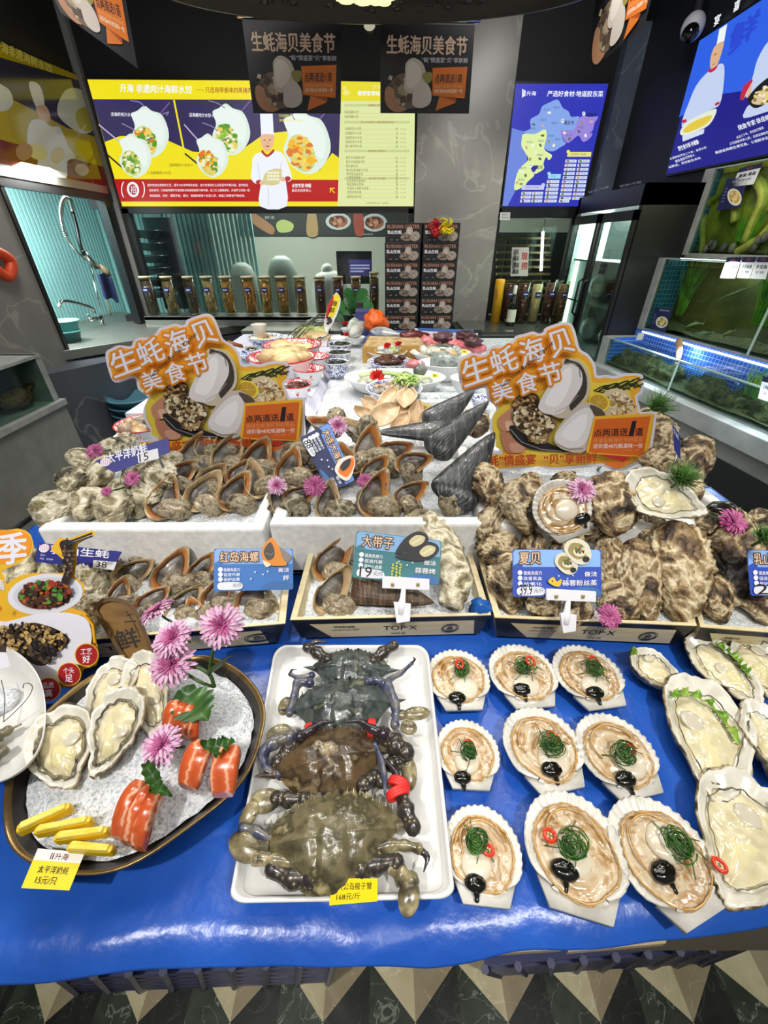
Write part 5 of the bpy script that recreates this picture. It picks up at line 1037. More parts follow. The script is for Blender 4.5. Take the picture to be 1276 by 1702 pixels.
def facing(nrm,up,roll=0):
 z=Vector(nrm).normalized();y=Vector(up);y=(y-z*y.dot(z)).normalized();x=y.cross(z);M=Matrix((x,y,z)).transposed()
 return M@Matrix.Rotation(R(roll),3,'Z')
# display table, ice counter
TZ=.77
mb=MB();mb.bx((-1.02,.16,.50),(1.10,1.24,.755));o=mb.build('display_table',mat('table_body','6a6254',.7),smooth=False);tag(o,'low display table body under the blue plastic sheet','table')
for x in(-.98,1.06):
 for y in(.5,1.2):l=MB();l.bx((x-.03,y-.03,0),(x+.03,y+.03,.5));l.build('leg',steel_d,o,smooth=False,world=True)
sheet=mat('blue_sheet',rough=.3,cols=[(.3,'1a4aa4'),(.6,'2359b8')],scale=5,spec=.5,bump=(16,.22,.02),rand=False)
def edgeY(x):return .110-.035*x*0-.018*(1 if x<-.2 else 0)*min(1,(-.2-x)/.3)+(.03*max(0,x-.05)/.4 if x>0 else 0)+.006*noise.noise(Vector((x*9,0,4)))
mb=MB()
def shf(u,v):
 x=-1.02+u*2.12;ye=edgeY(x);y=ye+(1.2-ye)*(v**1.4);dr=max(0,.035-(y-ye))/.035
 p=Vector((x*7,y*11,1.7));a_=noise.noise(p);wr=.003*(1-abs(a_))**9*(1 if y<.6 else .2)+.0008*noise.noise(p*1.3)+.0012*(1-abs(noise.noise(p*2.1+Vector((4,0,0)))))**12
 return(x,y-.004*dr,TZ-.012+wr-.016*dr*dr+.006*dr*noise.noise(Vector((x*14,0,2))))
mb.grid(210,110,shf);o=mb.build('plastic_sheet',sheet);o.modifiers.new('s','SOLIDIFY').thickness=.0006;tag(o,'wrinkled glossy blue plastic sheet covering the front of the display table','sheet')
crm=mat('crate_blue','1b2250',.45)
def crate(px0,px1,ytop,ybot,label,sk):
 t=thing('plastic_crate',label,'crate',(0,0,0),'crates under the display table');a,b=atz(px0,ytop[0],.44),atz(px1,ytop[1],.44);c,d=atz(px0+sk[0],ybot[0],.0),atz(px1-sk[1],ybot[1],.0)
 bk=Vector((0,.38,0));mb=MB();mb.hexa([c,d,d+bk,c+bk],[a,b,b+bk,a+bk]);mb.build('box',crm,t,smooth=False,world=True)
 mb=MB();o_=Vector((0,-.006,0))
 for k in(.12,.3,.48,.66,.84):
  p,q=c.lerp(a,k)+o_,d.lerp(b,k)+o_;mb.hexa([p,q,q-o_,p-o_],[p+Vector((0,0,.022)),q+Vector((0,0,.022)),q-o_+Vector((0,0,.022)),p-o_+Vector((0,0,.022))])
 mb.build('slats',crm,t,smooth=False,world=True);mb=MB()
 for k in range(9):
  f=k/8;p,q=c.lerp(d,f)+o_*.6,a.lerp(b,f)+o_*.6;mb.tube([p,q],.007,6)
 mb.build('ribs',crm,t,smooth=False,world=True)
crate(100,555,(1618,1592),(1646,1630),'dark blue slatted crate on the floor under the left of the table',(30,10));crate(805,1232,(1606,1566),(1617,1598),'dark blue slatted crate on the floor under the right of the table',(25,70))
for q,l,nm,m in(([(770,1592),(930,1582),(945,1570),(990,1567),(985,1540),(830,1545),(770,1560)],'torn beige cardboard flap under the blue sheet edge, centre right','cardboard_flap','a3947a'),([(940,1586),(1100,1572),(1105,1555),(940,1560)],'thin beige cardboard flap under the blue sheet, right of the torn flap','cardboard_flap','b09e80')):
 lo=[atz(x,y,.728)for x,y in q];mb=MB();mb.prism(lo,[p+Vector((0,0,.012))for p in lo]);o=mb.build(nm,mat('card_'+m,m,.8),smooth=False);tag(o,l,'cardboard')
lo=[atz(x,y,.742)for x,y in((815,1560),(880,1548),(890,1530),(815,1530))];mb=MB();mb.prism(lo,[p+Vector((0,0,.008))for p in lo]);o=mb.build('foam_scrap',mat('foam','e8e6da',.7),smooth=False);tag(o,'white foam scrap peeking out between the blue sheet and the cardboard','foam')
mb=MB();mb.bx((-1.0,1.26,0),(.98,3.2,.80));o=mb.build('ice_counter',mat('counter_white','d4d6da',.4),smooth=False);tag(o,'long white counter carrying the crushed ice bed behind the shellfish','counter')
def icemat(name):
 m=mat(name,rough=.22,cols=[(.34,'bcc5cc'),(.45,'e6ebef'),(.55,'f4f7f9'),(.66,'c8d1d8')],scale=150,detail=3,spec=.8,bump=(190,1,.008),sss=.15,rand=False);return m
ice=icemat('crushed_ice')
def icebed(name,x0,x1,y0,y1,z,amp,label,nx=70,ny=70,kind='stuff',edge=.02,parent=None):
 mb=MB()
 def f(u,v):
  x,y=x0+(x1-x0)*u,y0+(y1-y0)*v;e=min(u*(x1-x0),(1-u)*(x1-x0),v*(y1-y0),(1-v)*(y1-y0));p=Vector((x,y,z))
  return(x,y,z+amp*noise.noise(p*6)+.35*amp*noise.noise(p*24)+.006*noise.noise(p*70)*min(1,amp/.01)-max(0,edge-e)*1.6)
 mb.grid(nx,ny,f)
 o=mb.build(name,ice);return tag(o,label,'ice',None,kind)
icebed('crushed_ice',-.30,.95,1.28,3.15,.868,.014,'bed of crushed ice on the long white counter',150,200,edge=.03)
mb=MB();mb.bx((-.30,1.265,.79),(.96,1.28,.86));mb.bx((.945,1.265,.79),(.96,3.18,.86));mb.bx((-.30,3.165,.79),(.96,3.18,.86));o=mb.build('counter_edge',mat('counter_white','d4d6da'),smooth=False);tag(o,'white rim board around the ice bed of the counter','rim')
clothm=mat('white_cloth',rough=.5,cols=[(.3,'d3d3e6'),(.6,'e6e6f4')],scale=6)
mb=MB();mb.bx((-1.0,1.56,.80),(-.33,3.15,.885));o=mb.build('raised_platform',mat('counter_white','d4d6da'),smooth=False);tag(o,'raised platform under the white cloth at the left of the ice','platform')
mb=MB();mb.grid(30,50,lambda u,v:(-1.01+.70*u,1.545+1.62*v,.889+.002*noise.noise(Vector((u*9,v*20,1)))))
mb.grid(4,50,lambda u,v:(-.312+.03*u+.004*math.sin(v*60),1.545+1.62*v,.889-.045*u));mb.grid(30,6,lambda u,v:(-1.01+.70*u,1.545-.012*v-.006*v*math.sin(u*40),.889-.085*v));o=mb.build('white_cloth',clothm);tag(o,'white cloth draped over the raised platform of red basins','cloth')
mb=MB();mb.bx((-.98,1.27,.80),(-.62,1.53,.86));o=mb.build('foam_block',mat('foam','e8e6da',.7),smooth=False);tag(o,'white foam block under the red bowl at the far left','foam')
foam=mat('foam_white',rough=.65,cols=[(.35,'e2e2e0'),(.65,'f4f4f2')],scale=60,bump=(160,.5,.002))
def foambox(label,fl,fr,yb,rim,base=.772,wall=.032,icez=.895):
 a,b=atz(*fl,rim),atz(*fr,rim);x0,x1,y0=a.x,b.x,(a.y+b.y)/2;y1=yb;t=thing('foam_box',label,'box',((x0+x1)/2,(y0+y1)/2,base));mb=MB()
 def wavy(p0,p1):
  pass
 for A,B in(((x0,y0,base),(x1,y0+wall,rim)),((x0,y1-wall,base),(x1,y1,rim)),((x0,y0+wall,base),(x0+wall,y1-wall,rim)),((x1-wall,y0+wall,base),(x1,y1-wall,rim)),((x0,y0,base),(x1,y1,base+.02))):mb.bx(A,B)
 mb.build('body',foam,t,smooth=False,world=True,bevel=.006);mb=MB();mb.bx((x0+wall,y0+wall,icez-.05),(x1-wall,y1-wall,icez-.012));mb.build('liner',foam,t,smooth=False,world=True)
 icebed('crushed_ice',x0+wall,x1-wall,y0+wall,y1-wall,icez,.008,'crushed ice in the '+label.split(' with ')[0],70,60,edge=.004)
foambox('left white foam box with pale oysters and whelks',(55,884),(438,876),1.17,.922)
foambox('middle white foam box with crusted whelks and pen shells',(444,876),(825,866),1.17,.922)
foambox('right white foam box with brown oysters',(832,868),(1262,880),1.17,.922)
wood=mat('box_wood',rough=.55,cols=[(.3,'cdbb8e'),(.6,'ddd0a8')],scale=12,stretch=(1,6,6));bprint=mat('box_print','171a20',.4)
def woodbox(label,fl,fr,bl,br,txt=True,ex=.82):
 rim,base=.835,.772;q=[atz(*p,rim)for p in(fl,fr,br,bl)];t=thing('wooden_box',label,'box',sum(q,Vector())/4-Vector((0,0,.063)),'wooden boxes');dn=Vector((0,0,base-rim));c=sum(q,Vector())/4
 mb=MB()
 inn=[p+(c-p).normalized()*.014 for p in q]
 for i in range(4):
  a,b,d,e=q[i],q[(i+1)%4],inn[(i+1)%4],inn[i];k=.93
  lo=lambda p:c+(p-c)*k+dn;mb.hexa([lo(a),lo(b),lo(d),lo(e)],[a,b,d,e])
 lo2=[c+(p-c)*.92+dn for p in inn];mb.prism(lo2,[p+Vector((0,0,.006))for p in lo2])
 mb.build('frame',wood,t,smooth=False,world=True)
 n=(q[1]-q[0]).cross((c+(q[0]-c)*.93+dn)-q[0]);pl=Pl(q[0],n);pr=Print(pl)
 def m(x,y):
  a,b=q[0],q[1];a2,b2=c+(a-c)*.93+dn,c+(b-c)*.93+dn;p=a.lerp(b,x).lerp(a2.lerp(b2,x),y);d=p-O0;z=d.dot(Vector((0,CP,-SP)));u=d.x/z;v=d.dot(Vector((0,SP,CP)))/z;return(638+F*u,851-F*v)
 pr.poly([m(0,.04),m(1,.04),m(1,.26),m(0,.26)],bprint)
 pr.poly([m(.0,.26),m(.08,.26),m(.17,1),m(.0,1)],bprint);pr.poly([m(.93,.26),m(1,.26),m(1,1),m(.97,1)],bprint)
 if txt:
  pr.text('TOP·X',[m(.46,.46),m(.64,.46),m(.64,.68),m(.46,.68)],bprint,.01);pr.text('特倍鲜海鲜',[m(.2,.4),m(.31,.4),m(.31,.5),m(.2,.5)],bprint,.03);pr.text('TOP DELICIOUSLY FRESH',[m(.18,.58),m(.33,.56),m(.33,.64),m(.18,.66)],bprint);pr.text('特鲜海',[m(.5,.82),m(.58,.82),m(.58,.92),m(.5,.92)],bprint)
  for r_,w_ in((1,.02),(.78,.012)):
   k=28;pr.line([m(ex+.045*r_*math.cos(2*PI*i/k),.66+.22*r_*math.sin(2*PI*i/k))for i in range(k+1)],1.2*r_,bprint)
  pr.text('鱼',[m(ex-.02,.55),m(ex+.02,.55),m(ex+.02,.76),m(ex-.02,.76)],bprint,.03);pr.line([m(ex-.037,.7),m(ex-.02,.82),m(ex+.02,.82),m(ex+.037,.7)],1.2,bprint)
 pr.build('printed_band',t)
 cc=sum(inn,Vector())/4;u1=(inn[1]-inn[0]);mb=MB();mb.grid(60,40,lambda u,v:(lambda p:(p.x,p.y,.812+.006*noise.noise(p*14)+.006*noise.noise(p*60)))(inn[0].lerp(inn[1],u).lerp(inn[3].lerp(inn[2],u),v)));o=mb.build('crushed_ice',ice);tag(o,'crushed ice in the '+label,'ice',None,'stuff')
 return t
woodbox('wooden box of whelks and pale oysters at the left, behind the dark dish',(-130,1086),(474,1036),(0,922),(487,912),ex=.93);woodbox('wooden box with the long pen shell card',(482,1030),(816,1022),(514,914),(782,912));woodbox('wooden box of brown oysters with the clam card',(822,1026),(1158,1040),(790,912),(1120,918));woodbox('wooden box at the right edge of the picture',(1164,1042),(1420,1062),(1126,918),(1350,930))
# heaps of shellfish
rd=random.Random(11)
OP=[oyster_mesh('oyster',oy_p,i+1,.05,.036,.021)for i in range(4)];OB=[oyster_mesh('oyster',oy_b,i+21,.058,.036,.023)for i in range(5)]
used={};cnt={}
def put_oyster(pool,px,py,z,w,h,roll=0,label='',grp='',tilt=0):
 p=atz(px,py,z);s=depth(p)/F;pr=pool[cnt.get(id(pool),0)%len(pool)];cnt[id(pool)]=cnt.get(id(pool),0)+1
 W,H=w*s,h*s;n=Vector((rd.uniform(-.35,.35),-.45+rd.uniform(-.25,.25),.8));base=(.036 if True else 0)
 ln=.05 if pool is OP else .058
 sc=(W/(2*.036*1.02),H/(2*ln*1.0)*(1.05),(W+H)/2/(2*.045))
 return place(pr,used,p,facing(n,(0,.75,.66),roll),sc,label,'oyster',grp)
pos=['by the left front corner','beside the front corner oyster']
pale=[(89,846,64,66,10,'large pale oyster at the front left corner of the left foam box'),(144,838,54,64,-20,'pale oyster second from the front left corner of the left foam box'),(191,846,60,66,30,'brownish cream oyster third along the front of the left foam box'),(242,828,52,74,-8,'pale oyster touching the front left whelk of the left foam box'),(122,797,46,50,20,'yellowish oyster at the left side of the left foam box, second row'),(167,788,58,50,60,'flat grey oyster in the second row of the left foam box'),(222,788,46,52,10,'cream oyster right of the flat grey oyster in the left foam box'),(263,794,54,60,-30,'large cream oyster left of the whelk heap, second row'),(140,764,44,42,0,'pale oyster left of the dark blue oyster price card'),(181,746,42,38,40,'cream oyster above the dark blue oyster price card'),(212,736,42,36,0,'white topped oyster right above the oyster price card'),(200,818,44,46,80,'small pale oyster wedged behind the front row of the left foam box'),(110,824,36,36,0,'small cream oyster behind the front corner oyster'),(283,772,42,46,20,'pale oyster directly left of the rear whelks'),(242,765,44,40,0,'cream oyster under the right end of the oyster price card'),(155,815,40,40,15,'pale oyster behind the second and third front oysters')]
for px,py,w,h,r,l in pale:put_oyster(OP,px,py,.965 if py<800 else .93,w,h,r,l,'pale oysters in the left foam box')
pale2=[(36,945,70,60,80,'pale oyster left of the chopsticks on the dish cut-out'),(98,942,70,56,60,'silvery oyster behind the dish cut-out plate'),(146,972,56,90,10,'tall pale oyster right of the dish cut-out plate'),(172,936,44,44,0,'pale oyster behind the dark blue 38 card'),(150,1018,60,60,30,'dark pale oyster low beside the wooden plaque'),(190,1030,40,40,0,'dim oyster between the plaque and the whelk box')]
for px,py,w,h,r,l in pale2:put_oyster(OP,px,py,.84,w,h,r,l,'pale oysters behind the dish cut-out')
brown=[(814,812,50,88,8,.96,'tall brown oyster at the left end of the right heap'),(866,840,74,96,-10,.96,'big brown oyster left of the open scallop on the heap'),(882,806,54,42,30,.97,'yellowish frilled oyster under the banner of the right sign'),(938,802,42,40,0,.97,'small cream oyster below the word banner of the right sign'),(1018,838,90,116,-18,.965,'very large cream brown oyster right of the pink flower'),(820,873,80,60,60,.90,'brown oyster lying across the left edge of the right heap'),(824,914,66,64,0,.875,'pale brown oyster left above the blue clam card'),(846,968,72,104,-14,.85,'tall pale oyster at the front left corner of the right heap'),(885,906,52,40,70,.89,'brown oyster behind the top left of the clam card'),(905,1004,64,58,20,.835,'yellow brown oyster under the clam card'),(944,905,62,50,40,.895,'brown oyster behind the printed shells of the clam card'),(1008,940,46,100,-10,.865,'narrow grey oyster right behind the clam card'),(1060,966,74,140,-6,.86,'long cream oyster right of the clam card'),(1124,946,98,172,-14,.88,'largest brown oyster standing in the right wooden box'),(1178,985,56,100,10,.85,'golden brown oyster between the two largest ones'),(1222,936,88,152,-22,.88,'large pale topped oyster near the right card'),(1026,1000,58,70,30,.84,'rust brown oyster behind the front pink flower'),(960,1016,56,46,60,.835,'dim oyster behind the white card clip'),(1226,868,54,44,40,.95,'brown oyster behind the purple flower at the right'),(1268,866,46,44,0,.95,'yellowish oyster at the right picture edge by the sprig'),(1262,990,70,90,0,.85,'brown oyster at the right picture edge under the blue card'),(1092,724,64,84,10,1.0,'brown oyster right beside the orange panel of the right sign'),(1100,764,60,54,0,.985,'grey oyster below the orange panel of the right sign'),(1152,764,54,90,-20,.985,'pale rough oyster at the far right of the heap top'),(1140,812,66,60,30,.96,'brown oyster right behind the big opened oyster'),(1078,700,46,44,0,1.0,'pale oyster under the conifer sprig beside the right sign'),(985,880,60,50,20,.90,'dark oyster in the gap below the pink flower'),(1080,880,70,50,60,.90,'dark brown oyster below the big opened oyster'),(915,870,60,46,90,.90,'dark oyster under the open scallop'),(1180,870,60,46,30,.92,'brown oyster right of the big opened oyster base'),(790,705,50,60,0,.95,'rough oyster behind the pen shell tips')]
for px,py,w,h,r,z,l in brown:put_oyster(OB,px,py,z,w,h,r,l,'brown oysters of the right heap')
WA=[whelk('whelk','x',.036,1),whelk('whelk','x',.036,2,pale=True),whelk('whelk','x',.036,3)];WR=[whelk('whelk','x',.036,5,rough=True),whelk('whelk','x',.036,6,rough=True,pale=True)]
cntw=[0,0]
def put_whelk(px,py,z,h,roll,label,grp,rough=False,lean=(0,0),kind=None):
 pool=WR if rough else WA;i=kind if kind is not None else cntw[rough]%len(pool);cntw[rough]+=1;p=atz(px,py,z);s=h*depth(p)/F/.082
 n=Vector((rd.uniform(-.2,.2)+lean[0],-.62+lean[1],.74));place(pool[i],used,p,facing(n,(0,.75,.66),roll)@Matrix.Rotation(R(26),3,'Y'),s*1.36,label,'whelk',grp)
g1,g2,g3='whelks in the left foam box','whelks in the middle foam box','whelks in the left wooden box'
for k,(px,py,z,h,r,l)in enumerate([(272,832,.93,58,-12,'whelk at the front left of the left foam box heap, next to the oysters'),(338,820,.935,58,-32,'big whelk in the middle of the front row of the left foam box'),(390,820,.935,56,-25,'whelk at the right of the front row of the left foam box'),(298,790,.95,46,-40,'orange lipped whelk in the second row behind the front left whelk'),(350,794,.95,42,-45,'whelk wedged in the second row of the left foam box'),(398,788,.95,42,-40,'whelk at the right of the second row of the left foam box'),(324,758,.97,60,-15,'big dark mouthed whelk below the left sign'),(378,757,.97,58,-20,'grey whelk in front of the left sign banner, right of the dark one'),(426,765,.96,56,-20,'whelk at the right edge of the left foam box below the sign'),(384,730,.99,46,-40,'rearmost whelk in front of the left sign'),(424,800,.94,52,15,'whelk on its side at the right wall of the left foam box'),(345,738,.985,44,-15,'whelk behind the big dark mouthed whelk')]):put_whelk(px,py,z,h,r,l,g1,lean=(.1,0))
for px,py,z,h,r,l,ro in[(474,742,.975,64,-5,'orange mouthed whelk at the rear left of the middle foam box',0),(480,780,.955,52,-15,'orange mouthed whelk in the second row at the left of the middle foam box',0),(466,834,.93,48,20,'crusted whelk with a pink flower at the front left of the middle foam box',1),(545,836,.925,52,-5,'crusted whelk left of the big orange mouthed one',1),(496,826,.93,44,-60,'crusted whelk lying between the flowers of the middle foam box',1),(612,748,.97,62,-10,'orange mouthed whelk behind, in front of the beige dried fish',0),(622,782,.955,44,-40,'whelk half hidden behind the big orange mouthed one',0),(622,824,.935,66,-22,'big orange mouthed whelk at the front of the middle foam box',0),(684,770,.965,46,-75,'whelk with a round orange mouth left of the large pen shell',0),(680,822,.935,48,-55,'whelk with an orange mouth at the front, left of the spired one',0),(594,714,.985,46,60,'crusted whelk lying behind the rotated card',1),(543,706,.985,46,70,'ribbed whelk behind the top of the rotated card',0),(580,765,.955,46,30,'whelk beside the printed shell of the rotated card',0),(652,752,.965,46,-70,'small grey whelk between the two rear orange mouths',0),(515,760,.955,44,10,'whelk mostly hidden under the rotated card',0)]:put_whelk(px,py,z,h,r,l,g2,bool(ro),kind=None if ro else rd.choice((0,2)))
p=atz(742,832,.93);s=50*depth(p)/F/.082;place(WA[0],used,p,facing((.3,.5,.7),(0,.3,-1),30),s,'whelk showing its back and curled spire at the front right of the middle foam box','whelk',g2)
for px,py,z,h,r,l in[(237,908,.845,56,-50,'whelk at the rear left of the left wooden box'),(294,896,.85,58,-22,'orange lipped whelk in the rear row of the left wooden box, second from left'),(360,896,.85,58,-20,'whelk in the rear row left of the blue card'),(426,894,.85,50,-25,'whelk behind the top of the blue whelk card'),(218,954,.83,52,-55,'wide mouthed whelk at the left of the middle row'),(284,952,.84,60,-25,'big grey whelk in the middle of the left wooden box'),(334,948,.83,44,-30,'whelk tucked left of the blue card'),(250,1002,.82,48,-45,'whelk low behind the first pink flower'),(306,1004,.82,52,-40,'whelk at the front row behind the pink flowers'),(360,990,.825,54,-25,'orange lipped whelk at the front below the blue card'),(420,994,.83,60,-25,'big whelk at the front right corner of the left wooden box'),(196,992,.82,44,-10,'whelk right of the wooden plaque'),(470,896,.85,30,20,'small whelk at the rear right corner of the left wooden box'),(325,1020,.81,40,30,'dark whelk low at the front wall of the left wooden box')]:put_whelk(px,py,z,h,r,l,g3,kind=rd.choice((0,1,2)))
put_whelk(553,932,.84,66,-35,'orange mouthed whelk at the left of the middle wooden box','whelks in the middle wooden box',kind=0);put_whelk(552,985,.835,66,-30,'dark banded whelk at the front left of the middle wooden box','whelks in the middle wooden box',kind=1)
pen_shell('pen_shell',atz(789,648,1.06),atz(710,712,.96),.12,.045,pen_m,'black pen shell leaning up behind, tip under the right sign',seed=1);pen_shell('pen_shell',atz(813,666,1.07),atz(716,755,.955),.105,.05,pen_m,'black pen shell in the middle of the leaning three',seed=2);pen_shell('pen_shell',atz(822,718,1.04),atz(744,836,.93),.135,.055,pen_m,'largest black pen shell, in front of the leaning three',seed=3);pen_shell('pen_shell',atz(620,719,.975),atz(748,716,.965),.095,.04,pen_m,'pen shell lying flat with its tip to the left',up=(0,-.5,.9),seed=4)
pen_shell('pen_shell',atz(722,1002,.84),atz(588,968,.84),.10,.045,pen_b,'brown pen shell lying under the teal card',up=(.1,-.5,.85),seed=5)
lo_m=oyster_mesh('oyster',oy_b,40,.10,.042,.028);lo_m.data.materials[0]=oy_p;p=atz(722,930,.865)
q=[atz(668,885,.86),atz(690,872,.875),atz(720,888,.885),atz(745,930,.88),atz(758,970,.86),atz(747,1008,.835)]
mb=MB();C_=ctrl(q,8);mb.tube(C_,[.018+.026*math.sin(min(1,i/14)*PI/2)*(1-.75*max(0,(i-16)/(len(C_)-16)))for i in range(len(C_))],30)
def wv(v):
 L_=(v*160);saw=(v.dot(Vector((.3,-.9,-.6)))*90+1.6*noise.noise(v*30))%1;return v+Vector((noise.noise(v*60),noise.noise(v*60+Vector((9,0,0))),noise.noise(v*60+Vector((0,9,0)))))*.007+Vector((0,-.4,.6))*.005*(saw-.5)
mb.warp(wv);bpy.data.objects.remove(lo_m);o=mb.build('oyster',oy_p);tag(o,'long arched cream oyster at the right of the middle wooden box','oyster')
mb=MB();p=atz(799,1012,.83);mb.ell(p,(.022,.018,.02),16,10,0,lambda d:1+.5*noise.noise(d*2.5));o=mb.build('bag_corner',mat('blue_bag','1e5aa8',.25));tag(o,'crumpled blue plastic bag corner at the front right of the middle wooden box','bag')
p=atz(640,884,.87);mb=MB();mb.ell(p,(.05,.03,.022),26,16,0,lambda d:1+.15*noise.noise(d*3)+.04*math.sin(d.x*40));o=mb.build('clam',mat('clam_grey',rough=.4,cols=[(.3,'6e685a'),(.6,'a59d88')],scale=20,stretch=(6,1,1)));tag(o,'ribbed grey clam peeking over the top of the teal card','clam')
t=open_oyster('opened_oyster','big opened oyster with pale meat on top of the right heap',.085,.055,.018,61,True,None,None,mus=(-.35,.05));p=atz(1105,822,1.0);t.rotation_mode='QUATERNION';t.location=p;t.rotation_quaternion=facing((-.1,-.55,.8),(-.8,.45,.3),0).to_quaternion()
t=scallop('opened_scallop','opened scallop leaning among the oysters below the right sign',.062,71,(.1,-.1),(.45,-.55),None,None,0,None);t.location=atz(932,846,.985);t.rotation_mode='QUATERNION';t.rotation_quaternion=facing((-.05,-.75,.65),(-.35,.7,.6),0).to_quaternion()
mb=MB();p=atz(1200,843,.975);mb.ell(p,(.03,.018,.012),18,10,0,lambda d:1+.2*noise.noise(d*2));o=mb.build('mussel',mat('mussel_black','1c1a18',.2,coat=.5));tag(o,'small dark open shell right of the big opened oyster','mussel')
for px,py,z,r,dp,l,nx in((966,815,1.02,21,False,'pink chrysanthemum on the oysters left of the very large one',0),(1216,868,.985,21,True,'purple chrysanthemum at the right of the oyster heap',.1),(1012,1024,.86,18,True,'pink chrysanthemum hanging over the front of the oyster box',0),(460,808,.965,15,False,'pink chrysanthemum on the crusted whelk at the left of the middle foam box',0),(523,808,.97,17,True,'deep pink chrysanthemum below the rotated card',0),(561,709,1.02,16,False,'pink chrysanthemum at the top corner of the rotated card',0),(606,799,.96,12,True,'half hidden purple chrysanthemum left of the big orange mouthed whelk',0),(158,750,.99,13,True,'small purple chrysanthemum left above the oyster price card',0),(220,796,.985,12,True,'purple chrysanthemum on the pale oysters',0),(177,817,.97,8,True,'tiny purple chrysanthemum between pale oysters',0)):
 p=atz(px,py,z);t=mum('chrysanthemum',l,r*depth(p)/F*1.1,int(px),dp,'chrysanthemums on the shellfish',[(0,0,0),(0,.01,-.02),(.005,.03,-.05)]);t.location=p;t.rotation_mode='QUATERNION';t.rotation_quaternion=facing((nx,-.6,.75),(0,.7,.6)).to_quaternion()
for px,py,z,r,l in((1127,790,1.03,25,'conifer sprig on the rim of the big opened oyster'),(1086,672,1.04,24,'conifer sprig beside the right shoulder of the right sign'),(1265,888,.99,22,'conifer sprig at the right picture edge')):
 p=atz(px,py+10,z);t=conifer('conifer_sprig',l,r*depth(p)/F*1.25,int(px));t.location=p;t.rotation_euler=(R(20),R(10),0)
for o in list(C.objects):
 if o.parent is None and o.get('label')=='x':pass
# cut-out festival signs
import numpy as np
gold,lil=pp('efb02a'),pp('dcdcec')
def offset(pts,d):
 k=len(pts);A=sum(pts[i][0]*pts[(i+1)%k][1]-pts[(i+1)%k][0]*pts[i][1]for i in range(k));sg=1 if A>0 else-1;out=[]
 for i in range(k):
  a,b,c=Vector(pts[i-1]),Vector(pts[i]),Vector(pts[(i+1)%k]);e=(b-a).normalized();f=(c-b).normalized();n1,n2=Vector((-e.y,e.x)),Vector((-f.y,f.x));n=(n1+n2);n=n.normalized()if n.length>.1 else n1
  o=b+n*d*sg/max(.5,n.dot(n1));out.append((o.x,o.y))
 return out
OUTL=[(22,250),(60,222),(110,203),(180,212),(200,180),(240,158),(300,158),(345,130),(365,103),(420,88),(470,75),(505,88),(530,78),(545,52),(640,20),(692,24),(716,60),(732,115),(752,180),(800,212),(842,275),(852,336),(900,334),(960,340),(1020,325),(1110,328),(1130,360),(1125,440),(1094,466),(1108,525),(1120,556),(1190,553),(1206,590),(1165,830),(1090,866),(985,912),(890,882),(840,884),(580,904),(500,882),(360,904),(205,912),(165,872),(146,820),(170,796),(268,794),(232,720),(210,660),(218,600),(248,545),(235,512),(195,480),(182,412),(92,436),(46,424),(24,340)]
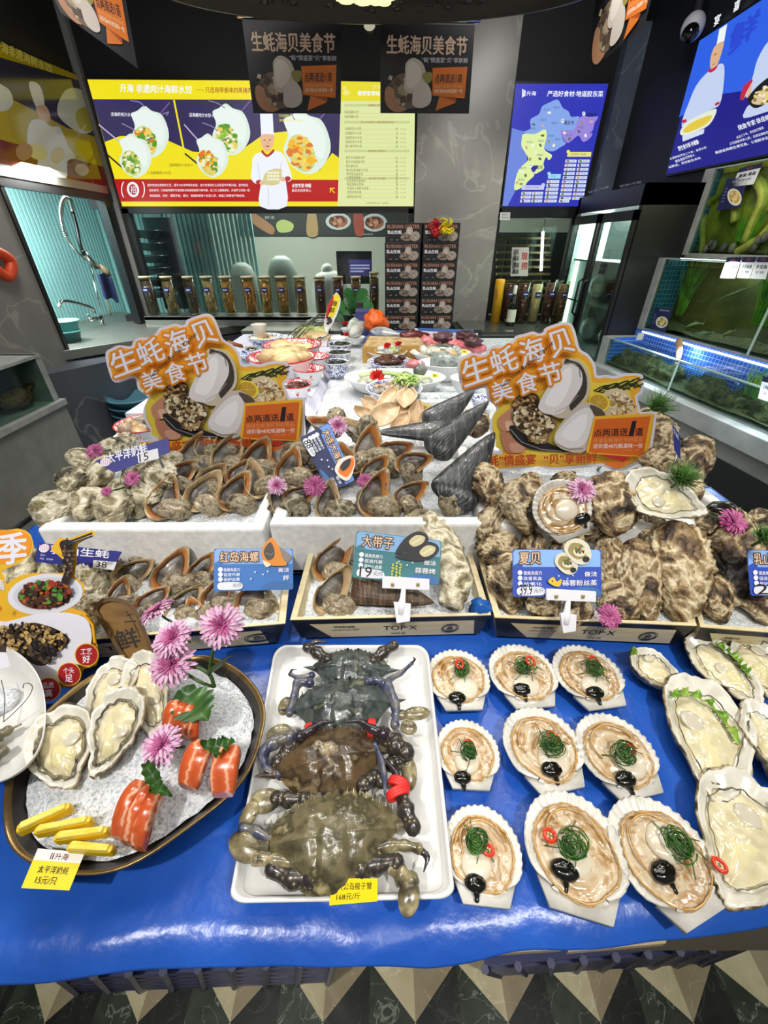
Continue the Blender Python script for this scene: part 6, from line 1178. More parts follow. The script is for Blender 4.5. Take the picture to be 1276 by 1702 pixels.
def cutout(label,pl,mp2,prop):
 M=lambda l:[mp2(*p)for p in l]
 t=thing('cutout_sign',label,'sign',pl(*mp2(600,880)),'festival cut-out signs');O=smooth_loop(OUTL,3);board('board',pl,M(O),.008,lil,t,pp('b8b8c4'));pr=Print(pl)
 pr.poly(M(offset(O,17)),gold);pr.poly(M([(165,812),(860,795),(860,868),(175,892)]),pp('ecb83c'));pr.blob(M([(240,560),(330,500),(480,450),(560,400),(640,260),(700,232),(770,250),(815,320),(830,380),(960,372),(1080,352),(1095,400),(1050,430),(1075,560),(1120,600),(1080,800),(860,830),(300,790),(255,710),(228,640)]),pp('e6cf4a'),3)
 for k in range(22):
  x=830+k*11;y=432-k*2.2+6*math.sin(k);pr.line(M([(x,y),(x+46,y-26+18*((k*7)%3)),(x+78,y-34+26*((k*5)%3))]),2.2,pp(['1e2416','3a4a26','2a3018'][k%3]))
 pr.blob(M([(895,440),(960,415),(1030,440),(1070,500),(1085,570),(900,575),(870,500)]),pp('d9c7a0'));pr.specks(*mp2(985,510),24,18,[pp('efe4c8'),pp('b4924e'),pp('8a6a3c'),pp('e0d0a8')],110,3,10,5)
 pr.ell(*mp2(866,500),18,15,pp('ecd84a'),20);pr.ell(*mp2(862,498),15,12.5,pp('c49a28'),20)
 for a in range(0,360,45):c=mp2(862,498);pr.line([c,(c[0]+13*math.cos(R(a)),c[1]+11*math.sin(R(a)))],.8,pp('dcc468'))
 pr.blob(M([(262,600),(300,560),(345,535),(360,600),(340,660),(300,672),(268,650)]),pp('c48a6c'));pr.blob(M([(302,616),(345,612),(352,650),(318,668)]),pp('e0b49c'));pr.blob(M([(280,670),(350,700),(420,750),(430,775),(350,800),(310,790),(285,740)]),pp('b87c62'));pr.blob(M([(330,745),(400,745),(420,790),(350,798)]),pp('d09c84'))
 pr.blob(M([(330,640),(400,650),(520,720),(640,770),(790,770),(780,796),(560,790),(430,770),(350,710)]),pp('1c1c20'));pr.line(M([(335,660),(400,735),(520,780),(640,790)]),1.0,pp('a8a8ac'))
 pr.blob(M([(342,520),(380,460),(470,445),(505,470),(500,540),(440,545),(380,550)]),pp('4a3420'));pr.specks(*mp2(425,500),20,12,[pp('8a6a3c'),pp('c4a068'),pp('2c1e12')],70,3,-15,6)
 pr.blob(M([(340,560),(400,540),(480,548),(540,535),(600,570),(612,630),(575,690),(550,740),(480,745),(420,690),(360,640)]),pp('8c7250'));pr.specks(*mp2(470,610),34,20,[pp('e8dcc0'),pp('c4ac80'),pp('5c442a'),pp('3a2818'),pp('d8c8a4')],300,3.2,25,7);pr.specks(*mp2(495,680),18,17,[pp('e0d2b0'),pp('5c442a'),pp('a88a5c')],90,3,40,8)
 pr.blob(M([(520,520),(560,430),(640,300),(640,250),(690,235),(765,262),(806,350),(800,460),(750,520),(670,590),(590,580)]),pp('c8bca8'));pr.blob(M([(655,262),(700,250),(755,275),(790,350),(785,450),(730,520),(690,540)]),pp('3a332c'),3)
 pr.blob(M([(500,530),(545,430),(620,320),(660,270),(715,265),(760,320),(758,400),(700,490),(640,560),(560,570)]),pp('ded8d8'));pr.blob(M([(540,500),(600,390),(660,300),(700,300),(690,400),(620,520)]),pp('efebee'))
 pr.line(M([(665,272),(700,262),(745,290),(752,350)]),1.4,pp('4a423c'));pr.line(M([(600,560),(680,520),(740,455)]),1.1,pp('a8a0a0'))
 pr.blob(M([(600,690),(640,620),(720,530),(800,500),(880,540),(905,580),(860,640),(780,790),(660,785),(600,740)]),pp('c4bab0'));pr.blob(M([(806,515),(870,535),(900,575),(850,590)]),pp('57483c'));pr.blob(M([(604,690),(650,630),(730,555),(800,530),(830,580),(810,680),(760,760),(660,768),(612,735)]),pp('e0dcde'));pr.blob(M([(640,690),(720,600),(790,570),(780,660),(720,730)]),pp('eeecef'));pr.line(M([(610,745),(680,780),(770,775)]),1.6,pp('8c8078'))
 chars=[('生',(34,262),(190,205),(228,352),(62,410)),('蚝',(200,205),(345,150),(390,292),(236,345)),('海',(378,142),(520,95),(548,240),(408,292)),('贝',(548,92),(668,50),(724,190),(590,238)),('美',(212,388),(325,350),(358,470),(240,506)),('食',(362,338),(482,302),(505,424),(388,460)),('节',(498,282),(622,248),(648,378),(528,408))]
 for c,*q in chars:pr.text(c,M(q),pp('e08a1e'),.09)
 for c,*q in chars:pr.text(c,M(q),pp('e8e6f4'),.028)
 a,b=mp2(285,425),mp2(600,155);pr.tline('Selection Rushan Oyster',*a,*b,9.5,pp('1c1c1c'),0,sl=2)
 pr.blob(M([(835,582),(1180,565),(1186,600),(1140,825),(800,806),(785,790)]),pp('eab42c'),1);pr.poly(M([(842,600),(1172,582),(1126,820),(1000,812),(802,796)]),pp('d8661e'));pr.poly(M([(850,808),(1052,822),(1010,858)]),pp('b82a20'));pr.poly(M([(918,852),(1010,860),(1085,832),(975,894),(895,872)]),pp('e2701e'))
 pr.text('点两道送',M([(832,660),(1035,650),(1035,698),(832,704)]),pp('1a1220'),.03);pr.text('1',M([(1062,612),(1088,610),(1068,700),(1040,700)]),pp('1a1220'),.01);pr.text('道',M([(1082,652),(1128,648),(1124,696),(1080,698)]),pp('1a1220'),.03)
 pr.text('两道生蚝海贝节的菜品',M([(832,715),(1125,708),(1122,732),(830,740)]),pp('e8a468'));pr.text('送价值48元蚝滋味一份',M([(830,746),(1126,742),(1124,772),(828,774)]),pp('f4e8e0'),.02);pr.text('（六选第一道）',M([(1000,780),(1105,778),(1104,790),(1000,792)]),pp('e8a468'))
 pr.text('“蚝”情盛宴',M([(175,815),(485,808),(485,868),(178,884)]),pp('b84010'),.05);pr.text('“贝”享新鲜',M([(535,808),(850,800),(850,862),(538,870)]),pp('b84010'),.05)
 pr.build('printed_face',t)
 mb=MB();b0=pl(*mp2(prop[0],840),-.012);b1=pl(*mp2(prop[1],840),-.012)
 for b in(b0,b1):mb.tube([b,Vector((b.x,b.y+.02,.90))],.005,6)
 mb.build('support_stick',steel,t,world=True)
 return t
RZ=lambda x,y:(755+x/3.594,530+y/3.594)
src=np.array([RZ(30,240),RZ(690,25),RZ(1202,570),RZ(150,820),RZ(980,905),RZ(500,425),RZ(845,330)]);dst=np.array([(150+x/3.449,515+y/3.449)for x,y in((22,220),(712,24),(1222,515),(316,778),(1005,812),(590,410),(880,320))])
A_=np.linalg.lstsq(np.c_[src,np.ones(len(src))],dst,rcond=None)[0]
def LZ(x,y):p=np.array([*RZ(x,y),1])@A_;return(float(p[0]),float(p[1]))
cutout('large cut-out oyster festival sign standing on the right, in front of the freezer',Pl((.42,1.04,.95),(-.10,-1,.12)),RZ,(400,900))
cutout('large cut-out oyster festival sign standing on the left, in front of the red basins',Pl((-.38,1.06,.95),(.12,-1,.12)),LZ,(300,800))
# price cards
def card(name,label,pl,q,fill,cat='price card',th=.002,corner=True,group=None):
 t=thing(name,label,cat,sum((pl(*p)for p in q),Vector())/4,group)
 def m(x,y):return((q[0][0]*(1-x)+q[1][0]*x)*(1-y)+(q[3][0]*(1-x)+q[2][0]*x)*y,(q[0][1]*(1-x)+q[1][1]*x)*(1-y)+(q[3][1]*(1-x)+q[2][1]*x)*y)
 if corner:
  r,rr=.03,.055;ol=[]
  for cx,cy,a0 in((r,rr,180),(1-r,rr,270),(1-r,1-rr,0),(r,1-rr,90)):
   for k in range(5):a=R(a0+k*22.5);ol.append(m(cx+r*math.cos(a),cy+rr*math.sin(a)))
 else:ol=[m(0,0),m(1,0),m(1,1),m(0,1)]
 board('card',pl,ol,th,pp(fill),t);return t,Print(pl),m
def seacard(label,pl,q,top,bot,title,lines,price,how,shells,badge_w=.33):
 t,pr,m=card('price_card',label,pl,q,bot);M=lambda l:[m(*p)for p in l]
 pr.poly(M([(.01,.06),(.04,.01),(.96,.01),(.99,.06),(.99,.37),(.01,.37)]),pp(top))
 pr.blob(M([(.0,.37),(.08,.28),(.12,.37),(.1,.42)]),pp(bot));pr.blob(M([(.6,.95),(.75,.8),(.95,.82),(.98,.98)]),pp('3a6ca8'));
 n=len(title)
 for i,ch in enumerate(title):
  x0=.08+.125*i;qd=M([(x0,.07),(x0+.11,.065),(x0+.11,.31),(x0,.315)]);pr.text(ch,qd,pp('3c2c28'),.085);pr.text(ch,qd,pp('ecc6a4'),.02)
 for i,s_ in enumerate(lines):
  y=.46+.115*i;c=m(.085,y+.03);pr.ell(c[0],c[1],4,4,pp('eceef4'));pr.text(s_,M([(.125,y),(.33,y-.005),(.33,y+.075),(.125,y+.08)]),pp('eceef4'),.03)
 pr.blob(M([(.05,.84),(.1,.79),(.3,.79),(.36,.84),(.36,.93),(.3,.97),(.1,.97),(.05,.93)]),pp('e4e6ee'),3)
 if price:pr.text(price,M([(.08,.74),(.22,.735),(.22,.96),(.08,.965)]),pp('141418'),.012)
 pr.text('元/只',M([(.24,.83),(.35,.825),(.35,.91),(.24,.915)]),pp('30323c'),.01)
 pr.text('做法',M([(.81,.47),(.95,.465),(.95,.57),(.81,.575)]),pp('eceef4'),.03);w_=.078*len(how);pr.text(how,M([(.95-w_,.65),(.95,.64),(.95,.76),(.95-w_,.77)]),pp('eceef4'),.03)
 for x,y in((.62,.62),(.68,.55),(.47,.72),(.52,.56)):c=m(x,y);pr.ell(c[0],c[1],1.4,1.4,pp('dfe6f4'))
 shells(pr,m);pr.build('printed_face',t);return t
def clip(t,pl,px,py,w_,sc=1):
 m=mat('clip_white','e8e8ee',.35);mb=MB();a,b=pl(px-w_/2,py-16*sc,.003),pl(px+w_/2,py+14*sc,.003);q=[pl(px-w_/2,py-14*sc,.003),pl(px+w_/2,py-8*sc,.003),pl(px+w_/2,py+14*sc,.003),pl(px-w_/2,py+10*sc,.003)]
 mb.prism(q,[p+pl.n*.006 for p in q]);mb.build('jaw',m,t,smooth=False,world=True,bevel=.001);mb=MB()
 for k in(.22,.76):c=pl(px-w_/2+w_*k,py+4*sc,.010);mb.box(c,(.006,.003,.009))
 mb.build('notches',mat('clip_gold','a89868',.4),t,smooth=False,world=True);mb=MB()
 pts=[pl(px-4*sc,py+12*sc,.005),pl(px-6*sc,py+30*sc,.008),pl(px-8*sc,py+44*sc,.010),pl(px-10*sc,py+62*sc,.012)];mb.tube(pts,[.005,.006,.009,.006],8);mb.build('stem',m,t,world=True)
 mb=MB();q=[pl(px-24*sc,py+36*sc,.006),pl(px+10*sc,py+40*sc,.006),pl(px+8*sc,py+74*sc,.006),pl(px-18*sc,py+78*sc,.006)];mb.prism(q,[p+pl.n*.009 for p in q]);mb.build('base_clamp',m,t,smooth=False,world=True,bevel=.0015)
def sh_none(pr,m):pass
def sh_whelk(pr,m):
 M=lambda l:[m(*p)for p in l]
 pr.blob(M([(.6,.06),(.72,-.25),(.8,-.1),(.9,.05),(.98,.2),(.9,.38),(.74,.42),(.64,.3)]),pp('8a8078'));pr.blob(M([(.6,.06),(.72,-.27),(.82,-.06),(.86,.2),(.92,.4),(.74,.4),(.64,.3)]),pp('e08a24'));pr.blob(M([(.63,.06),(.71,-.16),(.76,0),(.76,.2),(.68,.28)]),pp('4a4440'));pr.line(M([(.66,.1),(.72,.16),(.75,.1)]),1,pp('98908a'))
 pr.blob(M([(.62,.28),(.72,.38),(.66,.44)]),pp('f0e0c0'))
def sh_pen(pr,m):
 M=lambda l:[m(*p)for p in l]
 for dx,dy in((0,0),(.13,.20)):
  pr.blob(M([(.47+dx*.0,.40+dy*.3),(.56+dx,.06+dy),(.7+dx,-.14+dy),(.82+dx,-.1+dy),(.84+dx,.06+dy),(.72+dx,.26+dy),(.6+dx*.6,.32+dy)]),pp('1a1a1e'),3)
  pr.blob(M([(.62+dx,.1+dy),(.7+dx,-.06+dy),(.8+dx,-.04+dy),(.78+dx,.1+dy),(.68+dx,.2+dy)]),pp('d4ca9c'));pr.line(M([(.66+dx,.14+dy),(.76+dx,.0+dy)]),2,pp('f0e8c0'))
 for k in range(16):
  c=m(.5+.05*math.sin(k*2.1),.6+.022*k);pr.ell(c[0],c[1],2.6,1.7,pp('b8c850'),40*k)
def sh_scal(pr,m):
 M=lambda l:[m(*p)for p in l]
 for cx,cy,s in((.6,.3,.85),(.73,.05,1.0)):
  pr.blob(M([(cx-.14*s,cy),(cx-.12*s,-.2*s+cy),(cx,-.28*s+cy),(cx+.12*s,-.16*s+cy),(cx+.16*s,.1*s+cy),(cx+.1*s,.26*s+cy),(cx-.02*s,.24*s+cy)]),pp('dcd6c0'));pr.blob(M([(cx-.1*s,cy),(cx-.06*s,-.18*s+cy),(cx+.06*s,-.14*s+cy),(cx+.1*s,.08*s+cy),(cx,.16*s+cy)]),pp('9a8a50'));c=m(cx+.03*s,cy);pr.ell(c[0],c[1],11*s,8*s,pp('e6dcc0'));pr.specks(c[0],c[1]-3,8*s,6*s,[pp('2c4a20'),pp('4a7030'),pp('a83a20')],22,2.4,0,9);c=m(cx+.1*s,cy+.16*s);pr.ell(c[0],c[1],6*s,5*s,pp('201e1a'))
 pr.blob(M([(.4,.68),(.46,.58),(.5,.68),(.55,.62),(.54,.76),(.48,.78)]),pp('e8c02c'),3);c=m(.45,.67);pr.ell(c[0],c[1],1.3,1.3,pp('20202c'))
p=atz(660,965,.888);pl=Pl(p,(0,-.72,.62));t=seacard('teal price card with printed pen shells and a handwritten 19',pl,[(592,882),(734,899),(729,973),(585,960)],'84b4e2','3a7c84','大带子',['提高免疫力','促进代谢','保护心血管'],'19','蒜蓉烤',sh_pen);clip(t,pl,674,969,78,.85)
p=atz(920,975,.905);pl=Pl(p,(0,-.75,.6));t=seacard('blue price card with printed clams and a handwritten 39.9',pl,[(851,913),(999,913),(999,992),(852,992)],'8ab6ee','2c50b8','夏贝',['提高免疫力','改善贫血','抗氧化'],'39.9','蒜蓉粉丝蒸',sh_scal);clip(t,pl,947,989,82,.8)
p=atz(430,965,.885);pl=Pl(p,(.05,-.75,.6));t=seacard('blue price card with a printed orange whelk in the left wooden box',pl,[(355,912),(487,912),(487,980),(355,983)],'86aee8','3c76c0','红岛海螺',['提高免疫力','促进代谢','保护血管'],'','拌',sh_whelk)
mb=MB();c=pl(440,985,-.004);mb.tube([c,Vector((c.x,c.y+.01,.80))],.003,6);mb.build('stick',steel,t,world=True)
p=atz(1262,960,.91);pl=Pl(p,(-.1,-.75,.6));t=seacard('blue price card cut off by the right picture edge',pl,[(1240,914),(1378,916),(1385,995),(1247,990)],'8ab6ee','2c50b8','乳山生蚝',['提高免疫力','促进代谢','保护血管'],'2','烤',sh_none)
mb=MB();c=pl(1300,992,-.004);mb.tube([c,Vector((c.x,c.y+.01,.80))],.003,6);mb.build('stick',steel,t,world=True)
p=atz(545,755,.985);pl=Pl(p,(.15,-.6,.75));t=seacard('dark blue whelk card turned sideways among the crusted whelks',pl,[(547,702),(592,800),(571,806),(497,727)][:0]or[(546,702),(590,799),(549,818),(498,728)],'6a96e4','26305e','大连大海螺',['提高免疫力','促进代谢','补充铁锌'],'88','凉拌',sh_none)
pr=Print(pl,.004);pr.blob([(556,780),(566,763),(583,757),(590,765),(588,780),(580,798),(566,795)],pp('e8e0d4'));pr.blob([(562,782),(570,768),(586,760),(588,774),(578,792),(568,790)],pp('e8781c'));pr.blob([(565,776),(572,766),(583,763),(580,775),(570,783)],pp('302c2c'));pr.build('printed_shell',t)
mb=MB();c=pl(550,808,-.004);mb.tube([c,Vector((c.x,c.y+.01,.90))],.003,6);mb.build('stick',steel,t,world=True)
def bluecard(label,pl,q,title,tq,price,pq,extra=None):
 t,pr,m=card('price_card',label,pl,q,'262c84',corner=False);pr.text(title,tq,pp('e8e8f4'),.05);pr.poly(pq[1],pp('e4e4ea'));pr.text(price,pq[0],pp('16161c'),.02)
 if extra:extra(pr,m)
 c=m(.08,.25);pr.ell(c[0],c[1],9,7,pp('e8e6f2'),-15)
 for k in range(5):pr.line([(c[0]-6+3*k,c[1]+5),(c[0]-8+4*k,c[1]-6)],.8,pp('d88aa0'))
 pr.build('printed_face',t);mb=MB()
 for x in(.2,.8):a=pl(*m(x,.9),-.004);mb.tube([a,Vector((a.x,a.y+.01,a.z-.09))],.003,6);mb.build('stick',steel,t,world=True);mb=MB()
pl=Pl(atz(205,785,1.0),(.15,-.8,.55));bluecard('dark blue pacific milk oyster card in the left foam box',pl,[(158,766),(280,727),(282,752),(190,786)],'太平洋奶蚝',[(176,754),(243,735),(245,752),(179,771)],'15',[[(231,755),(246,751),(247,764),(232,768)],[(228,754),(262,745),(264,762),(230,770)]])
pl=Pl(atz(140,945,.87),(.05,-.8,.55));bluecard('dark blue oyster card with a handwritten 38 behind the chopsticks',pl,[(64,902),(203,917),(187,947),(58,934)],'乳山生蚝',[(84,906),(183,915),(180,928),(84,920)],'38',[[(160,933),(178,934),(177,944),(159,942)],[(155,931),(194,934),(189,948),(154,943)]],lambda pr,m:(pr.text('做法：',[m(.05,.55),m(.12,.55),m(.12,.66),m(.05,.66)],pp('d8d8ec')),pr.text('清蒸、蒜蓉烤',[m(.05,.74),m(.22,.74),m(.22,.84),m(.05,.84)],pp('d8d8ec')),pr.text('元/斤',[m(.89,.55),m(.97,.55),m(.96,.78),m(.88,.78)],pp('303048'))))
p=atz(1130,770,1.01);pl=Pl(p,(-1,-.35,.2));t,pr,m=card('price_card','blue price card seen edge-on at the top of the right heap',pl,[(1117,704),(1130,724),(1131,765),(1120,748)],'2c3a90',corner=False);pr.text('生蚝',[m(.1,.1),m(.8,.1),m(.8,.3),m(.1,.3)],pp('d8d8ec'),.02);pr.build('printed_face',t);mb=MB();a=pl(1126,755,-.003);mb.tube([a,a-Vector((0,0,.07))],.003,6);mb.build('stick',steel,t,world=True)
# dish cut-out at the left
pl=Pl(atz(80,1160,.775),(.12,-.8,.42));t=thing('cutout_sign','cut-out sign with printed sea cucumber dishes and chopsticks at the left edge','sign',atz(80,1160,.775));Zc=lambda l:[(x/5.317,860+y/5.317)for x,y in l]
OL=[(-200,100),(0,120),(160,98),(270,150),(290,290),(180,400),(20,470),(40,520),(60,590),(140,530),(300,490),(560,490),(560,380),(470,300),(455,270),(530,175),(600,195),(810,115),(830,165),(690,235),(680,400),(660,520),(740,590),(735,700),(640,800),(740,830),(830,930),(855,1110),(875,1200),(850,1310),(740,1340),(715,1440),(640,1500),(530,1500),(510,1590),(400,1630),(200,1640),(-200,1600)]
board('board',pl,Zc(smooth_loop(OL,2)),.006,pp('e2b02a'),t,pp('c8c0a8'));pr=Print(pl);Q=lambda l:[((x)/5.317,860+y/5.317)for x,y in l]
pr.blob(Q([(-200,130),(150,120),(255,165),(270,280),(170,370),(-200,420)]),pp('e8921c'),3);pr.text('季',Q([(-20,150),(230,130),(235,400),(-10,420)]),pp('e2e2f0'),.05);pr.text('海',Q([(-20,560),(30,540),(40,640),(-10,660)]),pp('e2e2f0'),.03)
c=Q([(400,680)])[0];pr.ell(c[0],c[1],63,34,pp('dcdce6'),-6);pr.ell(c[0]+1,c[1]-1,55,27,pp('c8ccd8'),-6);pr.ell(c[0]-1,c[1]+2,45,23,pp('7a3a24'),-4);pr.specks(c[0],c[1],42,22,[pp(k)for k in('2e6420','5a9034','4a241a','2c1a16','9c3020','b0622c','6a3428','34241e')],260,4.2,-4,10)
pr.blob(Q([(560,200),(625,205),(640,260),(645,400),(630,520),(590,590),(540,570),(570,480),(575,400),(540,290),(525,230)]),pp('2a1a16'),3);pr.specks(*Q([(600,350)])[0],10,34,[pp('5a4438'),pp('8a7058'),pp('1a100c')],40,2.6,0,3);pr.line(Q([(560,235),(815,140)]),3.4,pp('1e2838'));pr.line(Q([(600,240),(818,165)]),3,pp('26324a'))
pr.blob(Q([(60,920),(300,860),(560,840),(740,880),(800,980),(805,1110),(740,1260),(560,1420),(380,1560),(-200,1560),(-200,960)]),pp('e2e2ec'),3);pr.line(Q([(600,830),(740,860),(815,950),(835,1110)]),4,pp('e8a81c'))
pr.blob(Q([(-120,1060),(0,1000),(130,980),(280,930),(420,960),(520,1000),(610,1070),(580,1150),(480,1200),(440,1280),(330,1310),(100,1200),(-120,1180)]),pp('3c2c20'));pr.specks(*Q([(260,1070)])[0],62,24,[pp(k)for k in('8a7048','b89858','2c2018','5c4830','1c1410','c8a868')],300,3.2,6,12);pr.specks(*Q([(380,1200)])[0],20,17,[pp('1c1410'),pp('4c3c2c'),pp('141010')],60,4,0,2)
for x,y,a,b,dx in((765,1215,'工艺','好',0),(610,1385,'个头','足',0),(430,1515,'品质','高',0)):
 c=Q([(x,y)])[0];pr.ell(c[0],c[1],20,19.5,pp('e8c03c'));pr.ell(c[0],c[1],18.5,18,pp('a81a1e'));pr.text(a,Q([(x-52,y-55),(x+45,y-62),(x+45,y-8),(x-52,y-2)]),pp('eeeaf0'),.02);pr.text(b,Q([(x-36,y+8),(x+30,y+2),(x+32,y+68),(x-34,y+72)]),pp('eeeaf0'),.05)
pr.text('参',Q([(-20,790),(18,785),(18,835),(-20,840)]),pp('c02020'),.03);pr.build('printed_face',t)
# bowls and plates behind
porc=mat('porcelain','eef0f0',.18,coat=.3);redr=mat('red_rim','c02428',.3)
redpat=mat('red_pattern',rough=.25,cols=[(.44,'f0eaec'),(.49,'c0303a'),(.56,'c0303a'),(.60,'f0eaec')],scale=26,detail=2,coat=.3,dist=1.5);bluepat=mat('blue_pattern',rough=.2,cols=[(.45,'eef0f4'),(.50,'3a5aa8'),(.56,'2c4890'),(.60,'eef0f4')],scale=34,detail=2,coat=.3,dist=1.5)
def bowl(name,label,px,py,w_,zr,h,kind='white',sy=1.0,base=.5,cat='bowl',group=None,fill=None,fillh=.65):
 c=atz(px,py,zr);r=w_/F*depth(c)/2;t=thing(name,label,cat,(c.x,c.y,zr-h),group);n=40
 inn={'white':porc,'red':redpat,'blue':bluepat}[kind];out={'white':porc,'red':porc,'blue':bluepat}[kind];rim={'white':porc,'red':redr,'blue':porc}[kind]
 mb=MB();mb.lathe([(.001,.004),(r*base,0),(r*base,.006),(r*(base+.25),h*.35),(r*.9,h*.75),(r*.98,h*.96),(r*1.0,h),(r*.99,h*1.03),(r*.95,h),(r*.86,h*.75),(r*(base+.18),h*.4),(r*base*.8,.014),(.001,.012)],n,[1,1,1,1,1,2,2,2,0,0,0,0],sy=sy);mb.build('dish',[inn,out,rim],t)
 if kind=='red':
  for k in range(6):
   mb=MB();a=-PI/2+k*PI/3+.3;d=Vector((math.cos(a),math.sin(a)*sy,0));mb.ell(d*r*.88+Vector((0,0,h*.62)),(r*.10,r*.10,h*.16),10,6);mb.build('medallion',redpat,t)
 return t,c,r
def filling(t,c,r,h,m,label,nm,seed=1,n=26,s=.35,flat_=.6,spread=.66,cat='food',sy=1.0,z0=None):
 mb=MB();rd=random.Random(seed);z=c.z-h if z0 is None else z0
 mb.lathe([(.001,.06*r),(r*spread*.6,.04*r),(r*spread,-.04*r)],24,len(m)-1 if isinstance(m,list)else 0,(c.x,c.y,z),sy=sy)
 for i in range(n):
  a,q=rd.random()*2*PI,spread*r*math.sqrt(rd.random());k=s*r*(.6+.7*rd.random());of=Vector((rd.random()*9,i,seed));st=len(mb.v)
  mb.ell((0,0,0),(k,k*(.5+.4*rd.random()),k*flat_*(.5+.5*rd.random())),10,7,rd.randrange(len(m))if isinstance(m,list)else 0,lambda d:1+.3*noise.noise(d*2+of))
  mb.xf(Matrix.Translation((c.x+q*math.cos(a),c.y+q*sy*math.sin(a),z+.05*r+.1*r*rd.random()*(1-q/r)))@Matrix.Rotation(rd.random()*6,4,'Z')@Matrix.Rotation(rd.uniform(-.6,.6),4,'X'),st)
 o=mb.build(nm,m);return tag(o,label,cat,None,'stuff')
def fm_(n,c,**k):return mat(n,c,.3,coat=.4,**k)
bun=mat('dumpling',rough=.35,cols=[(.3,'d8b878'),(.6,'f0dcac')],scale=20);shellm=mat('mixed_shell',rough=.4,cols=[(.3,'5c5044'),(.5,'a89480'),(.65,'d8c0a0')],scale=22);dkg=mat('seaweed',rough=.3,cols=[(.3,'0c140c'),(.6,'24342a')],scale=40,coat=.5);grn=mat('salad_green',rough=.4,cols=[(.3,'6a9430'),(.55,'b4cc70'),(.7,'e4eab8')],scale=30);mt=mat('dark_meat',rough=.35,cols=[(.3,'2c1a14'),(.6,'5c3428')],scale=30,coat=.3);cl=mat('clam_meat',rough=.35,cols=[(.3,'8a8478'),(.5,'d0c8bc'),(.7,'5c564c')],scale=36);fsh=mat('fish_meat',rough=.2,cols=[(.3,'a8b0a8'),(.6,'d8dcd4')],scale=18,coat=.5);pinkm=mat('pink_meat',rough=.3,cols=[(.3,'b04450'),(.5,'d87880'),(.7,'e8b4b0')],scale=18,coat=.4);redf=mat('red_flower','d42a22',.5);tanm=mat('tan_food',rough=.45,cols=[(.3,'a88454'),(.6,'dcc494')],scale=26)
PZ=.892
t,c,r=bowl('enamel_basin','large red patterned basin of golden dumplings beside the left sign',468,592,112,.995,.10,'red',base=.55,group='red rimmed basins');filling(t,c,r,.02,[bun,tanm],'golden dumpling pieces in the large red basin','dumplings',1,13,.36,.7,.6)
t,c,r=bowl('enamel_basin','red patterned basin behind the dumpling basin',486,572,97,.995,.10,'red',base=.55,group='red rimmed basins');filling(t,c,r,.03,[tanm,bun],'tan food heap in the rear red basin','tan_food',2,14,.3,.6,.5)
t,c,r=bowl('enamel_bowl','red rimmed bowl at the right of the dumpling basin, upper',522,592,52,.975,.085,'red',group='red rimmed bowls');t,c,r=bowl('enamel_bowl','red rimmed bowl below the dumpling basin, middle of the three right ones',513,612,52,.965,.075,'red',group='red rimmed bowls')
t,c,r=bowl('enamel_bowl','red bowl of dark food right beside the orange panel of the left sign',490,638,54,.955,.065,'red',group='red rimmed bowls');filling(t,c,r,.012,[mt],'dark food in the red bowl by the left sign','dark_food',4,16,.25)
t,c,r=bowl('enamel_bowl','red patterned bowl of whelk meat on the foam block at the far left',237,703,88,.935,.07,'red',group='red rimmed bowls');filling(t,c,r,.014,[shellm,wh_op,tanm],'sliced whelk meat in the far left red bowl','whelk_meat',5,18,.3)
t,c,r=bowl('porcelain_bowl','blue rimmed white bowl holding cutlery at the rear left',441,559,57,.985,.085,'blue');filling(t,c,r,.02,[fsh,tanm],'pale food in the rear blue rimmed bowl','pale_food',6,12,.3)
mb=MB();q=Vector((c.x-.03,c.y,.98));mb.lathe([(.001,0),(.03,0),(.04,.05),(.045,.07)],14,c=q);o=mb.build('paper_cup',mat('cup_cream','e6e2d2',.6));tag(o,'small cream cup of picks standing in the rear blue bowl','cup')
t,c,r=bowl('porcelain_plate','blue and white plate left of the dumpling basin',418,586,50,.935,.035,'blue',cat='plate')
a,b=atz(378,569,1.0),atz(418,580,.955);t=thing('ladle','ladle with a brown wooden handle over the blue white plate','ladle',b);mb=MB();mb.tube([a,a.lerp(b,.6)],[.012,.009],10);mb.build('handle',mat('handle_wood','8a4a20',.4),t,world=True);mb=MB();mb.tube([a.lerp(b,.6),b],.006,8);mb.ell(b,(.035,.035,.012),14,8);mb.build('scoop',chrome,t,world=True)
for i,(q,col,l)in enumerate((([(492,556),(540,556),(545,563),(488,563)],tanm,'white tray of tan shell food at the rear of the platform'),([(502,549),(540,549),(544,554),(498,554)],grn,'white tray of pale green food behind the tan tray'),([(505,543),(540,543),(542,548),(502,548)],mt,'white tray of red brown food, third from the front'),([(515,536),(540,536),(543,541),(512,541)],dkg,'white tray of dark green food at the very back'))):
 P4=[atz(x,y,.94)for x,y in q];t=thing('food_tray',l,'tray',sum(P4,Vector())/4-Vector((0,0,.05)),'food trays on the platform');mb=MB();cc=sum(P4,Vector())/4;mb.hexa([cc+(p-cc)*.9-Vector((0,0,.05))for p in P4],P4);mb.build('tray',porc,t,smooth=False,world=True,bevel=.004)
 mb=MB();rd=random.Random(i)
 for k in range(34):
  u,v=rd.random(),rd.random();p=P4[0].lerp(P4[1],u).lerp(P4[3].lerp(P4[2],u),v);s_=.022+.02*rd.random();of=Vector((k,i,0));mb.ell(p+Vector((0,0,.006)),(s_,s_*.8,s_*.6),9,6,0,lambda d:1+.35*noise.noise(d*2+of))
 o=mb.build('tray_food',col);tag(o,'food heaped in the '+l,'food',None,'stuff')
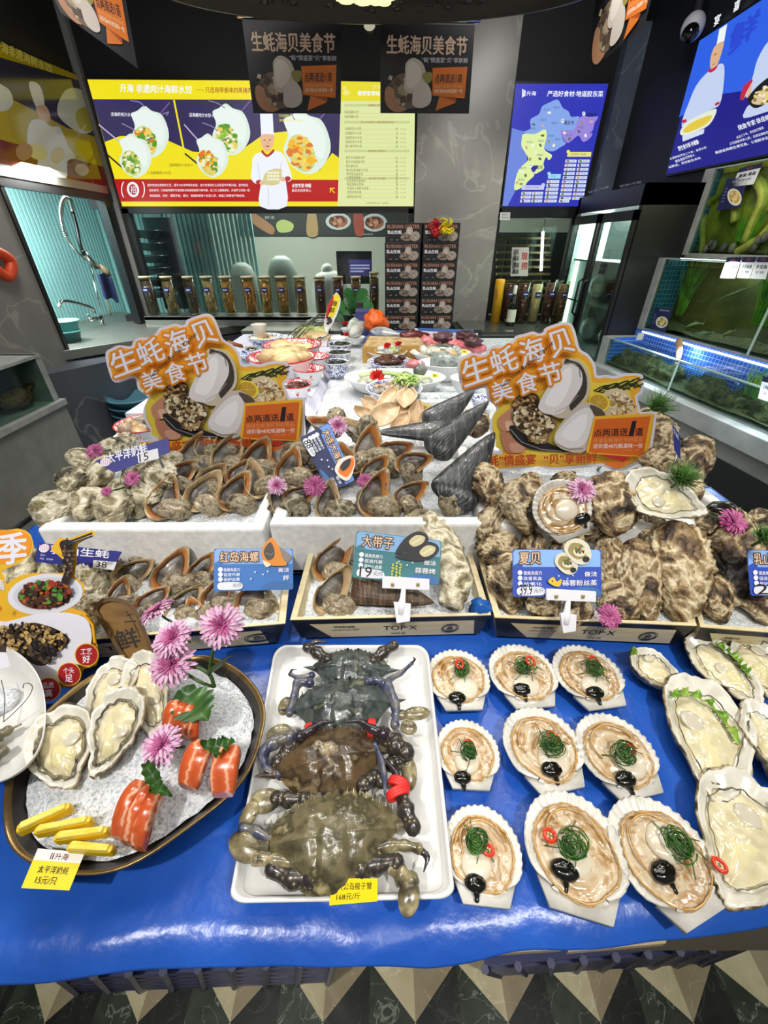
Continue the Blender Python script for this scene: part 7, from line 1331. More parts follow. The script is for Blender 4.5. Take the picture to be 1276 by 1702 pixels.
for i,(a,b,l)in enumerate((((473,567),(518,532),'steel tongs resting on the rear trays, left pair'),((484,570),(532,522),'steel tongs resting on the rear trays, right pair'),((520,575),(546,556),'short steel tongs in front of the fish shaped card'))):
 p,q=atz(*a,.955),atz(*b,1.02);t=thing('tongs',l,'tongs',p,'tongs on the trays')
 for sg in(-1,1):mb=MB();mb.tube([p+Vector((sg*.014,0,0)),(p+q)/2+Vector((sg*.012,0,.01)),q],.005,6);mb.build('arm',chrome,t,world=True)
pl=Pl(atz(545,540,.99),(-.1,-1,.1));t=thing('fish_card','tall yellow and red fish shaped card on a white clip','price card',pl(545,540));FO=[(557,487),(563,490),(566,500),(561,520),(552,540),(546,548),(538,545),(540,528),(546,506)]
board('card',pl,smooth_loop(FO,3),.003,pp('d8d8d8'),t);pr=Print(pl);pr.blob([(557,489),(563,492),(563,504),(554,526),(546,524),(549,507)],pp('e8d81c'));pr.blob([(549,500),(554,492),(553,505),(545,526),(541,530),(544,512)],pp('c42420'));pr.specks(546,533,5,6,[pp('202020'),pp('3a3a3a')],16,2,0,1)
for i,ch in enumerate('海鲜'):pr.text(ch,[(552-4*i,500+11*i),(561-4*i,500+11*i),(559-4*i,509+11*i),(550-4*i,509+11*i)],pp('282010'),.03)
pr.build('printed_face',t);mb=MB();q=pl(543,552);mb.tube([pl(544,545),pl(540,560),Vector((pl(538,570).x,pl(538,570).y,.9))],[.012,.014,.02],8);mb.build('clip',mat('clip_white','e8e8ee'),t,world=True)
for i,(px,py,w_,zr,h,l)in enumerate(((565,571,40,.965,.07,'blue white bowl of seaweed, rear one at the ice edge'),(563,585,42,.96,.075,'blue white bowl of black seaweed, middle one at the ice edge'),(558,601,42,.955,.07,'blue white bowl with wave pattern, front one at the ice edge'))):
 t,c,r=bowl('porcelain_bowl',l,px,py,w_,zr,h,'blue',base=.6,group='blue white bowls at the ice edge');filling(t,c,r,.008,[dkg],'dark seaweed in the '+l.split(',')[0]+', '+['rear','middle','front'][i],'seaweed',7+i,24,.22,.5,.75)
for i,(px,py,l)in enumerate(((560,561,'small white sauce dish behind the seaweed bowls, left'),(582,546,'small white dish with red flowers behind the seaweed bowls'),(590,560,'white dish under the wrapped fish with a red flower'))):
 t,c,r=bowl('porcelain_dish',l,px,py,34,.93,.04,'white',cat='dish')
for i,(a,b,l)in enumerate((((584,556),(606,536),'white fish wrapped in film, nearer one by the red flowers'),((580,548),(600,528),'white fish wrapped in film, farther one by the red flowers'))):
 p,q=atz(*a,.95),atz(*b,.98);mb=MB();mb.tube(ctrl([p,p.lerp(q,.3),p.lerp(q,.7),q],5),[.012+.03*math.sin(PI*min(1,(k+1)/15))for k in range(16)],12);o=mb.build('wrapped_fish',fsh);tag(o,l,'fish')
def redflower(px,py,z,l,s=.03):
 p=atz(px,py,z);mb=MB();rd=random.Random(int(px))
 for i in range(22):
  a,e=rd.random()*2*PI,rd.uniform(.1,1.3);d=Vector((math.cos(a)*math.cos(e),math.sin(a)*math.cos(e),math.sin(e)));q=p+d*s;sd=d.orthogonal().normalized()*s*.28;mb.add([p,p+d*s*.6+sd,q,p+d*s*.6-sd],[(0,1,2,3)])
 o=mb.build('red_flower',redf);tag(o,l,'flower','red garnish flowers')
redflower(574,540,.97,'red flower garnish at the rear by the wrapped fish');redflower(585,546,.94,'red flower on the white dish behind the seaweed bowls');redflower(576,559,.925,'red flower in front of the nearer wrapped fish')
IZ=.875
t,c,r=bowl('serving_plate','very large white oval plate of sliced fish on the ice',656,626,170,.945,.075,'white',sy=.62,cat='plate',base=.55)
mb=MB();rd=random.Random(4)
for i in range(9):
 x=c.x-.62*r+i*.155*r;mb.ell((x,c.y-.1*r+.1*r*math.sin(i*2),c.z-.018+.01*rd.random()),(.12*r,.2*r,.014),14,8,0,lambda d:1+.2*noise.noise(d*2+Vector((i,0,0))))
o=mb.build('fish_slices',mat('fish_slice',rough=.25,cols=[(.3,'6c7468'),(.5,'b4b8a8'),(.7,'dcdcd0')],scale=22,coat=.5));tag(o,'grey fish slices lying in the very large oval plate','fish')
mb=MB();mb.tube(ctrl([c+Vector((-.7*r,.06*r,-.0)),c+Vector((-.3*r,.12*r,.012)),c+Vector((.1*r,.02*r,.008)),c+Vector((.66*r,-.12*r,.0))],6),.011,8,flat=.4);o=mb.build('leek_strip',mat('leek',rough=.4,cols=[(.3,'8aa860'),(.6,'c4d49c')],scale=12));tag(o,'long pale green leek strip across the oval fish plate','leek')
mb=MB();mb.ell(c+Vector((.5*r,.1*r,.02)),(.13*r,.09*r,.03),14,9,0,lambda d:1+.4*noise.noise(d*2));o=mb.build('grey_fish',mat('fish_grey2',rough=.3,cols=[(.3,'50544e'),(.6,'8a8e84')],scale=18,coat=.4));tag(o,'grey fish head at the right of the oval plate','fish')
def ytag(px,py,z,l,w_=11,h=6):
 pl=Pl(atz(px,py,z),(0,-.9,.45));t=thing('price_tag',l,'price tag',atz(px,py,z));q=[(px-w_/2,py-h/2),(px+w_/2,py-h/2+.6),(px+w_/2,py+h/2+.6),(px-w_/2,py+h/2)];board('card',pl,q,.001,pp('ecd820'),t);pr=Print(pl,.0005);pr.text('鱼',[(px-w_*.3,py-h*.3),(px+w_*.2,py-h*.3),(px+w_*.2,py+h*.3),(px-w_*.3,py+h*.3)],pp('3a3418'));pr.build('lettering',t)
ytag(723,624,.965,'yellow price tag on the right of the oval fish plate');ytag(772,584,.95,'yellow price tag beside the pink meat');ytag(716,683,.93,'yellow price tag behind the beige dried fish',14,8)
t,c,r=bowl('porcelain_bowl','blue rimmed bowl of clams with a red flower in front of the oval plate',655,644,95,.955,.08,'blue',base=.5);filling(t,c,r,.006,[cl,shellm],'shelled clams in the blue rimmed bowl','clam_meat',12,60,.13,.6,.72)
mb=MB();rd=random.Random(6)
for i in range(46):
 a=rd.random()*6;p=c+Vector((.38*r+rd.gauss(0,.18)*r,.15*r+rd.gauss(0,.2)*r,.012+.02*rd.random()));d=Vector((math.cos(a),math.sin(a),.2));mb.tube(ctrl([p-d*.02,p+Vector((0,0,.012)),p+d*.025],3),.0035,5)
o=mb.build('shredded_lettuce',grn);tag(o,'shredded pale lettuce on the right of the clam bowl','lettuce',None,'stuff');redflower(628,629,1.0,'large red flower on the clam bowl',.038)
t,c,r=bowl('porcelain_plate','blue patterned plate of dark meat behind the oval plate',648,600,76,.93,.05,'blue',cat='plate');filling(t,c,r,.0,[mt],'dark braised meat on the blue patterned plate','braised_meat',13,26,.22,.5,.6)
t,c,r=bowl('porcelain_plate','white plate of lettuce and red flowers in front of the wooden crate',643,583,68,.93,.05,'white',cat='plate');filling(t,c,r,-.004,[grn,fsh],'pale green salad on the plate with red flowers','salad',14,30,.24,.6,.6);redflower(644,577,.965,'left red flower on the salad plate',.028);redflower(662,575,.965,'right red flower on the salad plate',.03)
t,c,r=bowl('serving_plate','white plate of fish with a dark strip below the pink meat',732,585,102,.935,.06,'white',cat='plate',sy=.75);filling(t,c,r,.006,[fsh,tanm],'pale fish pieces on the plate below the pink meat','fish_pieces',15,22,.22,.5,.55)
mb=MB();mb.tube(ctrl([c+Vector((-.6*r,.2*r,.02)),c+Vector((0,.1*r,.03)),c+Vector((.4*r,.05*r,.025))],5),[.004]*5+[.01]*5+[.016],8);o=mb.build('eel',mat('eel_dark','4a5448',.3));tag(o,'long dark slim fish lying over the plate below the pink meat','fish')
t,c,r=bowl('serving_bowl','deep white bowl with a grey fish chunk left of the right sign',740,602,90,.955,.08,'white',base=.45,sy=.8)
mb=MB();mb.tube([c+Vector((-.5*r,.0,.012)),c+Vector((-.1*r,-.02,.012)),c+Vector((.5*r,-.05,.0))],[.035,.04,.03],14);o=mb.build('fish_chunk',mat('fish_skin',rough=.3,cols=[(.3,'6c7672'),(.6,'a4aca6')],scale=60,detail=2,coat=.4));tag(o,'thick grey fish chunk in the deep white bowl','fish')
t,c,r=bowl('serving_bowl','white bowl half hidden behind the left edge of the right sign',776,628,56,.945,.07,'white',base=.45);t,c,r=bowl('porcelain_bowl','small blue patterned bowl above the pen shell tips',800,660,34,.93,.055,'blue')
P4=[atz(x,y,.915)for x,y in((694,652),(762,652),(770,668),(690,668))];mb=MB();cc=sum(P4,Vector())/4;mb.hexa([cc+(p-cc)*.85-Vector((0,0,.04))for p in P4],P4);t=mb.build('divided_tray',porc,smooth=False,bevel=.003);tag(t,'square divided white tray of frozen squares left of the pen shells','tray')
for i in range(4):
 mb=MB();u=.14+.24*i;p=P4[0].lerp(P4[1],u).lerp(P4[3].lerp(P4[2],u),.5);mb.box(p+Vector((0,0,.004)),(.036,.06,.012));o=mb.build('frozen_square',mat('frozen_square',rough=.2,cols=[(.4,'b4c0c0'),(.6,'e8eeee')],scale=40),smooth=False,bevel=.004);tag(o,'pale frozen square in the divided tray, %s from the left'%['first','second','third','fourth'][i],'frozen square','frozen squares')
P4=[atz(x,y,.955)for x,y in((603,561),(706,570),(700,577),(600,577))]
mb=MB();q=[atz(602,578,.955),atz(706,574,.955),atz(698,561,.955),atz(612,559,.955)];cc=sum(q,Vector())/4;mb.hexa([p-Vector((0,0,.085))for p in q],q);mb.hexa([cc+(p-cc)*.94-Vector((0,0,.01))for p in q],[cc+(p-cc)*.94+Vector((0,0,.004))for p in q],1);o=mb.build('bamboo_crate',[mat('bamboo',rough=.5,cols=[(.3,'8a6428'),(.5,'c49a50'),(.7,'a87c38')],scale=30,stretch=(1,1,8)),tanm],smooth=False);tag(o,'golden bamboo crate standing at the back of the ice','crate')
def bigfish(a,b,r,m,l,z=.955,nm='whole_fish'):
 p,q=atz(*a,z),atz(*b,z);d=q-p;mb=MB();mb.tube([p+d*k for k in[i/10 for i in range(11)]],[r*.3,r*.75,r,r*1.05,r,r*.85,r*.65,r*.45,r*.3,r*.24,r*.12],14,flat=.7);up=Vector((0,.4,.9));t_=q;mb.add([q-d*.04,q+d*.1+up*r*.9,q+d*.05,q+d*.1-up*r*.7],[(0,1,2),(0,2,3)]);o=mb.build(nm,m);tag(o,l,'fish')
silv=mat('fish_silver',rough=.2,cols=[(.3,'8e98a0'),(.6,'d0d6da')],scale=14,metal=.3,coat=.4)
def tray(q,z,h,m,l,rimm=None):
 P=[atz(x,y,z)for x,y in q];cc=sum(P,Vector())/4;mb=MB();mb.hexa([cc+(p-cc)*.92-Vector((0,0,h))for p in P],P,0);ins=[cc+(p-cc)*.9 for p in P];mb.hexa([p-Vector((0,0,.004))for p in ins],[p+Vector((0,0,.003))for p in ins],1);o=mb.build('fish_tray',[m,rimm or m],smooth=False,bevel=.005);tag(o,l,'tray');return o
btray=mat('tray_blue','3a62a8',.35)
tray([(604,562),(672,560),(690,549),(620,549)],.945,.05,btray,'blue tray under the silver fish at the back of the ice');bigfish((616,550),(676,557),.035,silv,'large silver fish lying on the blue tray',.97);bigfish((664,557),(724,555),.03,mat('fish_maroon',rough=.3,cols=[(.3,'3a1418'),(.6,'6a2a2c')],scale=14,coat=.4),'dark maroon fish right of the silver fish',.97)
tray([(690,550),(794,556),(796,549),(688,545)],.985,.06,mat('tray_white','dde2ea',.3),'long white tray with blue side behind the pink meat',btray);mb=MB();p=atz(794,553,.985);mb.box(p,(.05,.03,.03));o=mb.build('tray_handle',frameblk,smooth=False,bevel=.005);tag(o,'black end grip of the long white tray','grip')
rd=random.Random(9);mw=[]
for i,(px,py,s_,l,m)in enumerate(((706,566,.05,'orange pink meat piece at the left end of the meat row',pinkm),(722,571,.05,'pink meat piece left of the dark fish head',pinkm),(738,570,.055,'pink meat strip in the middle of the meat row',pinkm),(756,573,.05,'pale pink meat strip right of the middle',pinkm),(774,577,.05,'pink meat strip under the black fish heads',pinkm),(792,580,.05,'pink meat at the right end of the row by the sign',pinkm),(690,606,.04,'pale pink meat lump between the plates',pinkm),(736,560,.05,'round frosted maroon fish head',None),(774,558,.05,'dark maroon fish head at the right',None),(786,568,.045,'black fish tail end lying on the pink meat',None))):
 p=atz(px,py,.935 if m else .975);mb=MB();mb.ell(p,(s_*1.15,s_*.9,s_*.6),20,12,0,lambda d:1+.35*noise.noise(d*2.2+Vector((i*3,0,0)))+.12*noise.noise(d*6));o=mb.build('meat_piece' if m else 'dark_fish',m or mat('fish_dark%d'%i,rough=.4,cols=[(.3,'2a1a1e'),(.55,'6a4a50'),(.7,'a89098')]if i==7 else[(.3,'1c1416'),(.6,'5a3438')],scale=24));tag(o,l,'meat' if m else 'fish')
mb=MB();mb.ell(atz(625,537,1.0),(.07,.05,.07),24,14,0,lambda d:1+.6*noise.noise(d*2.6));p=atz(625,550,.95);mb.tube([p-Vector((0,0,.05)),atz(625,540,.99)],.03,8);o=mb.build('orange_bag',mat('orange_bag','e8641c',.45));tag(o,'crumpled bright orange bag at the back of the ice','bag')
mb=MB();a=atz(607,545,.93);mb.box((a.x,a.y,.97),(.13,.12,.16));o=mb.build('blue_tin',mat('tin_violet','4a4a8c',.35),smooth=False,bevel=.006);tag(o,'violet blue tin left of the orange bag','tin');mb=MB();a=atz(598,536,.95);mb.box((a.x,a.y+.05,.98),(.05,.06,.2));o=mb.build('dark_carton',mat('dark_box','3c3a38',.5),smooth=False,bevel=.003);tag(o,'slim dark box left of the violet tin','box')
p=atz(585,540,.9);t=thing('monstera','green split leaf plant in front of the steamy window','plant',(p.x,p.y,.88));mb=MB();mb.lathe([(.001,0),(.05,0),(.07,.1),(.074,.1),(.066,.09),(.001,.085)],20);mb.build('pot',mat('pot_grey','50585a',.5),t)
lm=mat('monstera_leaf',rough=.35,cols=[(.3,'2c6a34'),(.6,'4f9a54')],scale=14);pl=Pl((0,p.y,0),(0,-1,0));rd=random.Random(3);L0=Vector((p.x,p.y,.97))
for i,(lx_,ly_,s_,an)in enumerate(((566,508,15,150),(580,491,13,100),(600,492,15,60),(594,513,17,40),(577,517,16,200),(607,505,12,10),(586,503,13,90))):
 q=pl(lx_,ly_)+Vector((0,rd.uniform(-.06,.06),0));s=s_/F*depth(q);d=Vector((math.cos(R(an)),-.25,math.sin(R(an)))).normalized();sd=d.cross(Vector((0,-1,.25))).normalized();mb=MB();pts=[]
 st=[]
 for k in range(25):
  u=k/24;wv_=math.sin(PI*min(1,u*1.02))**.7*.8;cut=.45 if(k%4==2 and 3<k<22)else 1;st.append((q+d*(u-.35)*2*s-Vector((0,0,.35*s*u*u)),wv_*cut))
 vs=[a_ for a_,_ in st]+[a_+sd*w__*s+Vector((0,-.15*s*w__,0))for a_,w__ in st]+[a_-sd*w__*s+Vector((0,-.15*s*w__,0))for a_,w__ in st];mb.add(vs,[(k,k+1,25+k+1,25+k)for k in range(24)]+[(k,50+k,50+k+1,k+1)for k in range(24)]);mb.build('leaf',lm,t).location=-Vector(t.location);mb=MB();mb.tube(ctrl([L0,L0.lerp(q,.5)+Vector((0,0,.03)),q-d*.7*s],4),.005,5);mb.build('leaf_stalk',stemg,t,world=True)
df=mat('dried_fish',rough=.4,cols=[(.3,'b08c64'),(.5,'d4b892'),(.65,'c09a74'),(.8,'e4ceb0')],scale=14,detail=5,coat=.1)
for i,(cx,cy,z,L_,w_,rl,tl,l)in enumerate(((637,692,.985,62,40,-48,.35,'large pale dried fish leaf at the front of the pile'),(676,662,1.02,44,34,-12,.5,'folded dried fish leaf at the top of the pile'),(644,664,1.01,56,26,-30,.3,'dried fish leaf left of the top one'),(607,686,.985,40,22,70,.6,'small upright dried fish leaf at the left of the pile'),(620,676,.99,44,26,50,.4,'curled dried fish leaf behind the left small one'),(690,690,.98,52,24,-10,.3,'dried fish leaf right of the large front one'),(706,700,.975,44,22,-25,.3,'dried fish leaf at the right end beside the pen shells'),(664,706,.965,50,26,-35,.2,'dried fish leaf under the large front one'),(665,680,.995,46,26,-60,.4,'dried fish leaf in the centre of the pile'))):
 p=atz(cx,cy,z);s=depth(p)/F;mb=MB()
 def f(u,v):
  x=(u-.5)*2;w2=w_*s*.5*math.sin(PI*(.04+.92*v))**.75;return Vector((x*w2,(v-.5)*L_*s,.012*x*x+.02*tl*math.sin(v*3+i)+.004*noise.noise(Vector((x*2,v*4,i)))))
 mb.grid(14,24,f);M=facing((rd.uniform(-.2,.2),-.6,.8),(0,.7,.7),rl).to_4x4();mb.xf(Matrix.Translation(p)@M);o=mb.build('dried_fish',df);o.modifiers.new('s','SOLIDIFY').thickness=.003;tag(o,l,'dried fish','dried fish pile')
mb=MB();a,b=atz(700,672,.935),atz(740,690,.93);mb.hexa([a-Vector((0,0,.03)),b-Vector((0,0,.03)),b+Vector((.0,.04,-.03)),a+Vector((0,.04,-.03))],[a,b,b+Vector((0,.04,0)),a+Vector((0,.04,0))]);o=mb.build('bamboo_tray',mat('bamboo2','a89048',.5),smooth=False);tag(o,'edge of a bamboo tray behind the dried fish','tray')
# front of the table
def loop3(pts,z):return[atz(x,y,z)for x,y in smooth_loop(pts,5)]
def dish(name,label,loop,rings,mats,cat='plate',top=.828):
 L=loop3(loop,top);c=sum(L,Vector())/len(L);n=len(L);t=thing(name,label,cat,(c.x,c.y,TZ));mb=MB();vs=[]
 for s,z in rings:vs+=[Vector((c.x+(p.x-c.x)*s,c.y+(p.y-c.y)*s,z))for p in L]
 k=len(rings);mb.add(vs,[(i*n+j,i*n+(j+1)%n,(i+1)*n+(j+1)%n,(i+1)*n+j)[::-1]for i in range(k-1)for j in range(n)],[mats[1][i]for i in range(k-1)for j in range(n)]);mb.build('dish',mats[0],t,world=True);return t,c,L
PL=[(5,1332),(11,1395),(46,1433),(123,1455),(212,1441),(317,1374),(405,1297),(439,1209),(434,1156),(398,1113),(353,1092),(321,1089),(230,1098),(148,1124),(70,1187),(35,1226),(14,1279)]
dk_=mat('dark_glaze',rough=.35,cols=[(.3,'1c1a18'),(.7,'2e2a26')],scale=30);t,c,L=dish('serving_dish','dark leaf shaped dish with a gold rim holding ice, oysters and salmon',PL,[(0,.789),(.6,.788),(.84,.80),(.955,.822),(.985,.829),(1,.828),(.99,.822),(.8,.785),(.6,.773),(0,.773)],([dk_,mat('gold_rim','8a7248',.3,.7)],[0,0,0,1,1,0,0,0,0]))
mb=MB();n=len(L);vs=[];cc=c+Vector((.008,.008,0))
for i in range(31):
 s=i/30
 for p in L:q=cc+(p-cc)*.885*s;vs.append(Vector((q.x,q.y,.838-.026*s**3+.005*noise.noise(q*22)+.006*noise.noise(q*75)+.003*noise.noise(q*190))))
mb.add(vs,[(i*n+j,(i+1)*n+j,(i+1)*n+(j+1)%n,i*n+(j+1)%n)[::-1]for i in range(30)for j in range(n)]);o=mb.build('crushed_ice',ice);tag(o,'mound of crushed ice in the dark leaf shaped dish','ice',None,'stuff')
def lay(t,hinge,wide,z,tilt=0,yoff=0):
 a,b=atz(*hinge,z),atz(*wide,z);d=b-a;t.location=(a+b)/2;t.rotation_mode='QUATERNION';t.rotation_quaternion=facing((d.y*0,-tilt,1),d,0).to_quaternion();return t
def oy(label,hinge,wide,wpx,z,seed,tilt=.1,**k):
 a,b=atz(*hinge,z),atz(*wide,z);lay(open_oyster('opened_oyster',label,(a-b).length/2,wpx*depth((a+b)/2)/F/2/.98,k.pop('dep',.016),seed,**k),hinge,wide,z,tilt)
g='opened oysters'
oy('opened oyster at the upper left of the dark dish, pale yellow meat',(141,1219),(208,1096),72,.865,1,.3,group=g,mus=(.1,.35));oy('wide opened oyster at the far left of the dark dish',(106,1306),(88,1187),98,.86,2,.3,group=g,dark=True,mus=(.4,.0));oy('dark frilled opened oyster leaning on the ice in the middle of the dark dish',(141,1284),(226,1147),84,.872,3,.3,group=g,dark=True,mus=(.35,-.05));oy('brown tinted opened oyster at the foot of the wooden plaque',(247,1219),(243,1090),74,.866,4,.35,group=g,belly=False,mus=(.2,-.2))
for l,h,w_,wp,s,gr,mu in(('small opened oyster right of the top scallop row',(1132,1146),(1057,1077),66,11,[(-.5,.72),(-.3,.85)],(.1,.45)),('long opened oyster with a lettuce strip below the right wooden box',(1275,1170),(1147,1056),84,12,[(.5,.6),(.55,.1),(.35,-.3)],(-.15,.0)),('opened oyster in the top right corner of the blue sheet, cut by the picture edge',(1290,1155),(1240,1058),76,13,None,(.2,.5)),('largest opened oyster with a curved lettuce leaf across it',(1201,1335),(1156,1123),130,14,[(-.75,.35),(-.3,.5),(.2,.4),(.6,-.05)],(-.3,.1)),('opened oyster cut by the right picture edge beside the largest one',(1300,1300),(1270,1170),84,15,None,(.2,.2)),('big opened oyster at the lower right corner with a lettuce tip',(1200,1490),(1275,1305),150,16,[(.2,.75),(.45,.4)],(-.1,.3))):
 oy(l,h,w_,wp,.797,s,.04,group=g,green=gr,mus=mu,dep=.02)
Zs=lambda x,y:(690+x/3.038,1050+y/3.038)
for i,(cx,cy,w_,th,ad,tu,gu,ch,l)in enumerate(((215,235,325,2,(255,280),(225,205),(212,335),(218,195),'left scallop of the far row, chili ring in the middle of its green curls'),(540,215,345,5,(560,265),(550,195),(540,292),(570,182),'middle scallop of the far row'),(868,218,345,8,(905,275),(895,205),(905,308),(895,158),'right scallop of the far row, chili at the back of its curls'),(262,610,325,-3,(262,650),(265,620),(238,735),(270,578),'left scallop of the middle row, partly behind the white tray'),(640,580,400,10,(700,650),(678,592),(688,695),(686,540),'middle scallop of the middle row with a chili ring above its curls'),(1010,610,395,10,(1085,665),(1045,635),(1060,745),(1078,600),'right scallop of the middle row with a long chili slice'),(335,1110,400,-5,(310,1170),(305,1075),(303,1270),(366,1112),'left scallop of the near row beside the white tray'),(800,1095,505,-14,(790,1130),(780,1092),(752,1205),(672,1040),'largest scallop, middle of the near row, chili ring left of its curls'),(1235,1120,500,20,(1265,1060),(1315,1090),(1250,1215),None,'brownish scallop at the right of the near row, chili ring on its edge'))):
 z=.786;p=atz(*Zs(cx,cy),z);r=w_/3.038*depth(p)/F/2;M=Matrix.Rotation(-R(th),3,'Z');loc=lambda q:(lambda d:(d.x/r,d.y/r))(M@(atz(*Zs(*q),z+.008)-p))
 t=scallop('opened_scallop',l,r,i+1,loc(ad),loc(gu),loc(tu),loc(ch)if ch else(.78,-.55),.3*i);t.location=p-Vector((0,0,.002));t.rotation_euler=(0,0,R(th))
A_,B4,C4,D4=(457,1072),(711,1072),(757,1494),(379,1502);TL=[]
for q,a0 in(((.08,.05),180),((.92,.05),270),((.92,.95),0),((.08,.95),90)):
 for k in range(9):
  a=R(a0+k*11.25);x,y=q[0]+.08*math.cos(a),q[1]+.05*math.sin(a);TL.append(((A_[0]*(1-x)+B4[0]*x)*(1-y)+(D4[0]*(1-x)+C4[0]*x)*y,A_[1]*(1-y)+((D4[1]*(1-x)+C4[1]*x))*y))
plt=mat('melamine',rough=.3,cols=[(.35,'cfcfcc'),(.65,'dededb')],scale=9);L=[atz(x,y,.802)for x,y in TL];c=sum((atz(*q_,.802)for q_ in(A_,B4,C4,D4)),Vector())/4;t=thing('serving_tray','white rectangular tray of swimming crabs','tray',(c.x,c.y,TZ));n=len(L);mb=MB();vs=[]
for s,z in((0,.781),(.86,.781),(.93,.784),(.96,.800),(.985,.804),(1,.802),(.985,.795),(.94,.773),(0,.773)):vs+=[Vector((c.x+(p.x-c.x)*s,c.y+(p.y-c.y)*(1-(1-s)*.8),z))if s else Vector((c.x,c.y,z))for p in L]
mb.add(vs,[(i*n+j,(i+1)*n+j,(i+1)*n+(j+1)%n,i*n+(j+1)%n)[::-1]for i in range(8)for j in range(n)]);mb.build('dish',plt,t,world=True)
def crabm(nm,a,b,c_):return mat(nm,rough=.28,cols=[(.28,a),(.48,b),(.60,a),(.70,c_)],scale=30,detail=6,bump=(90,.6,.002),coat=.35)
leg_s=mat('crab_leg_spotted',rough=.3,cols=[(.0,'b8ae94'),(.12,'9c9278'),(.24,'4a4234'),(.6,'2e2a28')],scale=150,tex='voronoi',coat=.3);leg_b=mat('crab_leg_blue',rough=.28,cols=[(.3,'23263a'),(.5,'474c64'),(.62,'6e6a60'),(.7,'2c2e3c')],scale=50,coat=.35);leg_t=mat('crab_paddle',rough=.2,cols=[(.3,'3e3a2c'),(.5,'7c7254'),(.62,'a89c78'),(.7,'4c4636')],scale=50,coat=.5);leg_d=mat('crab_claw_tip','2a2228',.25,coat=.4);bandm=mat('red_band','d02a26',.5)
Zb=lambda x,y,z:atz(360+x/3.038,1040+y/3.038,z)
def crab(label,cxy,half,turn,z,tilt,cm,limbs,pads,bands,patch=None):
 p0=Zb(*cxy,z);W=half;mb=MB();nu,nr=120,22;H=[(0,.50),(.2,.50),(.36,.46),(.6,.37),(.8,.22),(.90,.10),(1.0,.0),(.86,-.06),(.7,-.2),(.52,-.42),(.36,-.55),(.2,-.58),(0,-.585)];O=H+[(-x,y)for x,y in H[-2:0:-1]]
 O=O[::-1];Ls=smooth_loop(O,6);n=len(Ls);vs=[];of=Vector(cxy)*.01
 of=Vector((of.x,of.y,0))
 for i in range(nr+1):
  s=i/nr
  for x,y in Ls:
   fx,fy=x*s,y*s;h=.30*(1-s**2.3)*(1-.35*fx*fx);q=Vector((fx,fy,0));h+=.035*noise.noise(q*3.2+of)+.012*noise.noise(q*11+of)-.03*math.exp(-((abs(fx)-.22)/.06)**2)*math.exp(-((fy+.1)/.3)**2)
   tooth=.045*abs(math.sin(fx*26))if(s>.97 and y>.08)else 0;vs.append(Vector((fx,fy+tooth,h if s<1 else .0)))
 for x,y in Ls:vs.append(Vector((x*.8,y*.8,-.14)))
 vs+=[Vector((0,0,-.16))]*n
 mb.add(vs,[(i*n+j,(i+1)*n+j,(i+1)*n+(j+1)%n,i*n+(j+1)%n)for i in range(nr+2)for j in range(n)],0)
 for x,y in((-1,0),(1,0)):mb.tube([(x*.86,.0,.02),(x*1.02,.02,.02),(x*1.16,.03,.03)],[.07,.04,.005],8,0)
 for k in range(9):
  for sg in(-1,1):x=.12+.09*k;y=.50-.42*max(0,x-.2)**1.35*1.15;mb.tube([(sg*x,y-.03,.03),(sg*(x+.015),y+.045,.05)],[.018,.004],5,0)
 for sg in(-1,1):mb.ell((sg*.13,.5,.08),(.035,.03,.04),8,6,4)
 mb.xf(Matrix.Translation(p0)@Matrix.Rotation(R(turn),4,'Z')@Matrix.Rotation(R(tilt),4,'X')@Matrix.Scale(W,4))
 for m,dz,pts,rs in limbs:
  q=[Zb(x,y,z+dz)for x,y in pts];C_=ctrl(q,5);k=len(C_);s=depth(q[0])/F/3.038;rr=[rs]if isinstance(rs,(int,float))else rs
  R_=[]
  for i in range(k):f=i/(k-1)*(len(rr)-1);a=int(min(f,len(rr)-2))if len(rr)>1 else 0;R_.append((rr[a]+(rr[min(a+1,len(rr)-1)]-rr[a])*(f-a))*s*(1+.14*math.cos(2*PI*i/5)))
  mb.tube(C_,R_,9,m,flat=.8);mb.ell(C_[0],[R_[0]]*3,9,6,m);mb.ell(C_[-1],[R_[-1]]*3,9,6,m)
 for x,y,rx,ry,ro in pads:q=Zb(x,y,z-.004);s=depth(q)/F/3.038;st=len(mb.v);mb.ell((0,0,0),(rx*s,ry*s,.006),18,8,3);mb.xf(Matrix.Translation(q)@Matrix.Rotation(R(-ro),4,'Z')@Matrix.Rotation(.25,4,'X'),st)
 o=mb.build('swimming_crab',[cm,leg_s,leg_b,leg_t,leg_d],sharp=60);tag(o,label,'crab','swimming crabs on the white tray')
 for x,y,rx,ang in bands:
  q=Zb(x,y,z+.008);s=depth(q)/F/3.038;b=MB()
  for k in(-.5,0,.5):b.tube([Vector((k*16*s,0,0))+Vector((.2*k*s*rx*math.sin(a),rx*s*math.cos(a),rx*s*.8*math.sin(a)))for a in[2*PI*i/18 for i in range(19)]],.0032,6,caps=False)
  b.xf(Matrix.Translation(q)@Matrix.Rotation(R(ang),4,'Z'));b.build('rubber_band',bandm,o,world=True)
 return o
S_,B_,T_,D_=1,2,3,4
oliv,blu=crabm('carapace_olive','3c3826','6e664a','a89c70'),crabm('carapace_blue','272e2c','4c5450','7c7c64');brn=crabm('carapace_brown','2e2418','5c4a32','8e7c58')
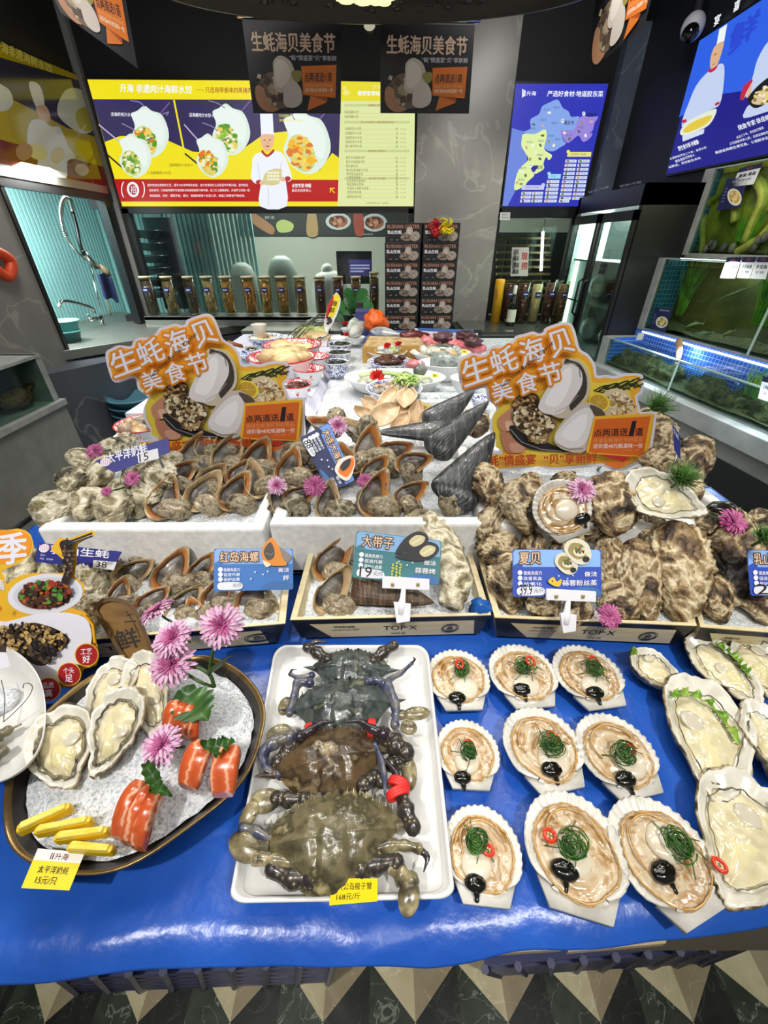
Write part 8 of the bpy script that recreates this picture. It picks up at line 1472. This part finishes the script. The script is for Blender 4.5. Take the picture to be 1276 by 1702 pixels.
crab('bluish crab at the top end of the white tray',(680,225),.074,-2,.818,10,blu,[(S_,.01,[(560,170),(505,135),(460,110)],[26,32,26]),(D_,.012,[(455,105),(500,82),(555,82)],[16,13,4]),(B_,0,[(480,250),(410,262),(372,245)],[16,13,10]),(D_,0,[(372,245),(378,225),(402,220)],[10,7,2]),(S_,.01,[(790,175),(840,135),(895,100)],[26,32,24]),(B_,0,[(870,275),(930,240),(985,190)],[15,12,9]),(D_,0,[(985,190),(1000,170),(992,160)],[9,6,2])],[],[])
crab('dark bluish crab second from the top, red bands on both claws',(640,410),.088,5,.822,10,blu,[(B_,.004,[(470,290),(410,290),(390,370),(368,440)],[22,26,22,18]),(D_,.018,[(420,560),(480,525),(530,490),(588,482)],[26,22,13,4]),(D_,.018,[(840,545),(780,520),(720,482),(650,486)],[28,22,12,4]),(B_,.006,[(800,275),(860,310),(900,400),(900,500)],[26,32,24,20]),(S_,.004,[(840,560),(900,600),(955,640)],[44,52,40]),(B_,.012,[(760,280),(800,275),(840,290)],[14,22,18])],[(345,405,34,46,10),(925,450,46,26,-5),(1010,442,68,34,-5),(970,512,42,36,20)],[(470,530,30,25),(782,515,36,-5)])
crab('olive brown crab third from the top with a red banded right claw',(575,690),.090,12,.82,12,brn,[(S_,.0,[(430,600),(360,640),(310,690)],[40,46,30]),(B_,.002,[(370,560),(290,590),(235,650),(260,730),(310,750)],[30,34,30,24,18]),(S_,0,[(740,800),(800,770),(830,790)],[36,40,28]),(B_,.01,[(800,600),(830,680),(845,760),(850,850)],[14,18,16,5]),(D_,.012,[(850,680),(900,740),(930,830)],[8,18,26]),(S_,.006,[(925,830),(955,930),(990,1015)],[36,44,36]),(S_,-.004,[(880,700),(930,690),(960,700)],[34,36,26]),(S_,-.002,[(440,880),(360,880),(300,870)],[34,38,30])],[(972,745,40,78,0),(245,885,82,54,-10),(165,950,42,66,30),(315,545,62,46,-20)],[(920,800,46,70),(915,850,52,110)])
crab('largest crab nearest the viewer, olive with a pale patch on its shell',(590,1065),.093,7,.817,10,oliv,[(S_,-.006,[(480,1270),(380,1280),(280,1230)],[50,46,36]),(T_,-.002,[(400,1200),(300,1190),(200,1180)],[26,34,28]),(B_,0,[(290,1090),(200,1040),(130,1020)],[22,28,22]),(S_,-.004,[(730,1230),(810,1210),(910,1195)],[46,44,36]),(T_,-.006,[(880,1220),(930,1260),(980,1290)],[26,46,40]),(T_,-.002,[(780,1135),(880,1112),(950,1110),(1020,1125)],[26,30,26,24]),(D_,-.002,[(1020,1125),(1062,1170),(1046,1240)],[22,16,3])],[(140,1115,92,62,25),(970,1370,56,78,15)],[])
pm_=mat('pale_patch',rough=.35,cols=[(.3,'a8a078'),(.6,'c4bc90')],scale=30)
def tagcard(label,q,z,n_v,body,parts):
 p=atz(*q[3],z);pl=Pl(p,n_v);t=thing('price_tag',label,'price tag',p);board('card',pl,q,.0012,pp(body),t);pr=Print(pl,.0004);parts(pr,lambda x,y:((q[0][0]*(1-x)+q[1][0]*x)*(1-y)+(q[3][0]*(1-x)+q[2][0]*x)*y,(q[0][1]*(1-x)+q[1][1]*x)*(1-y)+(q[3][1]*(1-x)+q[2][1]*x)*y));pr.build('printed_face',t)
def f1(pr,m):
 pr.poly([m(0,0),m(1,0),m(1,.29),m(0,.29)],pp('eeeae0'));pr.text('升海',[m(.42,.07),m(.7,.07),m(.7,.24),m(.42,.24)],pp('6a1c28'),.03)
 for k in(0,.04):pr.line([m(.34+k,.08),m(.34+k,.24)],1.6,pp('6a1c28'))
 pr.text('太平洋奶蚝',[m(.18,.4),m(.82,.4),m(.82,.6),m(.18,.6)],pp('1c1810'));pr.text('15元/只',[m(.22,.68),m(.66,.68),m(.66,.88),m(.22,.88)],pp('1c1810'))
tagcard('yellow and white oyster price tag leaning on the dark dish',[(63,1410),(141,1417),(115,1480),(35,1476)],.825,(0,-.35,.93),'f0d814',f1)
def f2(pr,m):pr.text('大公岛梭子蟹',[m(.14,.16),m(.88,.16),m(.88,.46),m(.14,.46)],pp('1c1810'));pr.text('168元/斤',[m(.14,.58),m(.64,.58),m(.64,.84),m(.14,.84)],pp('1c1810'))
tagcard('yellow crab price tag on the front edge of the white tray',[(551,1460),(627,1460),(627,1498),(547,1505)],.80,(0,-.7,.7),'f0d814',f2)
Zp=lambda x,y,z:atz(x/2.836,1050+y/2.836,z)
salm=mat('salmon',rough=.22,cols=[(.0,'c05428'),(.70,'ca6034'),(.88,'d27248'),(.97,'e4a684')],scale=46,tex='wave',dist=4.5,stretch=(.35,1,1),coat=.5,sss=.2)
def slice_(a,b,w_,z,l,th=.013):
 p,q=Zp(*a,z+.012),Zp(*b,z-.006);d=q-p;s=Vector((-d.y,d.x,0)).normalized();W=w_/2.836*depth(p)/F;mb=MB();vs=[];N_=14
 for i in range(N_+1):
  u=i/N_;c_=p+d*u+Vector((0,0,.010*math.sin(PI*u)))
  for k in range(16):
   a_=2*PI*k/16;x,y=math.cos(a_),math.sin(a_);x=math.copysign(abs(x)**.5,x);y=math.copysign(abs(y)**.5,y);e=1-.25*(abs(u-.5)*2)**4;vs.append(c_+s*x*W*.5*e+Vector((0,0,y*th*.5*e))+Vector((0,0,.001*noise.noise(c_*80))))
 mb.add(vs,[(i*16+k,i*16+(k+1)%16,(i+1)*16+(k+1)%16,(i+1)*16+k)for i in range(N_)for k in range(16)]+[tuple(range(16)),tuple(N_*16+15-k for k in range(16))]);o=mb.build('salmon_slice',salm,sharp=50);tag(o,l,'salmon','salmon slices')
for k in range(4):slice_((838+34*k,330+12*k),(785+42*k,465+14*k),52,.868-.002*k,'thin salmon slice under the upper green leaf, %s from the left'%['first','second','third','fourth'][k],.016)
slice_((970,525),(885,735),118,.858,'salmon piece at the right of the dish, left of the striped one',.02);slice_((1085,545),(1050,770),120,.858,'striped salmon piece nearest the right rim of the dish',.02)
for k in range(3):slice_((668+36*k,712+26*k),(556+48*k,975+24*k),78,.858-.003*k,'salmon slice of the front pile, %s'%['left one','middle one','right one'][k],.024)
lr,lf=mat('lemon_rind','ecc41c',.35),mat('lemon_flesh',rough=.2,cols=[(.3,'e8c83a'),(.6,'f2e070')],scale=40,stretch=(1,6,1),coat=.4)
for a,b,h,l in(((78,932),(332,822),40,'top'),((163,938),(430,888),36,'second'),((258,968),(508,938),38,'third'),((322,1010),(530,1030),40,'bottom')):
 p,q=Zp(*a,.842),Zp(*b,.848);d=q-p;s=Vector((-d.y,d.x,0)).normalized()*h/2.836*depth(p)/F;up=Vector((0,0,.014));A=[p-s*.5,q-s*.3,q+s*.5,p+s*.5];t=thing('lemon_wedge','yellow lemon wedge on the ice, %s of the four'%l,'lemon',p,'lemon wedges');mb=MB();mb.hexa([x-up for x in A],[x+up*.2 for x in A]);mb.build('rind',lr,t,world=True,smooth=False,bevel=.003);mb=MB();cc=sum(A,Vector())/4;mb.hexa([cc+(x-cc)*.9 for x in A],[cc+(x-cc)*.84+up*.45 for x in A]);mb.build('flesh',lf,t,world=True,smooth=False,bevel=.002)
def leaf(l,a,b,w_,z,seed):
 p,q=Zp(*a,z),Zp(*b,z+.004);d=q-p;s=Vector((-d.y,d.x,0)).normalized()*w_/2.836*depth(p)/F*.5;mb=MB();n=40
 def f(u,v):x=(u-.5)*2;e=math.sin(PI*(.03+.94*v))**.8*(1+(.12*math.sin(v*60)if abs(x)>.9 else 0));return p+d*v+s*x*e+Vector((0,0,.006*abs(x)+.006*math.sin(v*5+seed)+.003*math.sin(v*30)*abs(x)))
 mb.grid(10,n,f);o=mb.build('shiso_leaf',leafg);tag(o,l,'leaf','shiso leaves')
leaf('large serrated green leaf behind the upper salmon slices',(985,430),(850,270),190,.882,1);leaf('green leaf tucked over the two right salmon pieces',(950,545),(1110,530),70,.882,2);leaf('dark leaf tip between the two right salmon pieces',(1060,500),(1025,610),50,.880,3);leaf('green leaf on top of the front salmon pile, pointed up',(760,760),(690,625),62,.884,4);leaf('narrow leaf tail right of the front salmon pile',(700,740),(810,775),46,.884,5)
br=[Zp(1010,260,.86),Zp(985,200,.885),Zp(900,150,.90)];mb=MB();mb.tube(ctrl(br,5),.003,7);mb.tube(ctrl([br[1],Zp(1000,110,.93),Zp(1020,30,.965)],5),.0028,7);mb.tube(ctrl([br[0],Zp(950,240,.88),Zp(880,200,.885)],5),.0025,7);mb.tube(ctrl([br[1],Zp(1060,130,.93),Zp(1110,112,.93)],5),[.004,.008,.011,.011,.008,.005,.004,.003,.002,.001,.0008],6,flat=.15);o=mb.build('flower_branch',stemg);tag(o,'green branching flower stem standing in the ice of the dark dish','stem')
for px,py,z,r,l,nx in((287,1104,.905,36,'large pink chrysanthemum on the branch, in front of the others',(-.1,-.5,.8)),(288,1062,.935,32,'pink chrysanthemum directly above the large front one',(-.1,-.3,.9)),(368,1040,.97,35,'pink chrysanthemum on the tall right stem of the branch',(.1,-.6,.8)),(262,1018,.93,28,'pink chrysanthemum seen from the side left of the whelks',(-.5,.2,.9)),(270,1240,.885,33,'pink chrysanthemum lying between the oysters and salmon',(-.2,-.2,1))):
 p=atz(px,py,z);t=mum('chrysanthemum',l,r*depth(p)/F*1.02,int(py),False,'chrysanthemums on the dark dish',[(0,0,0),(0,.004,-.02),(.004,.01,-.04)]);t.location=p;t.rotation_mode='QUATERNION';t.rotation_quaternion=facing(nx,(0,.7,.6)).to_quaternion()
pl=Pl(atz(236,1100,.80),(.1,-.72,.62));t=thing('wooden_plaque','upright wooden plaque with a cut out character behind the dark dish','plaque',pl(236,1100));PO=[(154,1016),(158,1003),(170,995),(186,992),(206,996),(222,1006),(232,1022),(270,1115),(220,1122)];wp_=mat('plaque_wood',rough=.5,cols=[(.3,'5c3e16'),(.6,'7e5c24')],scale=20,stretch=(1,5,1));wd_=mat('plaque_frame',rough=.5,cols=[(.3,'3c2812'),(.6,'5e4322')],scale=20)
board('panel',pl,PO,.012,wp_,t,wd_);O=PO;mb=MB();I_=offset(O,7);n=len(O)
mb.add([pl(*p,.005)for p in O]+[pl(*p,.005)for p in I_]+[pl(*p,0)for p in I_],[(i,(i+1)%n,n+(i+1)%n,n+i)for i in range(n)]+[(n+i,n+(i+1)%n,2*n+(i+1)%n,2*n+i)for i in range(n)]);mb.build('raised_frame',wd_,t,smooth=False,world=True);pr=Print(pl);ink=pp('241608');pr.text('鲜',[(188,1050),(222,1042),(236,1074),(200,1082)],ink,.04)
pr.line([(210,1016),(222,1034),(233,1060)],1.6,ink);pr.line([(206,1034),(226,1032)],2.2,ink);pr.line([(210,1024),(220,1020)],1.6,ink);pr.build('lettering',t)
WL=[(-62+138*math.copysign(abs(math.cos(a))**.85,math.cos(a)),1184+122*math.copysign(abs(math.sin(a))**.85,math.sin(a)))for a in[2*PI*i/20 for i in range(20)]]
t,c,L=dish('serving_plate','white round plate cut by the left picture edge',WL,[(0,.838),(.6,.836),(.85,.842),(.96,.868),(1,.874),(.97,.864),(.62,.80),(.5,.773),(0,.773)],([mat('plate_white',rough=.3,cols=[(.35,'cccbc8'),(.65,'dddcd8')],scale=14)],[0]*8),top=.874)
shm=mat('shrimp_grey',rough=.25,cols=[(.3,'3c3828'),(.6,'8a8468')],scale=30,coat=.4)
for i,(pts,rs,l)in enumerate((([(-40,1240),(-10,1226),(10,1216),(36,1203)],[14,13,9,2],'grey shrimp on the left white plate, pointed tail to the right'),([(-50,1270),(-20,1262),(4,1250),(6,1240)],[13,13,9,5],'grey shrimp lying below the pointed one on the left plate'))):
 C_=ctrl([atz(x,y,.856)for x,y in pts],6);k=len(C_);mb=MB();mb.tube(C_,[rs[min(3,int(j/k*4))]*.0008*(1+.1*math.cos(j*2))for j in range(k)],10);o=mb.build('shrimp',shm);tag(o,l,'shrimp','shrimps on the left plate')
 mb=MB();a=atz(6,1200,.86);mb.tube(ctrl([a,atz(26,1182,.87),atz(46,1160,.885),atz(54,1143,.89),atz(48,1136,.89),atz(40,1137,.888),atz(38,1144,.886)]if i==0 else[a,atz(8,1160,.866),atz(2,1130,.866)],6),.0006,4);mb.build('whisker',leg_d,o,world=True)
mb=MB();p=atz(-4,1168,.842);mb.ell(p,(.03,.025,.014),18,10,0,lambda d:1+.2*noise.noise(d*2));o=mb.build('ice_lump',ice);tag(o,'melting clear ice lump on the left white plate','ice')
